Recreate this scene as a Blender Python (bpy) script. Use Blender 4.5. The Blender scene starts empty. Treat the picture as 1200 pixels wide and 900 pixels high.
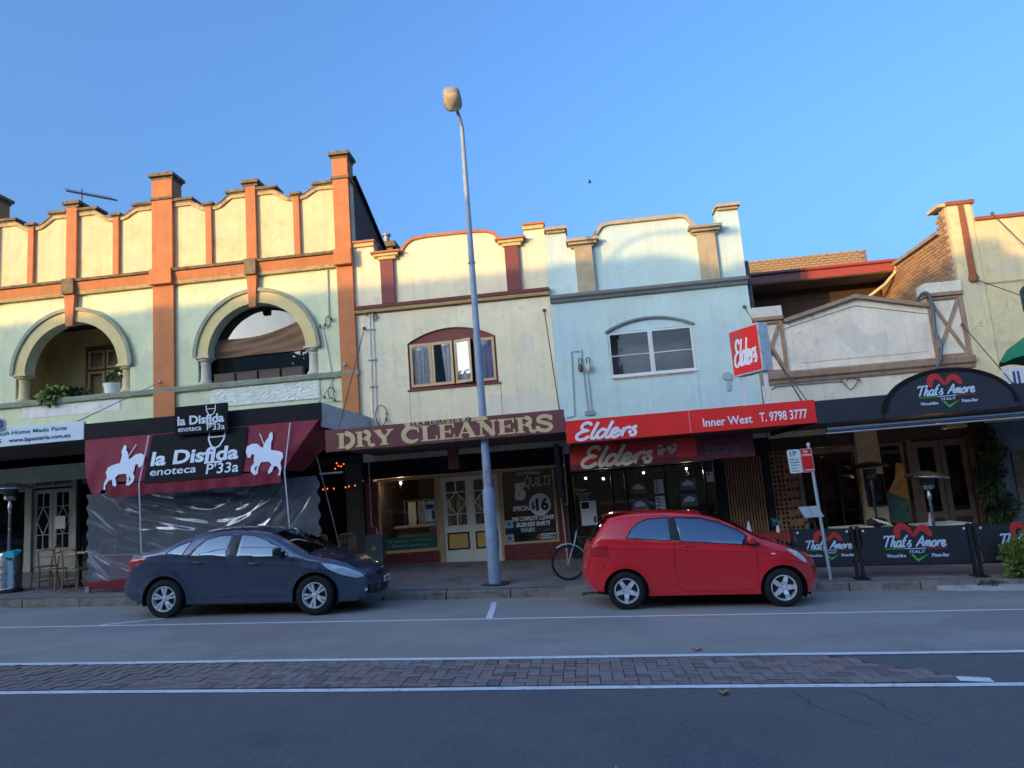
import bpy, bmesh, math, random
from mathutils import Vector, Matrix
from mathutils.geometry import delaunay_2d_cdt
random.seed(7)
S = bpy.context.scene
COL = S.collection
R = math.radians

# ------------------------------------------------------------------ camera
cam_d = bpy.data.cameras.new('camera'); cam = bpy.data.objects.new('camera', cam_d); COL.objects.link(cam)
cam_d.sensor_width = 36.0; cam_d.lens = 36.0 * 850 / 1200; cam_d.clip_start = 0.05; cam_d.clip_end = 2000
_r = Vector((0.99230469, 0.09611281, -0.07806237)); _f = Vector((-0.0837894, 0.98540759, 0.14815945)); _u = _r.cross(_f)
cam.matrix_world = Matrix(((_r.x, _u.x, -_f.x, 0), (_r.y, _u.y, -_f.y, 0), (_r.z, _u.z, -_f.z, 1.95), (0, 0, 0, 1)))
S.camera = cam

# ------------------------------------------------------------------ light
SUN_AZ, SUN_EL = 40.0, 8.0            # the light travels towards +X +Y, low evening sun behind the camera on the left
w = bpy.data.worlds.new('World'); S.world = w; w.use_nodes = True
nt = w.node_tree; bg = nt.nodes['Background']
sky = nt.nodes.new('ShaderNodeTexSky'); sky.sky_type = 'NISHITA'; sky.sun_disc = False
sky.sun_elevation = R(SUN_EL); sky.sun_rotation = R(180 + SUN_AZ)
sky.air_density = 1.0; sky.dust_density = 10.0; sky.ozone_density = 4.7; sky.altitude = 50
nt.links.new(sky.outputs[0], bg.inputs['Color']); bg.inputs['Strength'].default_value = 0.15
sun_d = bpy.data.lights.new('sun', 'SUN'); sun = bpy.data.objects.new('sun', sun_d); COL.objects.link(sun)
sun_d.energy = 2.0; sun_d.angle = R(0.53); sun_d.color = (0.42, 0.235, 0.055)
_sd = Vector((math.sin(R(SUN_AZ)) * math.cos(R(SUN_EL)), math.cos(R(SUN_AZ)) * math.cos(R(SUN_EL)), -math.sin(R(SUN_EL))))
sun.rotation_euler = _sd.to_track_quat('-Z', 'Y').to_euler(); sun.location = (-30, -30, 30)
S.view_settings.view_transform = 'Standard'; S.view_settings.look = 'None'
S.view_settings.exposure = 2.33; S.view_settings.gamma = 1.0

# ------------------------------------------------------------------ ground heights
GS = -0.0448                       # the street falls gently towards +X
KERB = 13.88
def road_z(x, y):
    return GS * x + 0.02 - 0.0135 * max(0.0, abs(y - 8.0) - 0.6)
def path_z(x, y):
    return GS * x + 0.10 + 0.0375 * (y - 14.0)
def gz(x, y): return path_z(x, y) if y > KERB else road_z(x, y)

# ------------------------------------------------------------------ materials
def _n(t, k, **kw):
    n = t.nodes.new(k)
    for a, b in kw.items(): setattr(n, a, b)
    return n
MATS = {}
def mat(name, col, rough=0.75, metal=0.0, vary=0.12, scale=2.5, bump=0.15, bscale=60.0, streak=0.0, stain=None, stain_amt=0.0, stain_scale=1.3,
        coat=0.0, spec=0.5, speck=0.0, speck_col=(0.5, 0.5, 0.5), speck_scale=220.0, emit=None, estr=0.0, crack=0.0, patch=None, patch_amt=0.0, patch_scale=0.7):
    m = bpy.data.materials.new(name); m.use_nodes = True; t = m.node_tree; L = t.links.new
    p = t.nodes['Principled BSDF']; p.inputs['Roughness'].default_value = rough; p.inputs['Metallic'].default_value = metal
    p.inputs['Specular IOR Level'].default_value = spec
    if coat: p.inputs['Coat Weight'].default_value = coat; p.inputs['Coat Roughness'].default_value = 0.03
    tc = _n(t, 'ShaderNodeTexCoord'); co = tc.outputs['Object']
    def mix(a, b, fac, mode='MIX'):
        x = _n(t, 'ShaderNodeMix', data_type='RGBA', blend_type=mode)
        for i, v in ((0, fac), (6, a), (7, b)):
            if hasattr(v, 'links'): L(v, x.inputs[i])
            elif i == 0: x.inputs[0].default_value = v
            else: x.inputs[i].default_value = (*v, 1) if len(v) == 3 else v
        return x.outputs[2]
    def noise(s, det=4.0, vec=co, rgh=0.6):
        n = _n(t, 'ShaderNodeTexNoise'); n.inputs['Scale'].default_value = s; n.inputs['Detail'].default_value = det
        n.inputs['Roughness'].default_value = rgh; L(vec, n.inputs['Vector']); return n.outputs['Fac']
    def rmp(v, a, b, c=0.0, d=1.0):
        r = _n(t, 'ShaderNodeMapRange'); L(v, r.inputs[0]); r.inputs[1].default_value = a; r.inputs[2].default_value = b
        r.inputs[3].default_value = c; r.inputs[4].default_value = d; return r.outputs[0]
    out = None
    base = (*col, 1)
    if vary:
        lo = tuple(c * (1 - vary) for c in col); hi = tuple(min(1, c * (1 + vary)) for c in col)
        out = mix(lo, hi, rmp(noise(scale), 0.3, 0.7))
    else: out = mix(col, col, 0.0)
    if stain:
        out = mix(out, stain, rmp(noise(stain_scale, 8.0, rgh=0.75), 0.52, 0.66, 0.0, stain_amt))
    if patch:                                     # repairs and old paint areas with their own outline
        out = mix(out, patch, rmp(noise(patch_scale, 3.0, rgh=0.5), 0.56, 0.575, 0.0, patch_amt))
    if crack:
        vo = _n(t, 'ShaderNodeTexVoronoi', feature='DISTANCE_TO_EDGE'); vo.inputs['Scale'].default_value = 0.9
        nz_ = _n(t, 'ShaderNodeTexNoise'); nz_.inputs['Scale'].default_value = 3.0; nz_.inputs['Detail'].default_value = 6.0; L(co, nz_.inputs['Vector'])
        va = _n(t, 'ShaderNodeVectorMath', operation='MULTIPLY_ADD'); L(nz_.outputs['Color'], va.inputs[0]); va.inputs[1].default_value = (.5, .5, .5); L(co, va.inputs[2]); L(va.outputs[0], vo.inputs['Vector'])
        e_ = rmp(vo.outputs['Distance'], 0.0, 0.006, 1.0, 0.0); k_ = rmp(noise(0.8), 0.52, 0.6, 0.0, crack)
        mm_ = _n(t, 'ShaderNodeMath', operation='MULTIPLY'); L(e_, mm_.inputs[0]); L(k_, mm_.inputs[1])
        out = mix(out, tuple(c * 0.35 for c in col), mm_.outputs[0])
    if streak:
        mp = _n(t, 'ShaderNodeMapping'); mp.inputs['Scale'].default_value = (5.5, 5.5, 0.35); L(co, mp.inputs[0])
        out = mix(out, tuple(c * 0.45 for c in col), rmp(noise(1.0, 7.0, mp.outputs[0], 0.7), 0.5, 0.78, 0.0, streak))
    if speck:
        out = mix(out, speck_col, rmp(noise(speck_scale, 2.0), 0.55, 0.75, 0.0, speck))
    L(out, p.inputs['Base Color'])
    if bump:
        b = _n(t, 'ShaderNodeBump'); b.inputs['Strength'].default_value = bump; b.inputs['Distance'].default_value = 0.01
        L(noise(bscale, 5.0), b.inputs['Height']); L(b.outputs[0], p.inputs['Normal'])
    if rough > 0.15:
        L(rmp(noise(scale * 2.3), 0.3, 0.7, max(0.02, rough - 0.08), min(1, rough + 0.08)), p.inputs['Roughness'])
    if emit:
        p.inputs['Emission Color'].default_value = (*emit, 1); p.inputs['Emission Strength'].default_value = estr
    MATS[name] = m; return m
def glass_mat(name, tint=(0.25, 0.28, 0.3), ior=1.5, rough=0.01, refl=(1, 1, 1), boost=0.0, wav=0.0):
    m = bpy.data.materials.new(name); m.use_nodes = True; t = m.node_tree; L = t.links.new; t.nodes.clear()
    o = _n(t, 'ShaderNodeOutputMaterial'); mx = _n(t, 'ShaderNodeMixShader'); tr = _n(t, 'ShaderNodeBsdfTransparent')
    gl = _n(t, 'ShaderNodeBsdfGlossy'); fr = _n(t, 'ShaderNodeFresnel'); fr.inputs[0].default_value = ior
    ad = _n(t, 'ShaderNodeMath', operation='ADD', use_clamp=True); ad.inputs[1].default_value = boost
    tr.inputs[0].default_value = (*tint, 1); gl.inputs[0].default_value = (*refl, 1); gl.inputs['Roughness'].default_value = rough
    L(fr.outputs[0], ad.inputs[0]); L(ad.outputs[0], mx.inputs[0]); L(tr.outputs[0], mx.inputs[1]); L(gl.outputs[0], mx.inputs[2]); L(mx.outputs[0], o.inputs[0])
    if wav:
        tc = _n(t, 'ShaderNodeTexCoord'); n = _n(t, 'ShaderNodeTexNoise'); n.inputs['Scale'].default_value = 2.0; n.inputs['Detail'].default_value = 3
        b = _n(t, 'ShaderNodeBump'); b.inputs['Strength'].default_value = wav; b.inputs['Distance'].default_value = 0.02
        L(tc.outputs['Object'], n.inputs['Vector']); L(n.outputs['Fac'], b.inputs['Height']); L(b.outputs[0], gl.inputs['Normal'])
    MATS[name] = m; return m

# ------------------------------------------------------------------ mesh helpers
def in_poly(x, y, P):
    c = False; j = len(P) - 1
    for i in range(len(P)):
        xi, yi = P[i]; xj, yj = P[j]
        if (yi > y) != (yj > y) and x < (xj - xi) * (y - yi) / (yj - yi) + xi: c = not c
        j = i
    return c
def area2(P): return sum(P[i - 1][0] * P[i][1] - P[i][0] * P[i - 1][1] for i in range(len(P)))
def arc(cx, cz, r, a0, a1, n, rz=None):
    rz = rz or r
    return [(cx + r * math.cos(R(a0 + (a1 - a0) * i / n)), cz + rz * math.sin(R(a0 + (a1 - a0) * i / n))) for i in range(n + 1)]
def smooth_path(pts, n=6, closed=False):
    P = [Vector(p) for p in pts]; out = []; m = len(P)
    for i in range(m if closed else m - 1):
        p0 = P[i - 1] if (i > 0 or closed) else P[i]; p1 = P[i]; p2 = P[(i + 1) % m]; p3 = P[(i + 2) % m] if (i + 2 < m or closed) else p2
        for k in range(n):
            t = k / n
            out.append(0.5 * ((2 * p1) + (-p0 + p2) * t + (2 * p0 - 5 * p1 + 4 * p2 - p3) * t * t + (-p0 + 3 * p1 - 3 * p2 + p3) * t ** 3))
    if not closed: out.append(P[-1])
    return [tuple(v) for v in out]

class MB:
    def __init__(s): s.v = []; s.f = []; s.m = []; s.cur = 0
    def add(s, vs, fs):
        b = len(s.v); s.v += [tuple(v) for v in vs]; s.f += [tuple(b + i for i in f) for f in fs]; s.m += [s.cur] * len(fs); return s
    def box(s, x0, x1, y0, y1, z0, z1):
        return s.add([(x0, y0, z0), (x1, y0, z0), (x1, y1, z0), (x0, y1, z0), (x0, y0, z1), (x1, y0, z1), (x1, y1, z1), (x0, y1, z1)],
                     [(0, 3, 2, 1), (4, 5, 6, 7), (0, 1, 5, 4), (1, 2, 6, 5), (2, 3, 7, 6), (3, 0, 4, 7)])
    def obox(s, c, ax, ay, az):                   # oriented box from centre and three half axes
        c, ax, ay, az = Vector(c), Vector(ax), Vector(ay), Vector(az)
        vs = [c + i * ax + j * ay + k * az for k in (-1, 1) for j in (-1, 1) for i in (-1, 1)]
        return s.add(vs, [(0, 2, 3, 1), (4, 5, 7, 6), (0, 1, 5, 4), (1, 3, 7, 5), (3, 2, 6, 7), (2, 0, 4, 6)])
    def beam(s, a, b, w, h, up=(0, 0, 1)):
        a, b = Vector(a), Vector(b); d = (b - a); l = d.length / 2; d.normalize(); sd = d.cross(Vector(up))
        if sd.length < 1e-4: sd = d.cross(Vector((0, 1, 0)))
        sd.normalize(); u = sd.cross(d)
        return s.obox((a + b) / 2, d * l, sd * w / 2, u * h / 2)
    def slab(s, outer, holes, y0, y1):            # XZ outline with holes, from y0 (front) to y1 (back)
        loops = [list(outer)] + [list(h) for h in holes]
        vs, ed = [], []
        for lp in loops:
            b = len(vs); vs += [Vector(p) for p in lp]; ed += [(b + i, b + (i + 1) % len(lp)) for i in range(len(lp))]
        V2, _, F2, *_ = delaunay_2d_cdt(vs, ed, [], 0, 1e-6)
        fs = []
        for f in F2:
            cx = sum(V2[i].x for i in f) / len(f); cz = sum(V2[i].y for i in f) / len(f)
            if in_poly(cx, cz, loops[0]) and not any(in_poly(cx, cz, h) for h in loops[1:]): fs.append(tuple(f))
        s.add([(p.x, y0, p.y) for p in V2], fs)
        if y1 is not None:
            s.add([(p.x, y1, p.y) for p in V2], [tuple(reversed(f)) for f in fs])
            for k, lp in enumerate(loops):
                ccw = area2(lp) > 0
                n = len(lp); q = [(p[0], y0, p[1]) for p in lp] + [(p[0], y1, p[1]) for p in lp]
                for i in range(n):
                    j = (i + 1) % n; f = (i, i + n, j + n, j)
                    s.add([q[t] for t in f], [(0, 1, 2, 3) if (ccw == (k == 0)) else (3, 2, 1, 0)])
        return s
    def mould(s, prof, x0, x1):                   # closed profile of (y, z) swept along X
        n = len(prof); vs = [(x0, y, z) for y, z in prof] + [(x1, y, z) for y, z in prof]
        fs = [(i, (i + 1) % n, (i + 1) % n + n, i + n) for i in range(n)] + [tuple(range(n - 1, -1, -1)), tuple(range(n, 2 * n))]
        return s.add(vs, fs)
    def ribbon(s, pts, a, b, y0, y1, wid=None, closed=False, dy=0.0):   # XZ polyline, offsets a..b along its left normal, depth y0..y1
        P = [Vector((p[0], p[1])) for p in pts]; n = len(P); L_, R_ = [], []
        for i in range(n):
            if closed: d0 = P[i] - P[i - 1]; d1 = P[(i + 1) % n] - P[i]
            else: d0 = P[i] - P[max(0, i - 1)]; d1 = P[min(n - 1, i + 1)] - P[i]
            if d0.length < 1e-9: d0 = d1
            if d1.length < 1e-9: d1 = d0
            d0 = d0.normalized(); d1 = d1.normalized(); t = (d0 + d1)
            if t.length < 1e-6: t = d1
            t.normalize(); nn = Vector((-t.y, t.x)); c = max(0.5, nn.dot(Vector((-d1.y, d1.x)))); nn = nn / c
            k = wid[i] if wid else 1.0
            L_.append(P[i] + nn * a * k); R_.append(P[i] + nn * b * k)
        vs = []
        for i in range(n):
            vs += [(L_[i].x, y0 - dy * i, L_[i].y), (R_[i].x, y0 - dy * i, R_[i].y), (R_[i].x, y1, R_[i].y), (L_[i].x, y1, L_[i].y)]
        fs = []
        for i in range(n if closed else n - 1):
            o = 4 * i; q = 4 * ((i + 1) % n)
            for k in range(4): fs.append((o + k, o + (k + 1) % 4, q + (k + 1) % 4, q + k))
        if not closed: fs += [(3, 2, 1, 0), tuple(4 * (n - 1) + k for k in range(4))]
        return s.add(vs, fs)
    def tube(s, pts, r, seg=8, cap=True, radii=None):
        P = [Vector(p) for p in pts]; n = len(P); vs = []; prev = None
        for i in range(n):
            d = (P[min(n - 1, i + 1)] - P[max(0, i - 1)]).normalized()
            if prev is None:
                u = d.cross(Vector((0, 0, 1)))
                if u.length < 1e-3: u = d.cross(Vector((0, 1, 0)))
            else: u = prev - d * prev.dot(d)
            u.normalize(); prev = u; v = d.cross(u); rr = radii[i] if radii else r
            for k in range(seg):
                a = 2 * math.pi * k / seg; vs.append(P[i] + (u * math.cos(a) + v * math.sin(a)) * rr)
        fs = [(i * seg + k, i * seg + (k + 1) % seg, (i + 1) * seg + (k + 1) % seg, (i + 1) * seg + k) for i in range(n - 1) for k in range(seg)]
        if cap: fs += [tuple(range(seg - 1, -1, -1)), tuple((n - 1) * seg + k for k in range(seg))]
        return s.add(vs, fs)
    def lathe(s, prof, c=(0, 0, 0), seg=20, axis='z'):
        vs = []; n = len(prof)
        for r, h in prof:
            for k in range(seg):
                a = 2 * math.pi * k / seg; x, y = r * math.cos(a), r * math.sin(a)
                vs.append((c[0] + x, c[1] + y, c[2] + h) if axis == 'z' else (c[0] + x, c[1] + h, c[2] + y))
        fs = [(i * seg + k, i * seg + (k + 1) % seg, (i + 1) * seg + (k + 1) % seg, (i + 1) * seg + k) for i in range(n - 1) for k in range(seg)]
        return s.add(vs, fs)
    def ball(s, c, r, sx=1, sy=1, sz=1, seg=10, rings=7):
        vs = []; fs = []
        for i in range(rings + 1):
            a = math.pi * i / rings
            for k in range(seg):
                b = 2 * math.pi * k / seg
                vs.append((c[0] + r * sx * math.sin(a) * math.cos(b), c[1] + r * sy * math.sin(a) * math.sin(b), c[2] + r * sz * math.cos(a)))
        for i in range(rings):
            for k in range(seg): fs.append((i * seg + k, (i + 1) * seg + k, (i + 1) * seg + (k + 1) % seg, i * seg + (k + 1) % seg))
        return s.add(vs, fs)
    def build(s, name, m, parent=None, smooth=False, bevel=0.0, fn=None, mats=None):
        me = bpy.data.meshes.new(name); off = Vector((0, 0, 0)); q = parent
        while q is not None: off += Vector(q.location); q = q.parent
        vs = [fn(v) for v in s.v] if fn else s.v
        me.from_pydata([(v[0] - off.x, v[1] - off.y, v[2] - off.z) for v in vs], [], s.f)
        for mm in (mats or [m]): me.materials.append(mm)
        if mats: me.polygons.foreach_set('material_index', s.m)
        bm = bmesh.new(); bm.from_mesh(me); bmesh.ops.remove_doubles(bm, verts=bm.verts, dist=1e-5)
        bmesh.ops.recalc_face_normals(bm, faces=bm.faces)
        if bevel:
            es = [e for e in bm.edges if len(e.link_faces) == 2 and e.calc_face_angle(0) > 0.5]
            try: bmesh.ops.bevel(bm, geom=es, offset=bevel, segments=2, profile=0.6, affect='EDGES', clamp_overlap=True)
            except Exception: pass
        bm.to_mesh(me); bm.free()
        if smooth:
            me.polygons.foreach_set('use_smooth', [True] * len(me.polygons))
            if smooth != 'all':
                try: me.set_sharp_from_angle(angle=R(38))
                except Exception: pass
        o = bpy.data.objects.new(name, me); COL.objects.link(o)
        if parent is not None: o.parent = parent
        return o

def tag(o, label=None, cat=None, group=None, kind=None):
    if label: o['label'] = label
    if cat: o['category'] = cat
    if group: o['group'] = group
    if kind: o['kind'] = kind
    return o
def thing(name, label, cat, loc=(0, 0, 0), group=None):
    o = bpy.data.objects.new(name, None); COL.objects.link(o); o.location = loc; o.empty_display_size = 0.2
    return tag(o, label, cat, group)
def copy_tree(o, parent=None):
    c = o.copy(); COL.objects.link(c); c.parent = parent
    for ch in list(o.children): copy_tree(ch, c)
    return c
def struct(name, mb, m, **k): return tag(mb.build(name, m, **k), kind='structure')

# ------------------------------------------------------------------ lettering
def point(x, y, z, e, col):
    l = bpy.data.lights.new('lamp_or_fill_light', 'POINT'); l.energy = e; l.color = col; l.shadow_soft_size = .06
    o = bpy.data.objects.new('lamp_or_fill_light', l); COL.objects.link(o); o.location = (x, y, z); return o
def txt(s, x0, x1, z0, z1, y, m, parent, bold=0.0, shear=0.0, depth=0.004, name='lettering', fn=None):
    c = bpy.data.curves.new('t', 'FONT'); c.body = s; c.size = 1; c.shear = shear; c.offset = bold; c.extrude = 0.01; c.resolution_u = 3
    o = bpy.data.objects.new('t', c); COL.objects.link(o)
    dg = bpy.context.evaluated_depsgraph_get(); me = bpy.data.meshes.new_from_object(o.evaluated_get(dg))
    bpy.data.objects.remove(o); bpy.data.curves.remove(c)
    X = [v.co.x for v in me.vertices]; Y = [v.co.y for v in me.vertices]
    ax, bx, ay, by = min(X), max(X), min(Y), max(Y); b = MB()
    b.v = [(x0 + (v.co.x - ax) / (bx - ax) * (x1 - x0), y - depth if v.co.z > 0 else y + 0.001, z0 + (v.co.y - ay) / (by - ay) * (z1 - z0)) for v in me.vertices]
    b.f = [tuple(p.vertices) for p in me.polygons]; b.m = [0] * len(b.f); bpy.data.meshes.remove(me)
    return b.build(name, m, parent, fn=fn)
# script hand: strokes on a unit x-height of 1, ascender 1.9
SCR = {
 'E': ([[(1.15,1.55),(1.0,1.85),(0.6,1.85),(0.4,1.5),(0.5,1.15),(0.85,1.0),(0.45,0.9),(0.1,0.55),(0.15,0.1),(0.6,-0.02),(1.05,0.3)]], 1.05),
 'l': ([[(0.62,1.9),(0.42,1.2),(0.22,0.45),(0.22,0.08),(0.42,0.03),(0.6,0.3)]], 0.55),
 'd': ([[(0.75,0.85),(0.45,1.0),(0.12,0.6),(0.15,0.08),(0.42,0.05),(0.70,0.4),(0.80,0.8)],[(1.2,1.9),(0.98,1.1),(0.78,0.4),(0.80,0.08),(1.0,0.03),(1.15,0.3)]], 1.1),
 'e': ([[(0,0.35),(0.4,0.5),(0.6,0.8),(0.42,1.02),(0.15,0.7),(0.15,0.15),(0.42,-0.02),(0.8,0.3)]], 0.75),
 'r': ([[(0.02,0.45),(0.2,0.75)],[(0.32,1.0),(0.26,0.5),(0.18,0.0)],[(0.22,0.4),(0.45,0.9),(0.75,0.95),(0.8,0.8)]], 0.7),
 's': ([[(0.0,0.3),(0.2,0.6)],[(0.62,0.95),(0.4,1.0),(0.34,0.75),(0.55,0.4),(0.45,0.05),(0.1,0.08)]], 0.65),
 'T': ([[(0.0,1.5),(0.25,1.8),(0.8,1.75),(1.4,1.85)],[(0.78,1.78),(0.55,0.9),(0.3,0.0)]], 1.0),
 'h': ([[(0.55,1.9),(0.3,0.9),(0.08,0.0)],[(0.2,0.4),(0.5,0.95),(0.68,0.8),(0.55,0.1),(0.7,0.0),(0.9,0.3)]], 0.85),
 'a': ([[(0.75,0.85),(0.45,1.0),(0.12,0.6),(0.15,0.08),(0.42,0.05),(0.7,0.5)],[(0.8,0.98),(0.62,0.1),(0.8,0.02),(0.98,0.3)]], 0.9),
 't': ([[(0.45,1.6),(0.2,0.4),(0.25,0.02),(0.5,0.1)],[(0.05,1.05),(0.65,1.1)]], 0.5),
 "'": ([[(0.25,1.95),(0.12,1.55)]], 0.25),
 'A': ([[(0.0,0.0),(0.45,0.9),(0.95,1.85)],[(0.93,1.85),(0.98,0.9),(0.98,0.0)],[(0.25,0.62),(1.1,0.68)]], 1.15),
 'm': ([[(0.25,1.0),(0.17,0.5),(0.08,0.0)],[(0.15,0.4),(0.45,0.98),(0.55,0.8),(0.42,0.0)],[(0.47,0.4),(0.78,0.98),(0.9,0.8),(0.78,0.1),(0.95,0.05),(1.05,0.3)]], 1.05),
 'o': ([[(0.5,0.98),(0.15,0.6),(0.2,0.05),(0.5,0.02),(0.72,0.5),(0.5,0.98),(0.8,0.85)]], 0.75),
 ' ': ([], 0.6)}
def script(s, x0, x1, z0, z1, y, m, parent, wt=0.17, depth=0.004, shear=0.15, fn=None, name='lettering'):
    b = MB(); pen = 0.0; ps = []
    for ch in s:
        st, adv = SCR[ch]
        for l in st: ps.append([(pen + px + shear * pz, pz) for px, pz in l])
        pen += adv
    X = [p[0] for l in ps for p in l]; Z = [p[1] for l in ps for p in l]
    sx = (x1 - x0) / (max(X) - min(X)); sz = (z1 - z0) / (max(Z) - min(Z))
    k = 0
    for l in ps:
        q = smooth_path([(x0 + (px - min(X)) * sx, z0 + (pz - min(Z)) * sz) for px, pz in l], 5) if len(l) > 2 else [(x0 + (px - min(X)) * sx, z0 + (pz - min(Z)) * sz) for px, pz in l]
        k += 1; h = wt * sz / 2
        b.ribbon(q, -h, h, y - depth - 0.0022 * (k % 4), y + 0.001, dy=6e-5)
    return b.build(name, m, parent, fn=fn)
# slab-serif capitals, unit height, strokes of (points, widths)
T_, t_ = 0.24, 0.09
def _bar(x0, x1, z, w=t_): return ([(x0, z), (x1, z)], w)
def _stem(x, w=T_): return ([(x, 0), (x, 1)], w)
SER = {
 'D': ([_stem(.22), _bar(0, .5, .955), _bar(0, .5, .045), (arc(.42, .5, .4, 90, -90, 14, .455), T_)], .95),
 'R': ([_stem(.22), _bar(0, .5, .955), _bar(0, .44, .045), _bar(.2, .5, .5), (arc(.48, .73, .24, 90, -90, 10, .225), T_ * .85), ([(.5, .5), (.68, .38), (.72, .12), (.86, .03), (.97, .12)], .16)], .98),
 'Y': ([([(.14, .96), (.48, .45)], T_), ([(.86, .96), (.52, .45)], .12), ([(.5, 0), (.5, .5)], T_), _bar(-.02, .38, .955), _bar(.62, 1.0, .955), _bar(.28, .72, .045)], 1.0),
 'C': ([(arc(.52, .5, .41, 42, 318, 24, .455), 'C'), ([(.86, .62), (.86, .98)], t_)], .98),
 'L': ([_stem(.22), _bar(0, .44, .955), _bar(0, .8, .045), ([(.79, 0), (.79, .32)], t_)], .88),
 'E': ([_stem(.22), _bar(0, .8, .955), _bar(0, .82, .045), _bar(.2, .6, .5), ([(.79, 1), (.79, .72)], t_), ([(.81, 0), (.81, .3)], t_), ([(.6, .36), (.6, .64)], t_)], .92),
 'A': ([([(.14, .04), (.5, 1)], .1), ([(.48, 1), (.84, .04)], T_), _bar(.25, .72, .33), _bar(-.02, .32, .045), _bar(.62, 1.04, .045)], 1.06),
 'N': ([([(.2, 0), (.2, 1)], .1), ([(.82, 0), (.82, 1)], .1), ([(.2, .96), (.82, .04)], T_), _bar(0, .36, .955), _bar(.04, .36, .045), _bar(.66, .98, .955)], 1.03),
 'S': ([([(.76, .72), (.68, .9), (.42, .96), (.18, .86), (.16, .66), (.4, .54), (.66, .42), (.76, .24), (.6, .06), (.34, .04), (.14, .16), (.08, .32)], .19), ([(.8, .66), (.8, .98)], t_), ([(.05, .04), (.05, .36)], t_)], .9),
 'H': ([_stem(.22), _stem(.78), _bar(.2, .8, .5), _bar(0, .42, .955), _bar(0, .42, .045), _bar(.58, 1.0, .955), _bar(.58, 1.0, .045)], 1.05),
 'B': ([_stem(.22), _bar(0, .48, .955), _bar(0, .5, .045), _bar(.2, .5, .52), (arc(.46, .74, .22, 90, -90, 10, .215), T_ * .8), (arc(.5, .28, .25, 90, -90, 10, .235), T_ * .85)], .92),
 'F': ([_stem(.22), _bar(0, .8, .955), _bar(0, .42, .045), _bar(.2, .58, .5), ([(.79, 1), (.79, .7)], t_), ([(.58, .36), (.58, .64)], t_)], .88),
 'I': ([_stem(.22), _bar(0, .44, .955), _bar(0, .44, .045)], .52), ' ': ([], .4)}
def serif(s, x0, x1, z0, z1, y, m, parent, depth=0.004, name='letter', outline=None, fn=None):
    tot = sum(SER[c][1] for c in s) - 0.04; k = (x1 - x0) / tot; h = z1 - z0; pen = 0.0
    for ch in s:
        st, adv = SER[ch]
        if st:
            b = MB(); i = 0
            for pts, wd in st:
                wl = None
                if wd == 'C': n = len(pts); wl = [0.35 + 0.65 * math.sin(math.pi * j / (n - 1)) ** 1.0 for j in range(n)]; wd = T_ * 1.1
                q = [(x0 + (pen + px) * k, z0 + pz * h) for px, pz in pts]
                if len(q) > 3 and wl is None and len(q) < 13 and ch in 'SR': q = smooth_path(q, 4)
                i += 1; ww = wd * k / 2 if abs(pts[0][0] - pts[-1][0]) < abs(pts[0][1] - pts[-1][1]) or len(pts) > 2 else wd * h / 2
                b.ribbon(q, -ww, ww, y - depth - 0.0004 * i, y + 0.001, wid=wl, dy=1e-5)
            b.build(name, m, parent, fn=fn)
        pen += adv
# ------------------------------------------------------------------ palette
asphalt = mat('asphalt', (0.150, 0.140, 0.132), 0.85, vary=0.2, scale=0.6, bump=1.0, bscale=75, speck=1.0, speck_col=(0.36, 0.36, 0.37), speck_scale=105, stain=(0.075, 0.075, 0.08), stain_amt=0.7, stain_scale=0.6, crack=.35, patch=(0.11, 0.11, 0.118), patch_amt=.6, patch_scale=.25)
asphalt2 = mat('asphalt_path', (0.26, 0.225, 0.21), 0.9, vary=0.2, scale=1.2, bump=0.4, bscale=120, stain=(0.09, 0.07, 0.06), stain_amt=0.6)
paint_w = mat('road_paint', (0.88, 0.88, 0.86), 0.7, vary=0.08, scale=6, bump=0.3, stain=(0.13, 0.13, 0.14), stain_amt=0.6, stain_scale=12)
kerb_m = mat('kerb_concrete', (0.26, 0.23, 0.19), 0.9, vary=0.3, scale=5, bump=0.9, bscale=40, stain=(0.06, 0.052, 0.045), stain_amt=0.7, stain_scale=4)
conc = mat('concrete', (0.33, 0.32, 0.29), 0.9, vary=0.2, scale=4, bump=0.5, stain=(0.12, 0.11, 0.1), stain_amt=0.5)
pav_a = mat('paver_red', (0.32, 0.215, 0.19), 0.85, vary=0.2, scale=8, bump=0.5)
pav_b = mat('paver_brown', (0.26, 0.20, 0.18), 0.85, vary=0.2, scale=8, bump=0.5)
pav_c = mat('paver_grey', (0.29, 0.235, 0.215), 0.85, vary=0.2, scale=8, bump=0.5)
pav_d = mat('paver_dark', (0.20, 0.15, 0.14), 0.85, vary=0.3, scale=8, bump=0.5)
dirt = mat('joint_sand', (0.08, 0.068, 0.06), 0.95)

# ------------------------------------------------------------------ ground
def sheet(name, x0, x1, ys, zf, m, dz=0.0, nx=1):
    b = MB(); xs = [x0 + (x1 - x0) * i / nx for i in range(nx + 1)]
    vs = [(x, y, zf(x, y) + dz) for y in ys for x in xs]; k = nx + 1
    b.add(vs, [(j * k + i, j * k + i + 1, (j + 1) * k + i + 1, (j + 1) * k + i) for j in range(len(ys) - 1) for i in range(nx)])
    return tag(b.build(name, m), kind='structure')
sheet('ground', -600, 600, [-600, 600], lambda x, y: GS * x - 0.35, dirt)
road = sheet('road', -150, 150, [2.0, 7.4, 8.6, KERB + 0.02], road_z, asphalt)
asphalt3 = mat('asphalt_light', (0.38, 0.35, 0.31), 0.85, vary=0.14, scale=0.5, bump=0.8, bscale=110, speck=0.8, speck_col=(0.13, 0.13, 0.135), speck_scale=70, stain=(0.24, 0.225, 0.20), stain_amt=0.7, stain_scale=0.35, crack=.3, patch=(.34, .28, .25), patch_amt=.7, patch_scale=.22)
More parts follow.
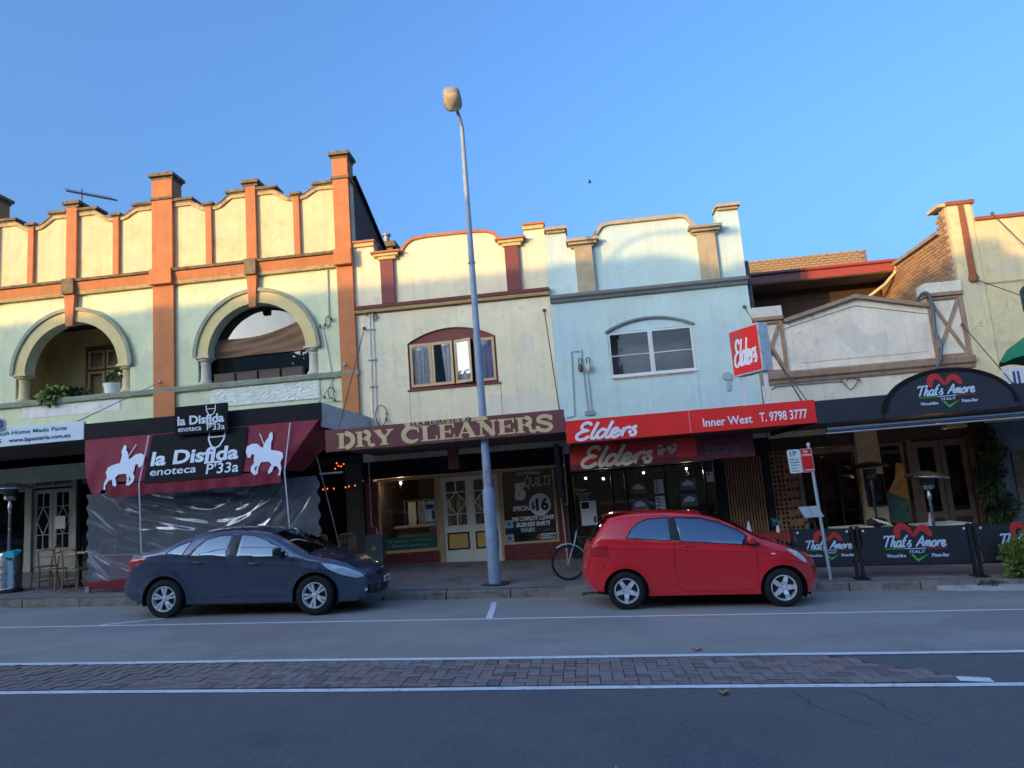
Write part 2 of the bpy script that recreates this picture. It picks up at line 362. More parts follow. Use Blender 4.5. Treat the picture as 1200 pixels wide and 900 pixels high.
lane = sheet('far_lane', -150, 150, [8.66, KERB + 0.015], road_z, asphalt3, dz=0.003)
map_ = 0
sheet('footpath', -150, 150, [14.14, 18.0, 26.0], path_z, asphalt2)
sheet('far_footpath', -150, 150, [-7.2, 1.8], lambda x, y: GS * x + 0.12, asphalt2)
fk = MB()
fk.add([(-150, 1.8, GS * -150 + .125), (150, 1.8, GS * 150 + .125), (150, 2.05, GS * 150 + .125), (-150, 2.05, GS * -150 + .125), (-150, 2.05, GS * -150 - .3), (150, 2.05, GS * 150 - .3)], [(0, 1, 2, 3), (3, 2, 5, 4)])
struct('far_kerb', fk, kerb_m)
# kerb stones, joints open, tops slightly uneven
kroot = thing('kerb', None, None); kroot['kind'] = 'structure'
x = -18.6; kmesh = 0
while x < 13:
    L_ = 1.22; b = MB(); e = 0.008
    if 0.0 < x < 1.2 and False: pass
    xa, xb = x + e, x + L_ - e; j = random.uniform(-.006, .006); fj = random.uniform(-.008, .008)
    for (u, v) in ((xa, xb),):
        zz = lambda xx, yy: path_z(xx, yy) + j
        b.add([(u, KERB + fj, road_z(u, KERB) - .2), (v, KERB + fj, road_z(v, KERB) - .2), (v, 14.13, road_z(v, KERB) - .2), (u, 14.13, road_z(u, KERB) - .2),
               (u, KERB + .02 + fj, zz(u, 14)), (v, KERB + .02 + fj, zz(v, 14)), (v, 14.13, zz(v, 14.13)), (u, 14.13, zz(u, 14.13))],
              [(0, 3, 2, 1), (4, 5, 6, 7), (0, 1, 5, 4), (1, 2, 6, 5), (2, 3, 7, 6), (3, 0, 4, 7)])
    b.build('kerb_stone', kerb_m, kroot, bevel=0.018); x += L_
kb = MB(); kb.add([(-150, 14.0, GS * -150 + .06), (150, 14.0, GS * 150 + .06), (150, 14.15, GS * 150 + .06), (-150, 14.15, GS * -150 + .06)], [(0, 1, 2, 3)])
kb.build('bedding', dirt, kroot)
# gutter inlet casting let into the kerb
inlet = thing('gutter_inlet', 'pale concrete gutter inlet with dark slot set in the kerb beside the red hatchback', 'drain', (-0.05, 13.9, road_z(-.05, 13.9)))
b = MB(); x0, x1 = -0.5, 0.42; zf = GS * -0.05 + 0.125
b.slab([(x0, zf - .19), (x1, zf - .19), (x1, zf + .005), (x0, zf + .005)], [[(-.18, zf - .14), (.1, zf - .14), (.1, zf - .09), (-.18, zf - .09)]], KERB - 0.03, 14.1)
b.build('inlet_block', conc, inlet, bevel=.004)
MB().box(-.2, .12, 13.95, 14.0, zf - .15, zf - .08).build('slot_back', mat('void', (0.006, 0.006, 0.006), 0.9, vary=0, bump=0), inlet)
void = MATS['void']

# painted markings, 4 mm above the asphalt
def line(name, pts, wdt, dz=0.008):
    b = MB(); n = len(pts); vs = []
    for i, (x, y) in enumerate(pts):
        d = Vector((pts[min(n - 1, i + 1)][0] - pts[max(0, i - 1)][0], pts[min(n - 1, i + 1)][1] - pts[max(0, i - 1)][1])).normalized(); q = Vector((-d.y, d.x)) * wdt / 2
        for sg in (-1, 1):
            w2 = 1 + random.uniform(-.07, .07)
            px, py = x + sg * q.x * w2, y + sg * q.y * w2; vs.append((px, py, road_z(px, py) + dz))
    b.add(vs, [(2 * i, 2 * i + 2, 2 * i + 3, 2 * i + 1) for i in range(n - 1)])
    return tag(b.build(name, paint_w, road), kind=None)
rng = lambda a, b, st: [a + st * i for i in range(int((b - a) / st) + 1)]
line('parking_line', [(x, 11.52 + 0.0 * x) for x in rng(-40, 40, .4)], 0.09)
line('bay_mark', [(-1.77, 13.35), (-1.70, 12.6), (-1.63, 11.57)], 0.10)
line('bay_mark', [(-6.9, 12.55), (-7.5, 12.0), (-8.02, 11.57)], 0.10)
line('median_line', [(x, 8.72 + .012 * math.sin(x * 1.3)) for x in rng(-40, 40, .3)], 0.12, 0.009)
line('median_line', [(x, 7.42 + .012 * math.sin(x * 1.1 + 1)) for x in rng(-40, 40, .3)], 0.11, 0.006)
line('paint_patch', [(3.38, 7.62), (3.66, 7.56)], 0.17, 0.007)
# cracks running across the near lane
crk = mat('crack_fill', (0.06, 0.06, 0.064), 0.9)
for (cx, cy) in ((1.75, 7.3), (2.25, 7.3)):
    b = MB(); vs = []; x, y = cx, cy
    for i in range(16):
        wv = 0.004 * (1 - i / 17) + .002
        vs += [(x - wv, y, road_z(x, y) + .003), (x + wv, y, road_z(x, y) + .003)]; x += random.uniform(-.02, .06); y -= random.uniform(.04, .1)
    b.add(vs, [(2 * i, 2 * i + 1, 2 * i + 3, 2 * i + 2) for i in range(15)]); b.build('crack', crk, road)

# brick paved median, herringbone
med = thing('brick_median', None, None, (-2, 8.07, 0)); med['kind'] = 'structure'
bl, bw, gap = 0.25, 0.125, 0.009
MY0, MY1, MX0 = 7.49, 8.64, -8.5
b = MB(); xs = [MX0 - .05, 3.55]
b.add([(MX0 - .02, MY0, road_z(MX0, MY0) + .004), (3.62, MY0, road_z(3.62, MY0) + .004), (2.55, MY1, road_z(2.55, MY1) + .004), (MX0 - .02, MY1, road_z(MX0, MY1) + .004)], [(0, 1, 2, 3)])
b.build('sand_bed', dirt, med)
cells = []
for i in range(-8, 110):
    for j in range(-10, 22):
        k = (i - j) % 4
        X, Y = MX0 + i * bw, MY0 + j * bw
        if k == 0: cells.append((X, Y, X + bl, Y + bw))
        elif k == 3: cells.append((X, Y, X + bw, Y + bl))
def clipb(c):
    x0, y0, x1, y1 = c; y0 = max(y0, MY0 + .004); y1 = min(y1, MY1 - .004); x0 = max(x0, MX0)
    lim = 3.6 - (((y0 + y1) / 2) - MY0) * 0.92
    if x1 > lim: return None
    if x1 - x0 < .04 or y1 - y0 < .03: return None
    return (x0, y0, x1, y1)
cells = [c for c in (clipb(c) for c in cells) if c]
cells.sort(key=lambda c: abs(c[0] + .5) + abs(c[1] - 7.5) * 1.0)
bmesh_cache = {}
def brick_mesh(wx, wy, m):
    key = (round(wx, 3), round(wy, 3), m.name)
    if key not in bmesh_cache:
        o = MB().box(-wx / 2, wx / 2, -wy / 2, wy / 2, -.03, 0).build('brick', m, None, bevel=.004); bmesh_cache[key] = o.data; bpy.data.objects.remove(o)
    return bmesh_cache[key]
rest = MB()
for n, (x0, y0, x1, y1) in enumerate(cells):
    cx, cy = (x0 + x1) / 2, (y0 + y1) / 2; h = road_z(cx, cy) + .016 + random.uniform(-.006, .003)
    if n < 298:
        m = random.choice((pav_a, pav_b, pav_b, pav_c, pav_d))
        o = bpy.data.objects.new('brick', brick_mesh(x1 - x0 - gap, y1 - y0 - gap, m)); COL.objects.link(o); o.parent = med
        o.location = (cx + 2, cy - 8.07, h); o.rotation_euler = (random.uniform(-.012, .012), math.atan(-GS) + random.uniform(-.01, .01), random.uniform(-.02, .02))
    else:
        g = gap / 2; rest.box(x0 + g, x1 - g, y0 + g, y1 - g, h - .04, h)
if rest.v: tag(rest.build('brick_paving', pav_b, med), kind='stuff')
# concrete ramp lip and crumbs at the right end of the kerb
b = MB(); pts = [(6.05, 13.86), (6.3, 13.62), (7.3, 13.5), (9.5, 13.46), (12, 13.46), (12, 13.9), (6.2, 13.9)]
b.add([(x, y, road_z(x, y) + (.015 if y < 13.8 else .07)) for x, y in pts] + [(x, y, road_z(x, y) - .05) for x, y in pts], [tuple(range(7))] + [(i, (i + 1) % 7, (i + 1) % 7 + 7, i + 7) for i in range(7)])
tag(b.build('concrete_apron', mat('pale_concrete', (0.5, 0.5, 0.47), 0.85, vary=0.15, stain=(0.2, 0.19, 0.17), stain_amt=0.7, stain_scale=3), None, bevel=.0), kind='structure')

# ------------------------------------------------------------------ leaves fallen on the road
leaf_m = mat('dry_leaf', (0.42, 0.30, 0.12), 0.8)
def leaf(x, y, lab, rz):
    b = MB(); q = []
    for k in range(10):
        a = 2 * math.pi * k / 10; r = .045 if k % 2 else .085
        q.append((r * math.cos(a), r * math.sin(a) * .7, .012 + .012 * (k % 3)))
    b.add(q + [(0, 0, .004)], [(k, (k + 1) % 10, 10) for k in range(10)])
    o = b.build('fallen_leaf', leaf_m); o.location = (x, y, road_z(x, y) + .004); o.rotation_euler = (0, 0, rz)
    tag(o, lab, 'leaf', 'leaves fallen on the road')
leaf(1.16, 8.98, 'curled dry leaf on the asphalt beyond the upper white line of the median', .4)
leaf(1.12, 7.18, 'curled dry leaf on the asphalt below the lower white line of the median', 1.9)
leaf(0.05, 5.35, 'small dry leaf at the bottom of the near lane, closest to the camera', 2.7)
# ------------------------------------------------------------------ building paints
F = 18.0
cream_up = mat('cream_render_upper', (0.78, 0.62, 0.36), 0.85, crack=.4, patch=(.72, .60, .42), patch_amt=.6, vary=0.12, scale=1.5, bump=0.25, bscale=25, streak=0.35, stain=(0.42, 0.36, 0.25), stain_amt=0.5, stain_scale=2.2)
mint = mat('mint_render', (0.67, 0.74, 0.50), 0.85, crack=.4, patch=(.62, .68, .50), patch_amt=.7, vary=0.10, scale=1.2, bump=0.2, bscale=25, streak=0.25, stain=(0.42, 0.44, 0.32), stain_amt=0.5)
orange = mat('orange_render', (0.54, 0.205, 0.085), 0.85, vary=0.1, scale=3, bump=0.2, streak=0.3)
trimc = mat('cream_trim', (0.50, 0.40, 0.22), 0.85, vary=0.2, scale=4, bump=0.3, streak=0.6, stain=(0.16, 0.12, 0.08), stain_amt=0.8, stain_scale=5)
capd = mat('weathered_cap', (0.20, 0.16, 0.10), 0.95, vary=0.4, scale=6, bump=0.6, stain=(0.07, 0.06, 0.045), stain_amt=0.8, stain_scale=4)
archy = mat('arch_ochre', (0.70, 0.58, 0.29), 0.85, vary=0.08, scale=3, bump=0.25, streak=0.2)
ggreen = mat('grey_green_trim', (0.29, 0.33, 0.25), 0.85, vary=0.2, scale=4, bump=0.3, streak=0.3)
white_r = mat('white_render', (0.78, 0.80, 0.77), 0.85, vary=0.06, scale=2, bump=0.3, streak=0.3, stain=(0.5, 0.5, 0.42), stain_amt=0.6, stain_scale=3)
peel = mat('peeling_render', (0.74, 0.80, 0.74), 0.85, vary=0.12, scale=5, bump=0.9, bscale=14, stain=(0.45, 0.50, 0.38), stain_amt=0.9, stain_scale=2.5)
stone_c = mat('column_stone', (0.56, 0.53, 0.44), 0.85, vary=0.1, scale=5, bump=0.3)
stone_y = mat('column_ochre', (0.66, 0.55, 0.30), 0.85, vary=0.1, scale=5, bump=0.3)
cream2 = mat('cream_render', (0.86, 0.77, 0.54), 0.85, crack=.45, patch=(.74, .71, .57), patch_amt=.7, vary=0.09, scale=1.4, bump=0.2, bscale=25, streak=0.35, stain=(0.5, 0.47, 0.36), stain_amt=0.4)
burg = mat('burgundy_paint', (0.20, 0.055, 0.05), 0.7, vary=0.1, scale=4, bump=0.15, streak=0.3)
terra = mat('terracotta_trim', (0.46, 0.18, 0.09), 0.8, vary=0.15, scale=6, bump=0.2)
ctrim = mat('yellow_cream_trim', (0.62, 0.48, 0.22), 0.8, vary=0.1, scale=6, bump=0.2)
blue_r = mat('pale_blue_render', (0.56, 0.72, 0.70), 0.85, crack=.4, patch=(.50, .68, .74), patch_amt=.7, vary=0.08, scale=1.4, bump=0.2, bscale=25, streak=0.25, stain=(0.40, 0.50, 0.54), stain_amt=0.35)
cap_b = mat('buff_mould', (0.44, 0.36, 0.25), 0.85, vary=0.12, scale=5, bump=0.25, streak=0.3)
grey_b = mat('grey_cornice', (0.22, 0.235, 0.23), 0.85, vary=0.12, scale=5, bump=0.25, streak=0.4)
pinkc = mat('pinkish_cream', (0.80, 0.73, 0.61), 0.88, crack=.9, patch=(.66, .62, .54), patch_amt=.7, vary=0.10, scale=1.6, bump=0.3, bscale=22, streak=0.3, stain=(0.42, 0.38, 0.30), stain_amt=0.5)
tanp = mat('tan_trim', (0.36, 0.24, 0.17), 0.88, vary=0.15, scale=4, bump=0.3, streak=0.5, stain=(0.13, 0.09, 0.07), stain_amt=0.6, stain_scale=3)
yel_r = mat('yellow_cream_render', (0.76, 0.65, 0.38), 0.88, crack=.9, patch=(.68, .60, .42), patch_amt=.7, vary=0.10, scale=1.6, bump=0.4, bscale=22, streak=0.3, stain=(0.45, 0.38, 0.24), stain_amt=0.5, stain_scale=2)
brn = mat('red_brown_paint', (0.30, 0.10, 0.05), 0.8, vary=0.15, scale=5)
redp = mat('eave_red', (0.36, 0.06, 0.045), 0.6, vary=0.08, scale=4)
dark = mat('dark_trim', (0.018, 0.018, 0.02), 0.6, vary=0.2, bump=0.05, spec=.2)
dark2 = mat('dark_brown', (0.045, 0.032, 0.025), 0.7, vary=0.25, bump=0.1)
soff = mat('soffit', (0.13, 0.115, 0.10), 0.8, vary=0.2)
intr = mat('interior_dark', (0.26, 0.24, 0.22), 0.9, vary=0.4, scale=1.2, bump=0)
brk_m = mat('burgundy_brick', (0.22, 0.035, 0.035), 0.35, vary=0.35, scale=7, bump=0.15)
mort = mat('mortar', (0.20, 0.155, 0.14), 0.9)
white_p = mat('white_paint', (0.72, 0.73, 0.73), 0.55, vary=0.04, bump=0.05)
tanf = mat('tan_timber', (0.62, 0.42, 0.22), 0.6, vary=0.1, scale=5, bump=0.1)
creamf = mat('cream_timber', (0.88, 0.84, 0.70), 0.6, vary=0.06, scale=5, bump=0.1)
glass = glass_mat('shop_glass', (0.42, 0.45, 0.47), 1.5, wav=0.08)
glass_up = glass_mat('upper_glass', (0.93, 0.94, 0.95), 1.5, boost=0.04, wav=0.12, refl=(.6, .65, .72))
curtain = mat('net_curtain', (0.92, 0.90, 0.94), 0.9, vary=0.1, scale=8)
steel = mat('galvanised', (0.30, 0.31, 0.33), 0.5, metal=0.4, vary=0.15, scale=6)
rust = mat('rusty_iron', (0.13, 0.07, 0.05), 0.8, vary=0.3, scale=10)
tar = mat('roof_sheet', (0.16, 0.155, 0.15), 0.8)

def rect(x0, x1, z0, z1): return [(x0, z0), (x1, z0), (x1, z1), (x0, z1)]
def body(parent, x0, x1, z1, m, y0=18.3, y1=30, zb=-1.2, ceil=3.2, floor=0.2):
    b = MB(); b.box(x0 + .012, x0 + .15, y0, y1, zb, z1).box(x1 - .15, x1 - .012, y0, y1, zb, z1).box(x0 + .16, x1 - .16, y1 - .2, y1, zb, z1)
    b.build('rear_walls', m, parent)
    MB().box(x0 + .16, x1 - .16, y0 + .01, y1 - .21, z1 - .7, z1 - .55).build('roof', tar, parent)
    MB().box(x0 + .16, x1 - .16, y0 + .01, y0 + 5, ceil, ceil + .1).build('ceiling', intr, parent)
    MB().box(x0 + .16, x1 - .16, y0 + 5, y0 + 5.1, zb, ceil).build('interior_wall', intr, parent)
def cap_block(parent, name, x0, x1, z0, z1, m, proud=.1, y=F, back=.45, step=True):
    b = MB(); h = z1 - z0
    b.box(x0, x1, y - proud, y + back, z0 + h * .45, z1)
    if step: b.box(x0 + .05, x1 - .05, y - proud * .55, y + back - .05, z0, z0 + h * .45 - .002)
    return b.build(name, m, parent, bevel=.01)
def window(parent, x0, x1, z0, z1, y, fm, gm, cols=1, rows=1, fw=.06, mw=.04, dep=.07, name='window', zs=None, xs=None):
    xs = xs or [x0 + (x1 - x0) * i / cols for i in range(cols + 1)]; zs = zs or [z0 + (z1 - z0) * i / rows for i in range(rows + 1)]
    holes = []
    for i in range(len(xs) - 1):
        for j in range(len(zs) - 1):
            a = xs[i] + (fw if i == 0 else mw / 2); c = xs[i + 1] - (fw if i == len(xs) - 2 else mw / 2)
            d = zs[j] + (fw if j == 0 else mw / 2); e = zs[j + 1] - (fw if j == len(zs) - 2 else mw / 2); holes.append(rect(a, c, d, e))
    b = MB(); b.slab(rect(x0, x1, z0, z1), holes, y, y + dep); o = b.build(name, fm, parent, bevel=.004)
    for h in holes:
        g = MB(); g.slab([(h[0][0] + .001, h[0][1] + .001), (h[1][0] - .001, h[1][1] + .001), (h[2][0] - .001, h[2][1] - .001), (h[3][0] + .001, h[3][1] - .001)], [], y + dep * .5, y + dep * .5 + .006)
        g.build('pane', gm, o)
    return o
def drape(parent, x0, x1, z0, z1, y, m, name='curtain', amp=.03, wl=.11, sway=0.0):
    b = MB(); nx = max(6, int((x1 - x0) / .018)); nz = 6; vs = []
    for j in range(nz + 1):
        t = j / nz
        for i in range(nx + 1):
            u = i / nx; x = x0 + (x1 - x0) * u + sway * (1 - t) * (.5 - u) * 2
            vs.append((x, y + amp * math.sin(2 * math.pi * (x1 - x0) * u / wl + math.sin(u * 9) * 1.3) * (1.15 - .4 * t), z0 + (z1 - z0) * t))
    k = nx + 1; b.add(vs, [(j * k + i, j * k + i + 1, (j + 1) * k + i + 1, (j + 1) * k + i) for j in range(nz) for i in range(nx)])
    return b.build(name, m, parent, smooth='all')
def bricks_face(parent, x0, x1, z0, z1, y, m, name='brickwork', bl=.23, bh=.076, mj=.012, holes=(), stuff=True):
    b = MB(); r = 0; z = z0
    while z < z1 - .02:
        h = min(bh, z1 - z); x = x0 - (bl / 2 if r % 2 else 0)
        while x < x1 - .02:
            a = max(x, x0); c = min(x + bl, x1)
            if c - a > .03 and not any(a < q[1] and c > q[0] and z < q[3] and z + h > q[2] for q in holes):
                b.box(a + mj / 2, c - mj / 2, y - .012 - random.uniform(0, .003), y + .03, z + mj / 2, z + h - mj / 2)
            x += bl
        z += bh; r += 1
    o = b.build(name, m, parent); o['kind'] = 'stuff'; return o

# ================================================================== 1  orange and mint corner building with scalloped parapet
B1 = thing('terrace_building', 'mint and cream two storey building with orange pilasters, scalloped parapet and two arched openings', 'building', (-13, F, path_z(-13, F)))
X0, X1 = -20.95, -5.462
PIERS = [(-20.76, .38), (-15.82, .58), (-10.68, .58), (-5.68, .43)]
CENT = [(-18.3, .30), (-13.31, .30), (-8.19, .28)]
bays = list(zip(PIERS[:-1], PIERS[1:], CENT))
def half_scallop(a, b_):        # offsets from centre pilaster towards a pier at distance w
    return
scal = []
top = [(X0, 8.3)]
for (p0, w0), (p1, w1), (c, wc) in bays:
    d0 = c - (p0 + w0 / 2); d1 = (p1 - w1 / 2) - c
    prof = [(1.0, 10.48), (.78, 10.48), (.70, 10.38), (.62, 10.28), (.47, 10.27), (.40, 10.33), (.32, 10.46), (.27, 10.53), (.0, 10.53)]
    L = [(c - u * d0, z) for u, z in prof]; Rr = [(c + u * d1, z) for u, z in reversed(prof)]
    L = L[:2] + [tuple(q[:2]) for q in smooth_path(L[1:8], 3)][1:-1] + L[7:]
    Rr = Rr[:2] + [tuple(q[:2]) for q in smooth_path(Rr[1:8], 3)][1:-1] + Rr[7:]
    scal.append((L, Rr)); top += [(p0 - w0 / 2 + .001, 10.5), (p0 + w0 / 2 - .002, 10.5)] + L[:-1] + Rr
top += [(X1, 10.48), (X1, 8.3)]
b = MB(); b.slab([(q[0], q[1]) for q in top], [], F, F + .3); b.build('parapet_wall', cream_up, B1)
for L, Rr in scal:
    for seg in (L, Rr):
        b = MB(); b.ribbon(seg, -.10, .0, F - .05, F - .001); b.build('parapet_moulding', trimc, B1)
    for seg, rev in ((L, False), (Rr, True)):
        b = MB(); b.ribbon(seg, .0, .03, F - .07, F + .33); b.build('parapet_coping', capd, B1)
for (p0, w0), (p1, w1), (c, wc) in bays:
    d0 = c - (p0 + w0 / 2); d1 = (p1 - w1 / 2) - c
    for a, e, z in ((p0 + w0 / 2 + .01, p0 + w0 / 2 + .26 * d0, 10.515), (c - .32 * d0, c - wc / 2 - .01, 10.565), (c + wc / 2 + .01, c + .32 * d1, 10.565), (p1 - w1 / 2 - .26 * d1, p1 - w1 / 2 - .01, 10.515)):
        MB().box(a, e, F - .12, F + .38, z, z + .075).build('coping_slab', capd, B1, bevel=.012)
    for s_, d in ((-1, d0), (1, d1)):
        x = c + s_ * .545 * d
        MB().box(x - .085, x + .085, F - .09, F - .002, 8.62, 10.24).build('pilaster', orange, B1, bevel=.008)
        cap_block(B1, 'pilaster_cap', x - .15, x + .15, 10.24, 10.37, capd, .14)
    MB().box(c - wc / 2, c + wc / 2, F - .11, F - .002, 8.62, 10.68).build('pilaster', orange, B1, bevel=.008)
    cap_block(B1, 'pilaster_cap', c - .25, c + .25, 10.69, 10.86, capd, .17)
for p, wd in PIERS:
    MB().box(p - wd / 2, p + wd / 2, F - .13, F + .36, 8.62, 11.16).build('pier', orange, B1, bevel=.008)
    cap_block(B1, 'pier_cap', p - wd / 2 - .07, p + wd / 2 + .07, 11.17, 11.34, capd, .21)
    b = MB(); b.box(p - wd / 2 - .04, p + wd / 2 + .04, F - .17, F + .40, 10.58, 10.66); b.build('pier_collar', capd, B1, bevel=.01)
# long band course between parapet and wall
b = MB(); b.mould([(F, 8.50), (F - .20, 8.52), (F - .22, 8.58), (F - .13, 8.62), (F, 8.63)], X0, X1); b.build('cornice_lip', capd, B1)
b = MB(); b.mould([(F, 8.25), (F - .11, 8.255), (F - .16, 8.498), (F, 8.498)], X0, X1 + .0); b.build('cornice_band', orange, B1)
b = MB(); b.mould([(F, 8.17), (F - .10, 8.17), (F - .13, 8.248), (F, 8.248)], X0, X1); b.build('cornice_foot', trimc, B1)
for p, wd in PIERS[1:] + CENT:
    b = MB(); b.box(p - wd / 2 - .02, p + wd / 2 + .02, F - .25, F - .12, 8.18, 8.61); b.build('cornice_block', orange if wd > .4 else capd, B1, bevel=.01)
# wall with arched openings
AR = [(-18.4, 6.1), (-13.30, 6.1), (-8.15, 6.1)]; RO = 1.33; HW = 1.63
def arch_hole(c, z): return [(c - HW, 5.39), (c + HW, 5.39), (c + HW, 6.08), (c + RO, 6.08)] + arc(c, 6.1, RO, 0, 180, 32) + [(c - RO, 6.08), (c - HW, 6.08)]
b = MB(); b.slab(rect(X0, X1, 3.2, 8.3), [arch_hole(*a) for a in AR], F, F + .30); b.build('wall', mint, B1)
for p, wd in PIERS:
    MB().box(p - wd / 2, p + wd / 2 - (.0 if p > -6 else 0), F - .10, F - .002, 3.6, 8.17).build('pier', orange, B1, bevel=.008)
for c, wd in CENT:
    q = [(c - wd / 2 - .0, 7.30), (c + wd / 2 - .0, 7.30), (c + wd / 2 + .0, 8.17), (c - wd / 2, 8.17)]
    q[0] = (c - wd / 2 + .05, 7.30); q[1] = (c + wd / 2 - .05, 7.30)
    MB().slab(q, [], F - .16, F - .002).build('keystone', orange, B1, bevel=.008)
for i, (c, z) in enumerate(AR):
    b = MB(); b.ribbon(arc(c, z, RO, 180, 0, 40), 0.0, .30, F - .07, F + .001); b.build('arch_band', archy, B1, smooth=True)
    b = MB(); b.ribbon(arc(c, z, RO + .302, 180, 0, 40), 0.0, .095, F - .12, F + .001); b.build('arch_hood', ggreen, B1, smooth=True)
    sm = stone_y if i < 2 else stone_c
    for s_ in (-1, 1):
        x = c + s_ * 1.48
        b = MB(); b.lathe([(0, 0), (.19, 0), (.19, .05), (.155, .09), (.14, .12), (.13, .35), (.125, .52), (.14, .55), (.125, .58), (.16, .61), (.19, .63), (.19, .68), (0, .68)], (x, F + .13, 5.40), 20)
        b.build('column', sm, B1, smooth=True)
        MB().box(x - .2, x + .2, F - .1, F + .29, 6.075, 6.13).build('impost', sm, B1, bevel=.01)
b = MB(); b.mould([(F, 5.24), (F - .09, 5.25), (F - .12, 5.36), (F - .08, 5.39), (F, 5.39)], X0, X1 + .03); b.build('sill_band', ggreen, B1)
for c, _ in AR: MB().box(c - HW, c + HW, F + .001, F + .3, 5.33, 5.392).build('opening_sill', ggreen, B1)
MB().box(-14.72, -11.95, F - .012, F - .001, 4.92, 5.23).build('parapet_panel', white_r, B1)
b = MB()
nx, nz = 60, 14; vs = []
for j in range(nz + 1):
    for i in range(nx + 1):
        x = -9.45 + 2.95 * i / nx; zz = 4.75 + .48 * j / nz
        vs.append((x, F - .012 - .022 * random.random() * (0 < i < nx) - .012 * math.sin(x * 7) ** 2, zz))
b.add(vs, [(j * (nx + 1) + i, j * (nx + 1) + i + 1, (j + 1) * (nx + 1) + i + 1, (j + 1) * (nx + 1) + i) for j in range(nz) for i in range(nx)])
b.build('flaking_panel', peel, B1)
MB().box(X0, X1, F - .03, F - .001, 4.62, 4.68).build('string_course', mint, B1, bevel=.01)
# recess behind arch 1 and glazing in arch 2
olive = mat('olive_wall', (0.86, 0.68, 0.30), 0.9, vary=0.15, scale=2)
for c in (-18.4, -13.30):
    b = MB(); y0, y1 = F + .31, F + 1.75
    b.box(c - 2.2, c + 2.2, y1, y1 + .1, 5.3, 8.0).box(c - 2.2, c - 2.1, y0, y1, 5.3, 8).box(c + 2.1, c + 2.2, y0, y1, 5.3, 8).build('loggia_wall', olive, B1)
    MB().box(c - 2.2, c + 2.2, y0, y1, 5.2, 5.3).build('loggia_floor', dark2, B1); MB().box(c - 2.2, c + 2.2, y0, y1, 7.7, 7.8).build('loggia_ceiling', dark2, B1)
    f = window(B1, c - .80, c + .40, 5.3, 7.15, F + 1.62, brn, glass_up, 1, 1, .1, .05, .1, 'loggia_door', zs=[5.3, 6.42, 7.15], xs=[c - .80, c - .20, c + .40])
    for i in (0, 1):
        for (za, zb) in ((5.4, 6.38), (6.46, 7.0)):
            xa = c - .70 + i * .56
            MB().slab(rect(xa, xa + .50, za, zb), [rect(xa + .06, xa + .44, za + .06, zb - .06)], F + 1.60, F + 1.64).build('sash', tanf, f)
c = -8.15
def clip_arch(c, r, z0, n=30): return [(c - r, z0)] + [(x, z) for x, z in reversed(arc(c, 6.1, r, 0, 180, n))] + [(c + r, z0)]
g = MB(); g.slab([(c - 1.62, 5.40)] + [(c - 1.62, 6.05)] + [(x, z) for x, z in reversed(arc(c, 6.1, 1.32, 0, 180, 30))] + [(c + 1.62, 6.05), (c + 1.62, 5.40)], [], F + .34, F + .35)
g.build('arch_pane', glass_mat('arch_glass', (0.18, 0.2, 0.22), 1.5, boost=0.10, wav=0.2, refl=(.55, .58, .62)), B1)
canv = mat('brown_canvas', (0.20, 0.12, 0.075), 0.85, vary=0.1, scale=3, bump=0.1)
b = MB(); nx, nz = 48, 16; vs = []
for j in range(nz + 1):
    t = j / nz
    for i in range(nx + 1):
        u = i / nx; ztop = 6.62 + .30 * u - .14 * math.sin(math.pi * u) - .0; zbot = 6.10 + .02 * u
        z = zbot + (ztop - zbot) * t; hw = math.sqrt(max(.01, 1.32 ** 2 - max(0, z - 6.1) ** 2)) - .01
        x = c - hw + 2 * hw * u
        fold = .035 * math.sin(9 * t + 5 * u * (1 - t) + 3 * u) + .02 * math.sin(17 * t - 8 * u)
        vs.append((x, F + .27 + fold * .8, z))
b.add(vs, [(j * (nx + 1) + i, j * (nx + 1) + i + 1, (j + 1) * (nx + 1) + i + 1, (j + 1) * (nx + 1) + i) for j in range(nz) for i in range(nx)])
tag(b.build('canvas_blind', canv, None, smooth='all'), 'brown canvas drape slung across the arched upper window', 'blind')
MB().box(X0 + .2, X1 - .2, F + 3, F + 3.1, 4.3, 8.2).box(X0 + .2, X1 - .2, F + .31, F + 3, 5.1, 5.18).build('upper_room', intr, B1)
body(B1, X0, X1 - .0, 9.3, brn, ceil=4.3)
# right party wall and sloping capped gable
pb = mat('party_brick', (0.10, 0.06, 0.045), 0.9, vary=0.4, scale=3, bump=0.3, stain=(0.2, 0.17, 0.14), stain_amt=0.6, stain_scale=2)
b = MB(); q = [(18.32, 7.0), (26, 7.0), (26, 8.9), (21.4, 9.62), (19.2, 10.45), (18.32, 10.75)]
b.add([(X1 - .14, y, z) for y, z in q] + [(X1 + .002, y, z) for y, z in q], [tuple(range(6)), tuple(range(11, 5, -1))] + [(i, (i + 1) % 6, (i + 1) % 6 + 6, i + 6) for i in range(6)]); b.build('gable_wall', pb, B1)
b = MB(); b.beam((X1 - .05, 18.3, 10.80), (X1 - .05, 19.2, 10.50), .28, .06).beam((X1 - .05, 19.2, 10.50), (X1 - .05, 21.4, 9.67), .28, .06).beam((X1 - .05, 21.4, 9.67), (X1 - .05, 26, 8.95), .28, .06); b.build('gable_capping', dark, B1)
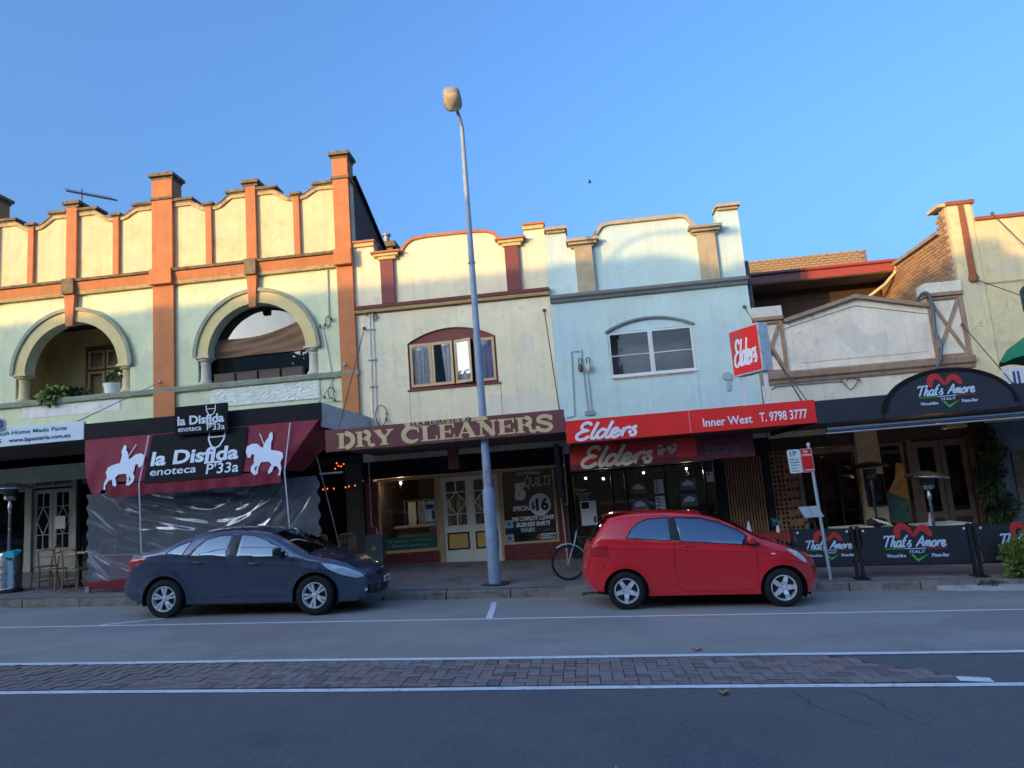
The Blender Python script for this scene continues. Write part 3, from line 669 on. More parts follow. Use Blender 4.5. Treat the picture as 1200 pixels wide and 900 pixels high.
# left shop front under the awning
sz = lambda x: path_z(x, 18.4)
MB().box(X0, -15.7, F, F + .3, -0.2 + sz(-18), 3.21).box(-15.7, -10.2, F, F + .25, 3.62, 3.85).build('shop_lintel', dark2, B1)
grey_t = mat('grey_green_timber', (0.34, 0.37, 0.33), 0.7, vary=0.15, bump=0.1)
window(B1, -15.7, -14.62, 1.05, 3.05, F + .1, grey_t, glass, 1, 1, .06, .04, .08, 'shop_window')
window(B1, -15.7, -14.62, 3.12, 3.55, F + .1, grey_t, glass, 4, 1, .05, .03, .08, 'fanlight')
MB().box(-15.7, -14.62, F + .08, F + .2, .5, 1.05).build('stallriser', grey_t, B1)
MB().box(-14.60, -14.45, F + .05, F + .25, .5, 3.6).box(-13.32, -13.2, F + .05, F + .25, .5, 3.6).build('door_post', grey_t, B1)
window(B1, -14.44, -13.33, 3.05, 3.55, F + .1, grey_t, glass, 2, 1, .06, .04, .08, 'fanlight')
def lattice_door(parent, x0, x1, z0, z1, y, fm, pm, pb_, zg=.44, panel=True):
    h = z1 - z0; ga, gb = z0 + zg * h, z1 - .10; xa, xb = x0 + .10, x1 - .10; cx = (xa + xb) / 2
    d = MB(); d.slab(rect(x0, x1, z0, z1), [rect(xa, xb, ga, gb)], y, y + .05); o = d.build('door', fm, parent, bevel=.004)
    MB().box(xa, xb, y + .03, y + .036, ga, gb).build('pane', glass, o)
    za, zb = ga + .25 * (gb - ga), ga + .75 * (gb - ga); zc = (ga + gb) / 2
    for p, q in (((xa, za), (xb, za)), ((xa, zb), (xb, zb)), ((cx, ga), (cx, za)), ((cx, zb), (cx, gb)), ((cx, za), (xa, zc)), ((cx, za), (xb, zc)), ((xa, zc), (cx, zb)), ((xb, zc), (cx, zb))):
        m_ = MB(); m_.ribbon([p, q], -.012, .012, y + .001, y + .028); m_.build('glazing_bar', fm, o)
    if panel:
        MB().box(xa - .03, xb + .03, y - .008, y - .001, z0 + .16 * h, z0 + .36 * h).build('panel_border', pb_, o)
        MB().box(xa + .01, xb - .01, y - .018, y - .009, z0 + .16 * h + .04, z0 + .36 * h - .04).build('panel', pm, o, bevel=.003)
    return o
lattice_door(B1, -14.44, -13.9, .60, 3.0, F + .12, grey_t, grey_t, grey_t, .36, False)
lattice_door(B1, -13.89, -13.35, .60, 3.0, F + .12, grey_t, grey_t, grey_t, .36, False)
MB().box(-13.78, -13.5, F + .05, F + .065, 1.95, 2.28).build('notice', white_p, B1)
window(B1, -13.18, -10.9, 1.05, 3.55, F + .1, dark, glass, 2, 1, .05, .04, .08, 'shop_window')
MB().box(-13.18, -10.9, F + .08, F + .2, .3, 1.05).build('stallriser', dark2, B1)
MB().box(-10.88, -10.5, F, F + .3, -.2, 3.85).build('shop_pier', dark2, B1)
window(B1, -10.48, -7.9, 1.0, 3.4, F + .1, dark, glass, 3, 1, .05, .04, .08, 'shop_window')
MB().box(-10.48, -7.9, F + .08, F + .2, .2, 1.0).build('stallriser', dark2, B1)
MB().box(-7.88, -7.6, F, F + .3, -.1, 3.85).box(-7.6, -5.47, F, F + .3, 3.0, 3.4).build('shop_pier', dark2, B1)
MB().box(-5.95, -5.5, F + .02, F + .3, 0, 3.0).build('shop_pier', mat('grey_olive', (.085, .085, .07), .8, vary=.2), B1)
# awnings of building 1
def awning(parent, x0, x1, z0, z1, fm, y0=14.4, y1=F - .001, sides=None, name='awning', roof=None, sm=None):
    o = MB().box(x0, x1, y0, y0 + .06, z0, z1).build(name, fm, parent, bevel=.006)
    MB().box(x0 + .01, x1 - .01, y0 + .061, y1, z1 - .09, z1 - .05).build('awning_roof', roof or tar, o)
    MB().box(x0 + .03, x1 - .03, y0 + .061, y1, z0 + .08, z0 + .10).build('awning_soffit', sm or soff, o)
    return o
fas_dark = mat('black_fascia', (0.02, 0.02, 0.025), 0.6, spec=.12, vary=0.15, scale=3, bump=0.03)
aw1 = awning(B1, -10.37, -5.20, 3.74, 4.10, fas_dark)
q = [(14.461, 3.60), (F, 3.60), (F, 4.13), (14.461, 4.11)]
b = MB(); b.add([(-5.235, y, z) for y, z in q] + [(-5.205, y, z) for y, z in q], [(0, 1, 2, 3), (7, 6, 5, 4)] + [(i, (i + 1) % 4, (i + 1) % 4 + 4, i + 4) for i in range(4)])
b.build('awning_end', mat('blue_grey_sheet', (0.36, 0.43, 0.52), 0.5, vary=0.12, scale=3, stain=(.2, .24, .3), stain_amt=.5), aw1)
awsg = awning(B1, -20.9, -10.375, 3.775, 4.17, mat('pasta_white', (0.72, 0.84, 0.92), 0.5, vary=0.05), name='awning')
teal = mat('teal_ink', (0.03, 0.24, 0.28), 0.6, vary=0, bump=0); navy = mat('navy_ink', (0.03, 0.06, 0.2), 0.6, vary=0, bump=0)
txt('Specialists in Fresh Home Made Pasta', -13.35, -10.75, 3.985, 4.10, 14.395, teal, awsg, bold=.02)
txt('(02) 9799 6975    www.lapasteria.com.au', -13.15, -10.68, 3.82, 3.94, 14.395, navy, awsg, bold=.015)
lg = MB(); lg.lathe([(0, -.02), (.14, -.02), (.14, .02), (0, .02)], (-12.27, 14.38, 4.25), 24, axis='y'); lg.build('logo_disc', mat('pale_grey_disc', (.5, .55, .58), .6), awsg)
lg = MB(); lg.ribbon(arc(-12.27, 4.25, .095, 0, 360, 20)[:-1], -.012, .012, 14.345, 14.36, closed=True); lg.ribbon([(-12.28, 4.2), (-12.28, 4.3), (-12.23, 4.33), (-12.22, 4.19)], -.01, .01, 14.345, 14.36); lg.build('logo', navy, awsg)

# ================================================================== 2  dry cleaners, cream with burgundy trims
B2 = thing('terrace_building', 'cream two storey building with burgundy trims and arched casement window above the dry cleaners', 'building', (-2.93, F, path_z(-2.93, F)))
X0, X1 = -5.458, -0.392
topl = [(X0, 3.0), (X1, 3.0), (X1, 8.74), (-.92, 8.74), (-.92, 8.30), (-1.5, 8.30), (-1.60, 8.50), (-1.72, 8.63), (-1.9, 8.70), (-2.2, 8.73), (-3.5, 8.74), (-3.85, 8.70), (-4.02, 8.60), (-4.13, 8.46), (-4.2, 8.30), (-4.9, 8.30), (-4.9, 8.76), (X0, 8.76)]
wh = [(-4.15, 4.74), (-1.86, 4.74), (-1.86, 5.94)] + [(x, z) for x, z in arc(-3.005, 4.10, 2.17, 58, 122, 16)][0:] + [(-4.15, 5.94)]
b = MB(); b.slab(topl, [wh], F, F + .3); b.build('wall', cream2, B2)
b = MB(); b.ribbon([(-1.5, 8.36), (-1.60, 8.52), (-1.72, 8.65), (-1.9, 8.72), (-2.2, 8.75), (-3.5, 8.76), (-3.85, 8.72), (-4.02, 8.62), (-4.13, 8.48), (-4.17, 8.36)], -.05, .03, F - .05, F + .33); b.build('parapet_rim', terra, B2, bevel=.006)
for x0, x1, z in ((X0, -4.88, 8.76), (-.94, X1 + .0, 8.74)):
    MB().box(x0, x1, F - .06, F + .34, z - .10, z - .002).build('pier_mould', ctrim, B2, bevel=.006)
    MB().box(x0 - .0, x1 + .03, F - .1, F + .38, z, z + .06).build('pier_coping', terra, B2, bevel=.008)
for x0, x1 in ((-4.73, -4.38), (-1.45, -1.09)):
    MB().box(x0, x1, F - .10, F - .002, 7.05, 8.22).build('pilaster', burg, B2, bevel=.006)
    MB().box(x0 - .15, x1 + .15, F - .17, F + .32, 8.31, 8.38).build('capital_mould', ctrim, B2, bevel=.008)
    MB().box(x0 - .04, x1 + .08, F - .13, F + .31, 8.225, 8.308).build('capital', ctrim, B2, bevel=.008)
    MB().box(x0 - .22, x1 + .22, F - .22, F + .36, 8.385, 8.435).build('capital_coping', terra, B2, bevel=.008)
b = MB(); b.mould([(F, 6.93), (F - .16, 6.94), (F - .18, 7.02), (F, 7.04)], X0, X1); b.build('cornice_cap', burg, B2)
b = MB(); b.mould([(F, 6.86), (F - .08, 6.86), (F - .13, 6.928), (F, 6.928)], X0, X1); b.build('cornice', ctrim, B2)
MB().box(X0, X1, F - .04, F - .001, 6.83, 6.858).build('cornice_foot', burg, B2)
b = MB(); b.slab(wh, [rect(-4.10, -1.91, 4.80, 5.93)], F + .06, F + .22); wf = b.build('window_surround', burg, B2, bevel=.004)
def casement(x0, x1, ang, hinge_left=True):
    w_ = x1 - x0; o = MB(); o.slab(rect(0, w_, 4.80, 5.92), [rect(.06, w_ - .06, 4.87, 5.85)], -.02, .02)
    hx = x0 if hinge_left else x1; sg = 1 if hinge_left else -1
    def fn(v):
        x = v[0] if hinge_left else w_ - v[0]; a = R(ang)
        return (hx + sg * (x * math.cos(a)), F + .03 - x * math.sin(a) + v[1], v[2])
    fr = o.build('casement', tanf, B2, fn=fn)
    p = MB(); p.slab(rect(.06, w_ - .06, 4.87, 5.85), [], -.003, .003); p.build('pane', glass_up, fr, fn=fn); return fr
casement(-4.10, -3.54, 0); casement(-3.53, -2.98, 5); casement(-2.47, -2.95, 35, False) if False else casement(-2.95, -2.46, 22); casement(-2.44, -1.91, 0)
drape(B2, -4.08, -3.56, 4.85, 5.9, F + .12, curtain, sway=.05); drape(B2, -3.3, -3.0, 4.85, 5.9, F + .14, curtain, sway=.08)
drape(B2, -2.25, -1.93, 4.85, 5.9, F + .12, mat('lilac_curtain', (.55, .50, .75), .9)); drape(B2, -2.95, -2.6, 4.85, 5.9, F + .14, curtain)
MB().box(X0 + .2, X1 - .2, F + 2, F + 2.1, 4.4, 6.6).build('upper_room', intr, B2)
for x in (-4.16, -1.82): MB().box(x - .008, x + .008, F - .006, F - .001, 3.55, 4.72).build('render_joint', trimc, B2)
MB().box(-4.15, -1.83, F - .008, F - .0015, 3.55, 4.72).build('render_panel', cream2, B2)
MB().box(-4.2, -1.8, F - .05, F + .06, 4.70, 4.738).build('window_sill', burg, B2, bevel=.005)
body(B2, X0, X1, 7.6, pb, ceil=3.1)
# shop front
b = MB(); b.box(X0, X1, F, F + .25, 2.56, 2.995); b.build('shop_lintel', dark, B2)
for q in ((-5.44, -5.13, path_z(-5.4, 18) - .1, 2.50), (-5.129, -3.66, .2, .70), (-2.03, -.671, 0, .69), (-.67, -.41, 0, 2.5)): MB().box(q[0], q[1], F, F + .25, q[2], q[3]).build('mortar_bed', mort, B2)
bricks_face(B2, -5.44, -5.13, .46, 2.50, F, brk_m); bricks_face(B2, -5.13, -3.66, .35, .70, F, brk_m)
bricks_face(B2, -2.03, -.66, .26, .69, F, brk_m); bricks_face(B2, -.66, -.42, .23, 2.5, F, brk_m)
window(B2, -5.12, -3.62, .72, 2.53, F - .02, tanf, glass, 1, 1, .05, .04, .09, 'shop_window')
window(B2, -2.03, -.68, .71, 2.53, F - .02, tanf, glass, 1, 1, .05, .04, .09, 'shop_window')
MB().box(-3.61, -3.50, F - .04, F + .1, path_z(-3.5, 18), 2.53).box(-3.50, -2.03, F - .02, F + .1, 2.46, 2.53).box(-2.08, -2.035, F - .02, F + .1, .3, 2.46).build('door_frame', tanf, B2, bevel=.004)
ochp = mat('ochre_panel', (0.75, 0.45, 0.12), 0.6, vary=.08)
lattice_door(B2, -3.49, -2.80, .34, 2.45, F, creamf, ochp, dark); lattice_door(B2, -2.79, -2.09, .33, 2.45, F, creamf, ochp, dark)
MB().box(-3.5, -2.05, F - .25, F + .2, path_z(-2.8, 18) - .1, .30).build('door_step', conc, B2)
gsn = MB().box(-5.05, -3.67, F + .01, F + .02, .78, 1.07).build('window_sign', mat('sign_green', (0.02, 0.12, 0.085), 0.5, vary=.1), B2)
inkg = mat('pale_green_ink', (0.30, 0.45, 0.36), .6, vary=0, bump=0)
txt('Dry Cleaners & 1 Hr Alterations', -4.93, -3.82, .945, 1.02, F + .008, inkg, gsn); txt('Domestic Goods Start', -4.82, -3.9, .84, .915, F + .008, inkg, gsn)
po = MB().box(-3.96, -3.69, F + .015, F + .02, 1.42, 1.86).build('window_poster', white_p, B2)
MB().box(-3.93, -3.72, F + .011, F + .0145, 1.72, 1.83).box(-3.78, -3.71, F + .011, F + .0145, 1.46, 1.68).build('poster_print', navy, po)
# painted and stuck lettering on the right window
wh1 = mat('window_white', (0.92, 0.93, 0.90), .6, vary=.1, bump=0); crm = mat('window_cream', (0.88, 0.86, 0.70), .6, vary=.1, bump=0); aqu = mat('window_aqua', (0.5, 0.68, 0.64), .6, vary=.1, bump=0); blk = mat('ink_black', (.012, .012, .012), .5, vary=0, bump=0)
yw = F + .012
wd = MB(); q = arc(-1.08, 1.62, .27, 0, 360, 28)[:-1]; wd.slab(q, [], yw, yw + .004); dd = wd.build('price_disc', wh1, B2)
txt('$', -1.30, -1.20, 1.50, 1.70, yw - .001, blk, dd, bold=.02); txt('16', -1.18, -.87, 1.47, 1.78, yw - .001, blk, dd, bold=.04)
txt('QUILTS', -1.42, -.76, 2.02, 2.32, yw - .002, crm, B2, bold=.0, shear=.25); txt('5', -1.68, -1.40, 1.75, 2.18, yw, crm, B2, bold=.10)
txt('DOONAS', -1.60, -1.0, 2.36, 2.44, yw, crm, B2, bold=.01, shear=.3); txt('SPECIAL', -1.76, -1.30, 1.50, 1.62, yw, wh1, B2, bold=.05, shear=.2)
txt('THE COMPLETE CLEANER', -1.80, -.76, 1.25, 1.36, yw, wh1, B2, bold=.04, shear=.3); txt('BUSINESS SHIRTS', -1.7, -.86, 1.11, 1.22, yw, wh1, B2, bold=.04, shear=.3)
txt('WASH', -1.6, -1.25, .98, 1.09, yw, aqu, B2, bold=.04, shear=.2)
hz = MB().box(-1.13, -.76, yw - .002, yw + .002, .79, .92).build('hazard_plate', white_p, B2); txt('HAZCHEM', -1.12, -.77, .81, .90, yw - .003, blk, hz, bold=.03)
MB().slab([(-1.25, .80), (-1.14, .80), (-1.17, .93)], [], yw, yw + .004).build('hazard_mark', mat('orange_red', (.5, .08, .03), .6), B2)
for zz in (1.20, .86):
    o = MB().box(-1.98, -1.78, yw, yw + .004, zz - .09, zz + .09).build('card', mat('pale_blue_card' + str(zz), (.35, .5, .58), .6), B2)
    MB().slab(arc(-1.88, zz, .05, 0, 360, 14)[:-1], [], yw - .003, yw - .001).build('card_mark', mat('blue_ink' + str(zz), (.08, .12, .45), .6), o)
# folded laundry bags and counter inside the shop
lb = mat('laundry_pale', (0.38, 0.42, 0.42), .8, vary=.25, scale=4)
for k in range(7):
    b = MB(); b.ball((-1.75 + (k % 3) * .42, F + .45, .75 + .17 * (k // 3)), .2, 1.05, .7, .42, 12, 8)
    tag(b.build('laundry_bag', lb, None, smooth='all'), 'pale folded laundry bundle at %s of the pile in the right cleaners window' % ('lower left', 'lower middle', 'lower right', 'middle left', 'the centre', 'middle right', 'the top')[k], 'laundry', 'laundry bundles behind the dry cleaners window')
bulb_m = mat('bulb_warm', (1, .8, .5), .5, vary=0, bump=0, emit=(1, .75, .45), estr=6)
B2b = thing('pendant_bulb', 'small bare bulb glowing at the top of the left dry cleaners window', 'lamp', (-4.72, F + .8, 2.52))
MB().ball((-4.72, F + .8, 2.44), .035).build('bulb', bulb_m, B2b); MB().tube([(-4.72, F + .8, 2.47), (-4.72, F + .8, 2.9)], .006, 5).build('cord', dark, B2b)
point(-4.72, F + .8, 2.36, 9, (1, .72, .42)); point(-1.4, F + 1.6, 2.6, 8, (1, .85, .7))  # second light is an added fill behind the right window, no bulb there
ct = thing('counter', 'pale counter inside the left window of the dry cleaners', 'counter', (-4.5, F + 1.4, .3))
MB().box(-5.0, -4.1, F + 1.2, F + 1.7, .3, 1.25).build('base', lb, ct); MB().box(-5.05, -4.05, F + 1.15, F + 1.75, 1.25, 1.3).build('worktop', white_p, ct)
rk = thing('clothes_rail', 'rail of bagged clothes hanging inside the dry cleaners', 'rail', (-3.9, F + 2.2, .3))
MB().tube([(-5.0, F + 2.2, 1.95), (-2.4, F + 2.2, 1.95)], .015, 6).tube([(-5.0, F + 2.2, .3), (-5.0, F + 2.2, 1.95)], .015, 6).tube([(-2.4, F + 2.2, .3), (-2.4, F + 2.2, 1.95)], .015, 6).build('frame', steel, rk)
for k in range(9):
    drape(rk, -4.9 + k * .27, -4.68 + k * .27, .95, 1.92, F + 2.2, lb if k % 3 else curtain, 'garment', .05, .15)
# awning and sign
burg_s = mat('burgundy_fascia', (0.19, 0.050, 0.055), 0.5, vary=0.12, scale=3, bump=0.05)
aw2 = awning(B2, -5.13, -.235, 3.06, 3.515, burg_s)
gold = mat('gold_letter', (0.72, 0.55, 0.28), 0.5, vary=0.12, scale=12, bump=0)
serif('DRY CLEANERS', -4.88, -.47, 3.115, 3.425, 14.393, gold, aw2)
gs = MB(); gs.slab([(-3.52, 3.52), (-3.44, 3.47), (-3.48, 3.435), (-1.80, 3.435), (-1.76, 3.47), (-1.80, 3.52)], [], 14.389, 14.394); gso = gs.build('name_scroll', gold, aw2)
serif('HABERFIELD', -3.36, -2.10, 3.448, 3.510, 14.386, mat('brown_ink', (.10, .04, .03), .6, vary=0, bump=0), gso)
hs = thing('hanging_sign', 'small plain burgundy sign hanging below the dry cleaners awning', 'sign', (-2.66, 15.5, 3.1))
MB().box(-2.82, -2.60, 15.45, 15.6, 2.56, 2.98).build('board', burg, hs); MB().tube([(-2.71, 15.5, 2.98), (-2.71, 15.5, 3.15)], .01, 5).build('hanger', steel, hs)

# ================================================================== 3  pale blue building
B3 = thing('terrace_building', 'pale blue two storey building with stepped parapet above the red real estate awning', 'building', (2.07, F, path_z(2.07, F)))
X0, X1 = -0.388, 4.525
topl = [(X0, 2.8), (X1, 2.8), (X1, 8.58), (3.98, 8.58), (3.98, 8.05), (3.44, 8.05), (3.40, 8.24), (3.20, 8.50), (3.05, 8.54), (1.25, 8.54), (1.08, 8.50), (.86, 8.24), (.82, 8.05), (.16, 8.05), (.16, 8.46), (X0, 8.46)]
wh = [(.96, 4.58), (3.06, 4.58), (3.06, 5.70)] + arc(2.01, 3.70, 2.27, 62.5, 117.5, 16) + [(.96, 5.70)]
b = MB(); b.slab(topl, [wh], F, F + .3); b.build('wall', blue_r, B3)
b = MB(); b.ribbon([(3.40, 8.12), (3.40, 8.25), (3.20, 8.52), (3.05, 8.56), (1.25, 8.56), (1.08, 8.52), (.86, 8.25), (.86, 8.12)], -.05, .04, F - .07, F + .34); b.build('parapet_rim', cap_b, B3, bevel=.006)
for x0, x1, z in ((X0 + .004, .18, 8.46), (3.96, X1 + .03, 8.58)):
    cap_block(B3, 'pier_cap', x0, x1 + .02, z + .001, z + .14, cap_b, .15)
for x0, x1 in ((.34, .79), (3.42, 3.87)):
    MB().box(x0, x1, F - .12, F - .002, 6.79, 7.99).build('pilaster', cap_b, B3, bevel=.006)
    cap_block(B3, 'capital', x0 - .14, x1 + .12, 7.995, 8.12, cap_b, .2); MB().box(x0 - .2, x1 + .18, F - .26, F + .36, 8.122, 8.20).build('capital_coping', cap_b, B3, bevel=.01)
b = MB(); b.mould([(F, 6.62), (F - .07, 6.62), (F - .10, 6.68), (F - .17, 6.72), (F - .19, 6.79), (F, 6.81)], X0, X1 - .0); b.build('cornice', grey_b, B3)
b = MB(); b.ribbon(arc(2.01, 3.70, 2.29, 118.5, 61.5, 20), .0, .05, F - .06, F + .01); b.build('window_hood', grey_b, B3)
b = MB(); b.slab([(.965, 5.725), (3.055, 5.725)] + [(x, z) for x, z in arc(2.01, 3.70, 2.265, 63, 117, 16)], [], F + .03, F + .2); b.build('tympanum', mat('blue_infill', (.56, .76, .80), .8, vary=.08), B3)
for xa in (.965, 2.0125): window(B3, xa, xa + 1.0425, 4.60, 5.715, F + .02, white_p, glass_up, 1, 2, .05, .022, .07, 'window', zs=[4.60, 5.12, 5.715])
MB().box(.93, 3.09, F - .035, F + .02, 4.555, 4.598).build('window_sill', white_p, B3, bevel=.006)
MB().box(1.0, 2.95, F - .012, F - .001, 4.50, 4.553).build('flaking_edge', mat('bare_brick', (.5, .36, .28), .9, vary=.3, scale=12, stain=(.6, .62, .6), stain_amt=.9, stain_scale=6), B3)
MB().box(.97, 3.05, F - .012, F - .0015, 3.25, 4.49).build('render_panel', blue_r, B3, bevel=.003)
MB().box(X0 + .2, X1 - .2, F + .7, F + .8, 4.4, 6.4).build('upper_room', mat('grey_blind', (.30, .32, .34), .9, vary=.1), B3)
body(B3, X0, X1 - .02, 7.4, pb, ceil=2.85)
MB().box(X1 - .0, X1 + .13, F + .12, F + .3, 5.5, 7.25).build('quoin', mat('blue_brick', (.06, .07, .09), .8, vary=.5, scale=12), B3)
# shop front, dark glazing full of window cards
charc = mat('charcoal_frame', (.016, .018, .024), .6, spec=.2, vary=.15, bump=.03)
MB().box(X0, X1, F, F + .25, 2.36, 2.795).build('shop_lintel', charc, B3)
window(B3, -.36, 3.22, .55, 2.35, F + .02, charc, glass, 1, 1, .05, .05, .07, 'shop_window', xs=[-.36, .72, 1.05, 2.0, 2.95, 3.22])
MB().box(X0, 3.22, F, F + .25, -.1, .545).build('stallriser', charc, B3)
MB().box(3.22, 3.40, F, F + .25, -.2, 2.36).build('shop_pier', charc, B3)
slat_m = mat('timber_slat', (.38, .19, .10), .6, vary=.2, scale=6)
sc = MB().box(3.42, 4.32, F + .04, F + .07, 0, 2.355).build('slat_screen', dark, B3)
for k in range(13):
    x = 3.44 + k * .068; MB().box(x, x + .034, F - .0, F + .038, 0.02, 2.35).build('slat', slat_m, sc)
MB().box(4.33, X1, F - .02, F + .25, -.3, 2.36).build('shop_pier', charc, B3)
card = mat('card_white', (.82, .84, .86), .5, vary=.05, bump=0)
def wcard(x0, x1, z0, z1, kind, lab):
    o = MB().box(x0, x1, F - .004, F + .004, z0, z1).build('window_card', card if kind != 'photo' else dark2, B3)
    w_, h_ = x1 - x0, z1 - z0
    if kind == 'photo':
        sk = mat('print_sky%d' % (int(x0 * 100) + int(z0 * 10)), random.choice(((.30, .12, .06), (.12, .16, .22), (.24, .18, .12))), .4, vary=.5, scale=7, bump=0, stain=(.5, .45, .4), stain_amt=.8, stain_scale=9)
        MB().box(x0 + .02, x1 - .02, F - .007, F - .0045, z0 + .03, z1 - .02).build('print', sk, o)
        MB().slab([(x0 + w_ * .2, z0 + h_ * .4), (x0 + w_ * .8, z0 + h_ * .4), (x0 + w_ * .8, z0 + h_ * .6), (x0 + w_ * .5, z0 + h_ * .8), (x0 + w_ * .2, z0 + h_ * .6)], [], F - .009, F - .0075).build('print_house', card, o)
    elif kind == 'list':
        for k in range(4): MB().box(x0 + .03, x1 - .12, F - .007, F - .0045, z0 + h_ * (.12 + .22 * k), z0 + h_ * (.2 + .22 * k)).build('print', charc, o)
    else:
        MB().box(x0 + .03, x0 + w_ * .55, F - .007, F - .0045, z0 + h_ * .68, z1 - .03).build('print', charc, o)
        MB().box(x1 - w_ * .22, x1 - .02, F - .007, F - .0045, z0 + h_ * .1, z0 + h_ * .35).build('print', mat('print_red', (.25, .04, .05), .5), o)
    return o
wcard(-.10, .28, 1.03, 1.62, 'notice', '')
wcard(1.12, 1.55, 1.66, 2.0, 'photo', ''); wcard(1.12, 1.56, 1.24, 1.60, 'photo', '')
wcard(1.72, 1.94, 1.66, 2.0, 'list', ''); wcard(1.72, 1.94, 1.24, 1.60, 'list', '')
wcard(2.30, 2.74, 1.66, 2.0, 'photo', ''); wcard(2.30, 2.74, 1.28, 1.62, 'photo', '')
wcard(2.98, 3.14, 1.85, 2.08, 'notice', '')
script('Elders', -.20, .10, 1.86, 1.94, F + .0, card, B3, wt=.2); txt('real estate', -.18, .18, 1.78, 1.83, F, card, B3)
for zz in (1.72, 1.65): txt('INNER WEST', -.12, .12, zz, zz + .04, F, card, B3)
spot_m = mat('spot_white', (1, 1, .95), .5, vary=0, bump=0, emit=(1, .95, .85), estr=10)
for x, z in ((.55, 2.14), (1.6, 2.2), (2.7, 2.22), (.1, 2.18)):
    o = MB().ball((x, F + 1.2, z), .028, seg=8, rings=5).build('ceiling_spot', spot_m, B3)
point(.55, F + 1.2, 2.08, 5, (1, .95, .85)); point(2.7, F + 1.2, 2.1, 6, (1, .92, .8))
MB().box(2.6, 3.2, F + .7, F + .75, .4, 1.35).build('interior_panel', mat('cream_panel', (.5, .44, .32), .8), B3)
red_s = mat('sign_red', (0.88, 0.022, 0.018), 0.4, vary=0.05, scale=3, bump=0.03)
aw3 = awning(B3, -.228, 4.59, 2.825, 3.275, red_s)
lt = mat('letter_white', (0.84, 0.86, 0.92), .5, vary=.03, bump=0)
script('Elders', -.02, 1.17, 2.88, 3.20, 14.393, lt, aw3, wt=.36)
txt('Inner West', 2.44, 3.38, 2.925, 3.09, 14.393, lt, aw3, bold=.018); txt('T. 9798 3777', 3.52, 4.42, 2.925, 3.11, 14.393, lt, aw3, bold=.018)
MB().box(2.185, 2.195, 14.388, 14.399, 2.83, 3.27).build('panel_joint', mat('joint_red', (.8, .35, .3), .5), aw3)
# older sign panel behind and below
os_ = thing('hanging_sign', 'old weathered real estate sign board hung under the red awning with torn vinyl', 'sign', (1.6, 15.3, 2.8))
mar = mat('maroon_board', (0.16, 0.022, 0.03), 0.5, vary=.15, scale=2); 
MB().box(-.22, 3.56, 15.28, 15.33, 2.31, 2.82).build('board', mar, os_, bevel=.003)
MB().box(-.20, 2.38, 15.268, 15.279, 2.42, 2.80).build('red_film', mat('sign_red_old', (0.62, 0.03, 0.025), 0.4, vary=0.2, scale=2), os_)
MB().box(1.98, 2.40, 15.262, 15.2675, 2.40, 2.78).build('red_patch', red_s, os_)
script('Elders', .05, 1.50, 2.36, 2.76, 15.262, mat('letter_old', (0.80, 0.74, 0.56), .5, vary=.15, scale=3), os_, wt=.36)
b = MB()
for k in range(16):
    x = 1.62 + random.random() * .36; z = 2.48 + random.random() * .2; s_ = .05
    b.slab([(x + s_ * random.uniform(.4, 1.4) * math.cos(a), z + s_ * random.uniform(.4, 1.4) * math.sin(a)) for a in [j * math.pi / 3 for j in range(6)]], [], 15.2655 - k * .0004, 15.268)
b.build('torn_film', mat('torn_white', (.6, .55, .5), .7, vary=.3, scale=20), os_)
txt('Estate', 2.58, 3.26, 2.42, 2.64, 15.279, mat('ghost_letter', (.13, .10, .115), .5), os_, bold=.015)
# two sided box sign on posts
ls = thing('box_sign', 'square red and white box sign on two posts standing on the red awning', 'sign', (3.75, 15.3, 3.275))
hx, hy = R(38), 0
dx = Vector((math.cos(R(28)), -math.sin(R(28)), 0)); dn = Vector((math.sin(R(28)), math.cos(R(28)), 0))
# face runs from back-left to front-right, visible side edge on the right
A = Vector((3.42, 15.75, 0)); Bv = Vector((3.86, 15.0, 0)); ux = (Bv - A).normalized(); nrm = Vector((ux.y, -ux.x, 0))
def sp(u, v, z): p = A + ux * u + nrm * (-v); return (p.x, p.y, z)
Wd = (Bv - A).length; z0_, z1_ = 4.02, 5.02; th = .28
def rbox(u0, u1, v0, v1, za, zb, nm, m, par):
    b = MB(); vs = [sp(u, v, z) for z in (za, zb) for (u, v) in ((u0, v0), (u1, v0), (u1, v1), (u0, v1))]
    b.add(vs, [(0, 3, 2, 1), (4, 5, 6, 7), (0, 1, 5, 4), (1, 2, 6, 5), (2, 3, 7, 6), (3, 0, 4, 7)]); return b.build(nm, m, par, bevel=.006)
if nrm.dot(Vector((0, -1, 0))) < 0: nrm = -nrm
rbox(0, Wd, .01, th, z0_, z1_, 'sign_case', mat('aged_white_case', (.52, .60, .66), .6, vary=.15, scale=6, stain=(.25, .28, .3), stain_amt=.6, stain_scale=10), ls)
fc = rbox(.03, Wd - .03, 0.0, .009, z0_ + .03, z1_ - .03, 'sign_face', red_s, ls)
rbox(.05, Wd * .42, -.003, -.0005, z0_ + .25, z1_ - .08, 'faded_patch', mat('faded_red', (.55, .06, .06), .5), fc)
fnv = lambda v: sp(v[0], v[1], v[2])
script('Elders', .12, Wd - .1, 4.22, 4.78, 0.0, lt, fc, wt=.17, shear=.2, fn=lambda v: sp(v[0], v[1] - .004, v[2]))
for u, v in ((.12, .1), (Wd - .12, .16)):
    p = sp(u, v, 0); MB().box(p[0] - .04, p[0] + .04, p[1] - .04, p[1] + .04, 3.225, z0_ - .002).build('post', white_p, ls, bevel=.004)

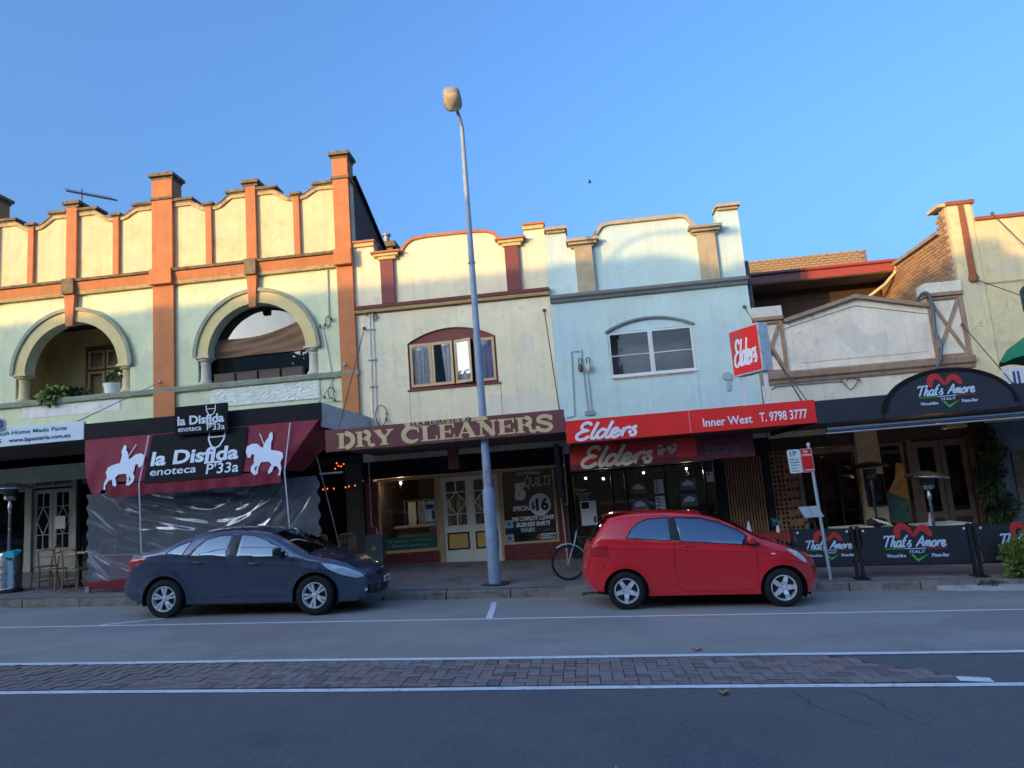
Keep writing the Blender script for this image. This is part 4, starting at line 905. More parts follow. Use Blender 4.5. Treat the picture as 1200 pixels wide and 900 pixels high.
# ================================================================== 4  low cream building with pitched parapet
B4 = thing('terrace_building', 'low cream building with tan crossed panels and shallow gabled parapet above the pizza restaurant', 'building', (7.0, F, path_z(7, F)))
X0, X1 = 4.53, 9.50
topl = [(X0 + .02, 2.75), (X1, 2.75), (X1, 5.95), (8.66, 5.95), (8.66, 5.58), (7.0, 5.98), (5.26, 5.55), (5.24, 5.78), (X0 + .02, 5.78)]
b = MB(); b.slab(topl, [], F, F + .3); b.build('wall', pinkc, B4)
b = MB(); b.ribbon([(5.27, 5.54), (7.0, 5.98), (8.66, 5.58)], .0, .09, F - .13, F + .35); b.build('gable_coping', tanp, B4)
b = MB(); b.ribbon([(5.27, 5.40), (7.0, 5.80), (8.66, 5.42)], .0, .012, F - .012, F - .001); b.build('gable_groove', dark2, B4)
MB().slab([(5.5, 4.52), (8.5, 4.52), (8.5, 5.30), (7.0, 5.66), (5.5, 5.30)], [], F - .014, F - .001).build('raised_panel', pinkc, B4, bevel=.005)
b = MB(); b.mould([(F, 4.05), (F - .06, 4.05), (F - .08, 4.13), (F - .15, 4.17), (F - .17, 4.30), (F - .10, 4.34), (F, 4.34)], X0 + .02, X1); b.build('band_course', tanp, B4)
for x0, x1, zt in ((4.56, 5.22, 5.78), (8.66, 9.46, 5.97)):
    m_ = .07; za, zb = 4.345, zt - .15
    b = MB(); b.slab(rect(x0, x1, za, zb), [rect(x0 + m_, x1 - m_, za + .06, zb - m_)], F - .06, F - .001); b.build('panel_frame', tanp, B4)
    xa, xb, zc, zd = x0 + m_, x1 - m_, za + .06, zb - m_
    b = MB(); b.ribbon([(xa, zc), (xb, zd)], -.035, .035, F - .045, F - .0015); b.build('panel_cross', tanp, B4)
    b = MB(); b.ribbon([(xa, zd), (xb, zc)], -.035, .035, F - .043, F - .0012); b.build('panel_cross', tanp, B4)
    MB().box(x0 - .04, x1 + .03, F - .12, F + .35, zt - .145, zt - .06).build('pier_mould', tanp, B4, bevel=.008)
    MB().box(x0 - .03, x1 + .02, F - .10, F + .34, zt - .058, zt + .20).build('pier_cap', pinkc, B4, bevel=.012)
body(B4, X0, X1, 5.3, pb, ceil=2.85, y1=21.0)
# set back upper storey with red eave
UP = thing('rear_extension', 'set back brown clad upper storey with red fascia eave behind the gabled parapet', 'building', (7.2, 21.2, 4.5))
bd = mat('brown_board', (.060, .035, .025), .7, vary=.2, scale=4)
for k in range(12):
    z = 5.0 + k * .18; MB().box(4.7, 9.35, 22.0 - .01 * 1, 22.06, z, z + .172).build('weatherboard', bd, UP)
MB().box(4.7, 9.35, 22.07, 25.9, 4.9, 7.35).build('core_wall', dark2, UP)
MB().box(4.66, 9.52, 21.0, 22.4, 7.34, 7.40).build('soffit', mat('soffit_cream', (.32, .24, .17), .8, vary=.1), UP)
MB().box(4.66, 6.78, 20.96, 21.0, 7.36, 7.60).build('fascia', mat('fascia_painted_shade', (.10, .05, .055), .6, vary=.1), UP)  # red fascia darkened: shadow of the blue building's parapet painted into its left length
MB().box(6.782, 9.54, 20.955, 21.0, 7.36, 7.60).build('fascia', redp, UP)
b = MB(); b.tube([(4.66, 20.93, 7.64), (6.78, 20.93, 7.64)], .05, 10); b.build('gutter', mat('gutter_painted_shade', (.10, .05, .055), .6), UP, smooth=True)  # left length of the red gutter, the same shadow put into its colour
b = MB(); b.tube([(6.785, 20.93, 7.64), (9.56, 20.93, 7.64)], .05, 10); b.build('gutter', redp, UP, smooth=True)
b = MB(); b.add([(4.66, 20.95, 7.62), (9.54, 20.95, 7.62), (9.54, 23.9, 8.4), (4.66, 23.9, 8.4)], [(0, 1, 2, 3)]); b.build('roof', tar, UP)
b = MB(); b.tube([(9.42, 20.98, 7.60), (9.40, 21.0, 7.30), (9.20, 21.3, 7.05), (8.75, 21.75, 6.75)], .045, 10); b.build('downpipe', mat('downpipe_cream', (.68, .56, .36), .6), UP, smooth=True)
window(UP, 5.45, 6.0, 6.05, 6.6, 21.95, tanf, glass, 1, 1)
ybr = mat('yellow_brick', (.36, .24, .13), .9, vary=.45, scale=14, bump=.4)
BR = thing('brick_parapet', 'long low parapet wall of yellow brick behind the red eave roof', 'wall', (7.5, 23.9, 8.0))
MB().box(5.2, 9.95, 24.0, 24.2, 7.6, 8.93).build('core', mort, BR)
n_b = 0; z = 8.42
row = 0
while z < 8.92:
    x = 5.2 - (.12 if row % 2 else 0)
    while x < 9.7:
        o = bpy.data.objects.new('brick', brick_mesh(.225, .10, ybr)); COL.objects.link(o); o.parent = BR
        o.location = (x + .12 - 7.5, 24.0 + .03 - 23.9, z + .082 - 8.0); o.rotation_euler = (0, 0, 0); x += .24
        o.scale = (1, 1, 2.4)
    z += .086; row += 1
# ================================================================== 5  yellow building on the right with brick side wall
B5 = thing('terrace_building', 'yellow cream rendered building with red coping and exposed brick side wall at the right edge', 'building', (11.5, F, path_z(11.5, F)))
X0, X1 = 9.505, 15.0
b = MB(); b.slab([(X0, 2.7), (X1, 2.7), (X1, 7.62), (10.1, 7.62), (10.1, 8.06), (X0, 8.06)], [[(10.82, 5.25), (11.9, 5.25), (11.9, 5.78)] + arc(11.36, 5.72, .54, 10, 170, 10, .28) + [(10.82, 5.78)]], F, F + .3); b.build('wall', yel_r, B5)
MB().box(10.1, X1, F - .06, F + .36, 7.622, 7.71).build('coping', brn, B5, bevel=.01); MB().box(X0 - .03, 10.13, F - .09, F + .6, 8.062, 8.16).build('pier_coping', brn, B5, bevel=.01)
MB().box(X0 + .001, 10.05, F - .04, F - .001, 3.6, 8.06).build('pier_face', yel_r, B5, bevel=.01)
b = MB(); b.slab([(9.72, 6.25), (9.80, 6.12), (9.88, 6.25), (9.86, 8.05), (9.74, 8.05)], [], F - .09, F - .041); b.build('drop_ornament', brn, B5, bevel=.008)
b = MB(); b.lathe([(0, 0), (.09, .0), (.12, .08), (.09, .17), (0, .17)], (9.80, F - .07, 6.1), 12); b.build('boss', brn, B5, smooth=True)
MB().box(X0, X1, F - .02, F - .001, 6.02, 6.06).build('render_joint', trimc, B5)
window(B5, 10.82, 11.9, 5.25, 6.0, F + .1, brn, glass_up)
body(B5, X0, X1, 7.0, ybr, ceil=2.85)
side_b = mat('orange_brick', (.42, .25, .13), .9, vary=.4, scale=10, bump=.4); side_b2 = mat('brown_brick', (.32, .18, .10), .9, vary=.4, scale=10, bump=.4)
MB().box(X0 - .06, X0 - .003, F + .305, 22.9, 5.2, 7.50).box(X0 - .06, X0 - .003, F + .01, F + .30, 5.98, 8.05).build('side_core', mat('pale_mortar', (.50, .40, .28), .9), B5)
_me = {}
for mm in (side_b, side_b2):
    o = MB().box(-.055, .0, -.1165, .1165, 0, .068).build('brick', mm, None, bevel=.004); _me[mm.name] = o.data; bpy.data.objects.remove(o)
cnt = 0; z = 5.55; row = 0; sb = MB()
while z < 8.0:
    y = F + .01 - (.12 if row % 2 else 0)
    while y < 22.8:
        top_ = 8.02 if y < F + .28 else 7.46
        lowz = 5.95 if y < 19.0 else 5.6
        if z + .07 < top_ and z > lowz and y > F - .02:
            if cnt < 298 and y < 22.2 and z > 5.95 + (0 if y < 19.5 else 0):
                o = bpy.data.objects.new('brick', _me[(side_b if random.random() < .6 else side_b2).name]); COL.objects.link(o); o.parent = B5
                o.location = (X0 - .020 - random.uniform(0, .004) - 11.5, y + .12 - F, z - path_z(11.5, F)); cnt += 1
            else: sb.box(X0 - .075, X0 - .03, y + .004, y + .236, z, z + .07)
        y += .24
    z += .086; row += 1
if sb.v: tag(sb.build('brickwork', side_b, B5), kind='stuff')
b = MB(); b.beam((X0 - .04, 18.35, 7.53), (X0 - .04, 22.9, 7.53), .26, .09); b.build('wall_coping', mat('coping_grey', (.30, .26, .22), .9, vary=.2), B5)
b = MB(); b.mould([(17.98, 8.06), (18.55, 8.06), (18.55, 8.14), (17.98, 8.14)], X0 - .22, X0 - .031); b.build('pier_coping_return', mat('coping_cream', (.6, .45, .25), .9), B5)
MB().box(X0 - .16, X0 - .002, F + .31, 19.3, 5.7, 6.05).build('flashing_upstand', pinkc, B5)

# chimney behind the cream parapet
CH = thing('chimney', 'short brick chimney with metal pot behind the cream parapet beside the orange pier', 'chimney', (-5.9, 23, 8))
MB().box(-6.1, -5.55, 22.8, 23.4, 8, 10.35).build('stack', mat('sooty_brick', (.22, .16, .09), .9, vary=.5, scale=9, bump=.6), CH, bevel=.01)
MB().box(-6.2, -5.45, 22.7, 23.5, 10.35, 10.55).build('stack_cap', capd, CH, bevel=.02)
MB().lathe([(0, 0), (.1, 0), (.1, .3), (.15, .31), (.15, .36), (0, .4)], (-5.82, 23.1, 10.55), 14).build('pot', steel, CH, smooth=True)
# ================================================================== the other side of the street: behind the camera, it shades the lower facades and shows in the glass
OY = -7.0; SX, SZ = -25 * math.tan(R(40)), 25 / math.cos(R(40)) * math.tan(R(SUN_EL))
ob_br = mat('opposite_brick', (0.42, 0.27, 0.18), 0.9, vary=.3, scale=3); ob_cr = mat('opposite_render', (0.68, 0.62, 0.50), 0.9, vary=.1, scale=1.5); ob_gr = mat('opposite_grey', (0.5, 0.5, 0.5), 0.9, vary=.1, scale=1.5)
sh = [(-.4, 7.62), (.7, 7.62), (1.5, 7.62), (2.3, 7.64), (2.93, 7.5), (3.33, 7.3), (3.81, 6.94), (4.16, 7.12), (4.5, 7.2), (8.0, 7.2), (8.6, 6.83), (9.85, 6.83), (9.88, 7.2), (10.37, 7.18), (10.43, 6.87), (10.9, 6.62), (13.4, 6.5)]
def opposite(nm, lab, x0, x1, prof, m, n):
    T = thing('shop_house', lab, 'building', ((x0 + x1) / 2, OY, GS * (x0 + x1) / 2))
    out = [(x0, -3), (x1, -3)] + list(reversed(prof)); wd = (x1 - x0) / n; holes = []
    zt = min(p[1] for p in prof)
    for i in range(n):
        a = x0 + wd * i
        for z in (4.6, 8.0):
            if z + 1.7 < zt: holes.append(rect(a + wd * .3, a + wd * .7, z, z + 1.6))
    MB().slab(out, holes, OY - .3, OY).build('wall', m, T)
    for h in holes:
        f = MB().slab(h, [rect(h[0][0] + .08, h[1][0] - .08, h[0][1] + .08, (h[0][1] + h[2][1]) / 2 - .03), rect(h[0][0] + .08, h[1][0] - .08, (h[0][1] + h[2][1]) / 2 + .03, h[2][1] - .08)], OY - .2, OY - .1).build('window', white_p, T)
        MB().box(h[0][0] + .05, h[1][0] - .05, OY - .18, OY - .17, h[0][1], h[2][1]).build('pane', dark, f)
    for i in range(n):
        a = x0 + wd * i; g = GS * (a + wd / 2) + .2
        f = MB().slab(rect(a + .2, a + wd - .2, g, g + 2.6), [rect(a + .35, a + wd - .35, g + .5, g + 2.5)], OY + .002, OY + .06).build('shop_front', dark2, T)
        MB().box(a + .3, a + wd - .3, OY + .02, OY + .03, g + .45, g + 2.55).build('pane', glass_up, f)
    b = MB(); b.add([(x0, OY, GS * x0 + 3.2), (x1, OY, GS * x1 + 3.2), (x1, -3.6, GS * x1 + 3.1), (x0, -3.6, GS * x0 + 3.1), (x0, OY, GS * x0 + 3.4), (x1, OY, GS * x1 + 3.4), (x1, -3.6, GS * x1 + 3.5), (x0, -3.6, GS * x0 + 3.5)],
        [(0, 3, 2, 1), (4, 5, 6, 7), (0, 1, 5, 4), (1, 2, 6, 5), (2, 3, 7, 6), (3, 0, 4, 7)]); b.build('awning', ob_gr if m is ob_br else dark2, T)
    MB().box(x0, x1, -22, OY - .31, -3, zt - 1.2).build('rear_block', m, T)
opposite('a', 'long plain brick shop terrace across the street on the left, behind the camera', -40, -.5 + SX, [(-40, 7.55 + SZ), (-.5 + SX, 7.6 + SZ)], ob_br, 4)
opposite('d', 'low rendered shop row at the far left of the other side of the street', -90, -40.03, [(-90, 4.9 + 2.6), (-40.03, 4.9 + 1.4)], ob_cr, 9)
opposite('b', 'rendered shop house across the street behind the camera with a curved parapet', -.47 + SX, 9.25 + SX, [(x + SX, z + SZ) for x, z in sh if x <= 9.2] + [(9.25 + SX, 6.83 + SZ)], ob_cr, 2)
opposite('c', 'brick shop terrace across the street behind the camera with a small chimney block', 9.28 + SX, 3, [(9.28 + SX, 6.83 + SZ)] + [(x + SX, z + SZ) for x, z in sh if x > 9.3] + [(3, 6.5 + SZ)], ob_br, 3)
opposite('e', 'low rendered shop row across the street to the right, behind the camera', 3.03, 60, [(3.03, 4.9), (60, 3.2)], ob_cr, 9)
# street lamp with a swan neck over there
ol = thing('street_lamp', 'street lamp with curved arm on the far footpath behind the camera', 'lamp', (-12.6, 1.5, .6))
LSX, LSZ = -16.5 * math.tan(R(40)), 16.5 / math.cos(R(40)) * math.tan(R(SUN_EL))
lp = lambda x, z: (x + LSX, 1.5, z + LSZ)
b = MB(); b.tube([(.9 + LSX, 1.5, .3), (.9 + LSX, 1.5, 9.2)], .07, 10).tube(smooth_path([(.9 + LSX, 1.5, 9.2), lp(1.0, 7.1), lp(1.22, 7.6), lp(1.57, 7.9), lp(1.92, 8.09), lp(2.36, 8.17), lp(3.11, 8.16), lp(3.9, 8.1)], 4), .04, 8)
b.build('pole', steel, ol, smooth=True); MB().ball(lp(4.2, 8.02), .3, 1.2, .6, .35).build('lantern', steel, ol, smooth=True)
# ================================================================== street lamp
lampm = mat('lamp_grey', (0.30, 0.38, 0.50), 0.55, metal=0.0, vary=0.12, scale=5, bump=.1, streak=.35, stain=(.16, .18, .2), stain_amt=.5, stain_scale=4)
LX, LY = -1.89, 14.62; LB = path_z(LX, LY)
SL = thing('street_lamp', 'tall blue grey street lamp standing at the kerb in front of the dry cleaners', 'lamp', (LX, LY, LB))
b = MB(); b.lathe([(.125, -.2), (.125, .0), (.122, 1.55), (.118, 1.80), (.10, 1.86), (.088, 1.88)], (LX, LY, LB), 20); b.build('base_section', lampm, SL, smooth=True)
b = MB(); b.lathe([(.088, 1.88), (.086, 2.3), (.070, 5.0), (.056, 8.2), (.045, 9.66)], (LX, LY, LB), 18); b.build('pole', lampm, SL, smooth=True)
for z in (1.88, 2.05, 6.6): MB().lathe([(.088, -.02), (.099 if z < 3 else .07, -.015), (.099 if z < 3 else .07, .015), (.06, .02)], (LX, LY, LB + z), 18).build('collar', lampm, SL, smooth=True)
MB().box(LX - .03, LX + .06, LY - .10, LY - .075, LB + 1.95, LB + 2.25).build('hatch', steel, SL, bevel=.005)
MB().lathe([(.0, 0), (.28, 0), (.30, .015), (.0, .02)], (LX, LY, LB - .005), 20).build('asphalt_collar', MATS['crack_fill'], SL)
b = MB(); b.tube([(LX, LY, LB + 9.62), (LX - .02, LY - .06, LB + 9.80), (LX - .05, LY - .20, LB + 9.93)], .04, 10, radii=[.045, .04, .036]); b.build('arm', lampm, SL, smooth=True)
hc = Vector((LX - .10, LY - .48, LB + 10.03)); tlt = R(24)
def hfn(v): x, y, z = v; return (hc.x + x, hc.y + y * math.cos(tlt) + z * math.sin(tlt) * 0, hc.z - y * math.sin(tlt) + z)
def shell(rings, seg=20):
    vs = []; 
    for (sy, sx, cy, z) in rings:
        for k in range(seg):
            a = 2 * math.pi * k / seg; ca, sa = math.cos(a), math.sin(a); q = lambda t: math.copysign(abs(t) ** .65, t)
            vs.append((sx * q(ca), cy + sy * q(sa), z))
    fs = [(i * seg + k, i * seg + (k + 1) % seg, (i + 1) * seg + (k + 1) % seg, (i + 1) * seg + k) for i in range(len(rings) - 1) for k in range(seg)]
    fs += [tuple(range(seg)), tuple((len(rings) - 1) * seg + k for k in range(seg))]
    b = MB(); b.add(vs, fs); return b
shell([(.235, .185, 0, -.05), (.25, .20, 0, 0), (.235, .185, 0, .08), (.16, .12, 0, .13)]).build('lantern_housing', mat('lantern_grey', (.30, .29, .27), .5, vary=.1), SL, smooth=True, fn=hfn)
shell([(.05, .03, -.02, -.15), (.17, .12, -.02, -.11), (.20, .165, -.02, -.08), (.22, .172, -.02, -.051)]).build('lens', mat('lantern_lens', (.60, .52, .38), .25, vary=.15, scale=10, bump=.05), SL, smooth=True, fn=hfn)

# ================================================================== signs of the pizza place on building 1
def hangy(z): return 14.365 - .30 * max(0, (3.74 - z)) / .95
claret = mat('claret_vinyl', (0.25, 0.024, 0.045), 0.6, spec=.25, vary=0.15, scale=2.5, bump=.1, stain=(.10, .02, .03), stain_amt=.4)
blackv = mat('black_vinyl', (0.014, 0.014, 0.016), 0.65, spec=.12, vary=0.2, scale=3, bump=.1)
whv = mat('white_vinyl', (0.75, 0.83, 0.92), 0.5, vary=.04, bump=0)
BN = thing('awning_blind', 'claret vinyl drop blind with white horsemen and black centre panel hanging from the black fascia', 'blind', (-7.8, 14.3, 3.74))
b = MB(); nx, nz = 60, 12; vs = []
def blx(u, t): 
    l0, r0 = -10.31, -5.24; l1, r1 = -9.95, -5.92
    return (l0 + (l1 - l0) * t ** 1.5) * (1 - u) + (r0 + (r1 - r0) * t) * u
for j in range(nz + 1):
    t = j / nz
    for i in range(nx + 1):
        u = i / nx; x = blx(u, t); zb = 2.80 - .08 * math.exp(-((u - .97) / .06) ** 2) - .25 * math.exp(-((u - .03) / .05) ** 2) + .02 * math.sin(u * 20)
        z = 3.745 + (zb - 3.745) * t; wr = (math.exp(-((u - .03) / .06) ** 2) + math.exp(-((u - .97) / .05) ** 2)) * t * .05 * math.sin(40 * u + 7 * t)
        vs.append((x, hangy(z) + .012 * math.sin(3 * t + 9 * u) * t + wr, z))
b.add(vs, [(j * (nx + 1) + i, j * (nx + 1) + i + 1, (j + 1) * (nx + 1) + i + 1, (j + 1) * (nx + 1) + i) for j in range(nz) for i in range(nx)])
b.build('canopy', claret, BN, smooth='all')
# gathered side gusset on the right
b = MB(); b.add([(-5.235, 14.40, 3.74), (-5.93, 14.07, 2.76), (-5.80, 14.9, 2.74), (-5.235, 15.6, 3.6)], [(0, 1, 2, 3)]); b.build('side_gusset', claret, BN)
fb = lambda v: (v[0], hangy(v[2]) + (v[1] - 14.30) - .03, v[2])
pn = MB().box(-8.80, -6.74, 14.298, 14.30, 2.72, 3.725).build('centre_panel', blackv, BN, fn=fb)
txt('la Disfida', -8.72, -6.86, 3.06, 3.36, 14.296, whv, pn, bold=.032, fn=fb); txt('enoteca', -8.70, -7.72, 2.86, 2.99, 14.296, whv, pn, bold=.01, fn=fb); txt("P'33a", -7.50, -6.82, 2.80, 3.02, 14.296, whv, pn, bold=.01, fn=fb)
def goblet(cx, zb, h, y, par, fn=None):
    b = MB(); w_ = h * .26
    b.ribbon([(cx - w_, zb + h), (cx - w_ * .95, zb + h * .72), (cx - w_ * .5, zb + h * .50), (cx, zb + h * .44), (cx + w_ * .5, zb + h * .50), (cx + w_ * .95, zb + h * .72), (cx + w_, zb + h)], -h * .025, h * .025, y - .004, y)
    b.ribbon([(cx - w_ * .95, zb + h * .8), (cx + w_ * .95, zb + h * .8)], -h * .02, h * .02, y - .0045, y); b.ribbon([(cx, zb + h * .45), (cx, zb + .02)], -h * .03, h * .03, y - .005, y); b.ribbon([(cx - w_ * 1.1, zb), (cx + w_ * 1.1, zb)], -h * .03, h * .03, y - .0052, y)
    b.build('wine_glass_emblem', whv, par, fn=fn)
goblet(-7.38, 3.04, .66, 14.2965, pn, fb)
for sx, cx in ((1, -9.28), (-1, -6.30)):
    pl = [(600,80),(612,90),(613,105),(625,120),(635,150),(640,150),(665,130),(690,128),(712,140),(714,162),(702,190),(690,192),(684,175),(672,180),(672,205),(668,216),(681,235),(678,256),(660,272),(651,268),(656,256),(664,242),(652,226),(655,250),(654,270),(646,268),(645,240),(636,216),(600,216),(585,230),(598,258),(596,272),(580,263),(572,237),(556,242),(545,262),(550,282),(539,281),(537,250),(545,225),(534,202),(540,180),(565,170),(595,165),(598,130),(592,112),(595,92)]
    k = .93 / 205.0; P = [(cx + sx * (x - 622) * k * .98, 3.57 - (y - 80) * k) for x, y in pl]
    if sx < 0: P = P[::-1]
    MB().slab(P, [], 14.294, 14.299).build('horseman_emblem', whv, BN, fn=fb)
    MB().ribbon([(cx + sx * (628 - 622) * k, 3.57 - 62 * k), (cx + sx * (657 - 622) * k, 3.57 - 4 * k)], -.008, .008, 14.2935, 14.2985).build('lance_emblem', whv, BN, fn=fb)
# valance
for x0, x1 in ((-9.62, -7.80), (-7.79, -6.45), (-6.44, -5.93)):
    b = MB(); n = 24; vs = []
    for j in range(3):
        for i in range(n + 1):
            x = x0 + (x1 - x0) * i / n; z = 2.76 - .13 * j; vs.append((x, 14.03 + .012 * math.sin(x * 14) * j - .0 * j, z + .012 * math.sin(x * 5)))
    b.add(vs, [(j * (n + 1) + i, j * (n + 1) + i + 1, (j + 1) * (n + 1) + i + 1, (j + 1) * (n + 1) + i) for j in range(2) for i in range(n)]); b.build('valance', claret, BN, smooth='all')
for x in (-8.86, -5.82):
    pt = thing('blind_pole', 'slim white pole tying down the claret blind on its %s side' % ('left' if x < -7 else 'right'), 'pole', (x, 14.0, path_z(x, 14.0)), 'white poles of the claret blind')
    b = MB(); zb = path_z(x, 14.2) + .25; b.tube([(x, 14.30, 3.72), (x - .02, 13.985, 2.72), (x - (.12 if x < -7 else .0), 14.25, zb)], .013, 8); b.build('pole', white_p, pt, smooth=True)
# small sign above
SS = thing('shop_sign', 'small black sign with white wine glass mounted on the black fascia above the claret blind', 'sign', (-7.67, 14.2, 3.66))
MB().box(-8.23, -7.10, 14.19, 14.24, 3.66, 4.245).build('board', blackv, SS, bevel=.004); MB().box(-8.0, -7.3, 14.241, 14.39, 3.85, 3.95).build('bracket', steel, SS)
txt('la Disfida', -8.17, -7.17, 3.85, 4.04, 14.188, whv, SS, bold=.032); txt('enoteca', -8.16, -7.66, 3.72, 3.81, 14.188, whv, SS, bold=.01); txt("P'33a", -7.54, -7.16, 3.70, 3.83, 14.188, whv, SS, bold=.01)
goblet(-7.45, 3.84, .38, 14.1885, SS)
# clear plastic weather curtain, creased
pm = bpy.data.materials.new('clear_plastic'); pm.use_nodes = True; t = pm.node_tree; t.nodes.clear(); L = t.links.new
o_ = _n(t, 'ShaderNodeOutputMaterial'); mx = _n(t, 'ShaderNodeMixShader'); tr = _n(t, 'ShaderNodeBsdfTransparent'); gl = _n(t, 'ShaderNodeBsdfGlossy'); fr = _n(t, 'ShaderNodeFresnel'); ad = _n(t, 'ShaderNodeMath', operation='ADD', use_clamp=True)
fr.inputs[0].default_value = 1.5; ad.inputs[1].default_value = .12; tr.inputs[0].default_value = (.62, .64, .67, 1); gl.inputs['Roughness'].default_value = .16; gl.inputs[0].default_value = (.65, .72, .85, 1)
L(fr.outputs[0], ad.inputs[0]); L(ad.outputs[0], mx.inputs[0]); L(tr.outputs[0], mx.inputs[1]); L(gl.outputs[0], mx.inputs[2]); df = _n(t, 'ShaderNodeBsdfDiffuse'); df.inputs[0].default_value = (.55, .58, .62, 1); m2 = _n(t, 'ShaderNodeMixShader'); m2.inputs[0].default_value = .20; L(mx.outputs[0], m2.inputs[1]); L(df.outputs[0], m2.inputs[2]); L(m2.outputs[0], o_.inputs[0])
PC = thing('plastic_curtain', 'creased clear plastic curtain closing off the terrace below the claret blind', 'curtain', (-7.9, 14.65, .5))
def pcy(u, v):
    d = 0
    for (a, bb, am, wdh, u0, v0, ln) in PLK:
        s_ = (u - u0) * a + (v - v0) * bb
        if abs(s_) > wdh * 2.6: continue
        tt = -(u - u0) * bb + (v - v0) * a; s_ += .12 * tt * tt * (1 if a > 0 else -1) * .5
        d += am * math.exp(-(s_ / wdh) ** 2) * math.exp(-(tt / ln) ** 2)
    return d
random.seed(3); PLK = []
for k in range(85):
    u0 = random.random() * 5; v0 = random.random() * 1.9
    ang = R(90 + (-44 + 40 * min(1, u0 / 2.2) if u0 < 3.0 else 12 + 26 * (u0 - 3.0))) + random.uniform(-.2, .2)   # creases sag from the two tied upper corners
    PLK.append((math.cos(ang), math.sin(ang), random.uniform(.006, .022) * random.choice((1, 1, -1)), random.uniform(.03, .08), u0, v0, random.uniform(.3, .9)))
b = MB(); nx, nz = 300, 120; vs = []
for j in range(nz + 1):
    for i in range(nx + 1):
        u = 5.05 * i / nx; x = -10.46 + u; v = 1.95 * j / nz
        z = path_z(x, 14.7) + .12 + v * (2.62 - path_z(x, 14.7) - .12 + .0) / 1.95
        edge = .03 * math.sin(v * 22) * (math.exp(-(u / .12) ** 2) + math.exp(-((u - 5.05) / .12) ** 2))
        vs.append((x + edge, 14.66 + pcy(u, v), z))
b.add(vs, [(j * (nx + 1) + i, j * (nx + 1) + i + 1, (j + 1) * (nx + 1) + i + 1, (j + 1) * (nx + 1) + i) for j in range(nz) for i in range(nx)])
b.build('sheet', pm, PC, smooth='all')
# claret skirt panel standing behind its lower edge
b = MB(); zl = lambda x: path_z(x, 14.6)
b.add([(-10.50, 14.60, zl(-10.5) + .08), (-9.15, 14.60, zl(-9.15) + .08), (-9.15, 14.60, zl(-9.15) + .30), (-10.50, 14.60, zl(-10.5) + .20)], [(0, 1, 2, 3)]); b.build('bottom_hem', claret, PC)
b = MB(); b.add([(-10.42, 14.95, zl(-10.4) + .1), (-5.5, 14.95, zl(-5.5) + .1), (-5.5, 14.95, zl(-5.5) + .72), (-10.42, 14.95, zl(-10.4) + .72)], [(0, 1, 2, 3)]); b.build('skirt', mat('claret_skirt', (.26, .03, .06), .6, vary=.3), PC)
MB().beam((-10.45, 14.93, zl(-10.4) + .74), (-5.5, 14.93, zl(-5.5) + .74), .02, .02).build('rail', white_p, PC)
for x in (-10.38, -9.3): MB().box(x - .04, x + .04, 14.55, 14.62, zl(x), zl(x) + .13).build('foot', steel, PC)
tb = mat('terrace_dark_timber', (.2, .14, .1), .6, vary=.3)
def cafe_table(x, y, lab, top=creamf, cloth=None, h=.74, w_=.7):
    T = thing('cafe_table', lab, 'table', (x, y, path_z(x, y)), 'cafe tables on the footpath')
    z = path_z(x, y); MB().box(x - w_ / 2, x + w_ / 2, y - w_ / 2, y + w_ / 2, z + h - .03, z + h).build('tabletop', top, T, bevel=.006)
    MB().tube([(x, y, z + .03), (x, y, z + h - .03)], .03, 10).build('column', dark, T, smooth=True)
    MB().beam((x - .25, y - .25, z + .02), (x + .25, y + .25, z + .02), .05, .03).build('foot', dark, T); MB().beam((x - .25, y + .25, z + .021), (x + .25, y - .25, z + .021), .05, .03).build('foot', dark, T)
    return T
def chair_at(proto, x, y, rz, lab, group):
    o = proto if not proto.get('used') else copy_tree(proto)
    if not proto.get('used'): proto['used'] = 1
    if 'used' in o and o is not proto: del o['used']
    o.location = (x, y, path_z(x, y)); o.rotation_euler = (0, 0, rz); tag(o, lab, 'chair', group); return o
def make_chair(m, name='bentwood_chair'):
    T = thing(name, None, None); w_, d_ = .20, .20
    MB().box(-w_, w_, -d_, d_, .44, .465).build('seat', m, T, bevel=.01)
    for sx in (-1, 1):
        b = MB(); b.tube(smooth_path([(sx * .19, .24, .0), (sx * .18, .19, .25), (sx * .18, .19, .46), (sx * .175, .22, .68), (sx * .165, .26, .87)], 3), .016, 7); b.build('rear_leg', m, T, smooth=True)
        b = MB(); b.tube([(sx * .21, -.20, 0), (sx * .18, -.17, .44)], .016, 7); b.build('front_leg', m, T, smooth=True)
        MB().tube([(sx * .185, .20, .22), (sx * .19, -.18, .22)], .009, 6).build('stretcher', m, T)
    MB().tube([(-.18, .20, .27), (.18, .20, .27)], .009, 6).build('stretcher', m, T)
    b = MB(); b.tube(smooth_path([(-.165, .255, .86), (-.08, .285, .885), (.08, .285, .885), (.165, .255, .86)], 4), .022, 7); b.build('top_rail', m, T, smooth=True)
    b = MB(); b.tube(smooth_path([(-.17, .235, .72), (0, .262, .73), (.17, .235, .72)], 4), .012, 6); b.build('back_rail', m, T, smooth=True)
    return T
wood_c = mat('bentwood', (.26, .16, .09), .5, vary=.2, scale=8)
pc = make_chair(wood_c); G1 = 'bentwood chairs outside the pasta shop'
chair_at(pc, -11.48, 15.0, math.pi + .1, 'bentwood chair seen from behind, between the heater and the chair by the plastic curtain', G1)
chair_at(pc, -10.88, 14.95, math.pi - .1, 'bentwood chair seen from behind, nearest the plastic curtain', G1)
chair_at(pc, -12.05, 15.5, -math.pi / 2 + .3, 'bentwood chair turned side on just behind the patio heater', G1)
chair_at(pc, -11.3, 16.4, .15, 'bentwood chair on the shop side of the table facing the street', G1)
ta = cafe_table(-11.3, 15.62, 'timber cafe table set between bentwood chairs outside the pasta shop', tanf, w_=.75)
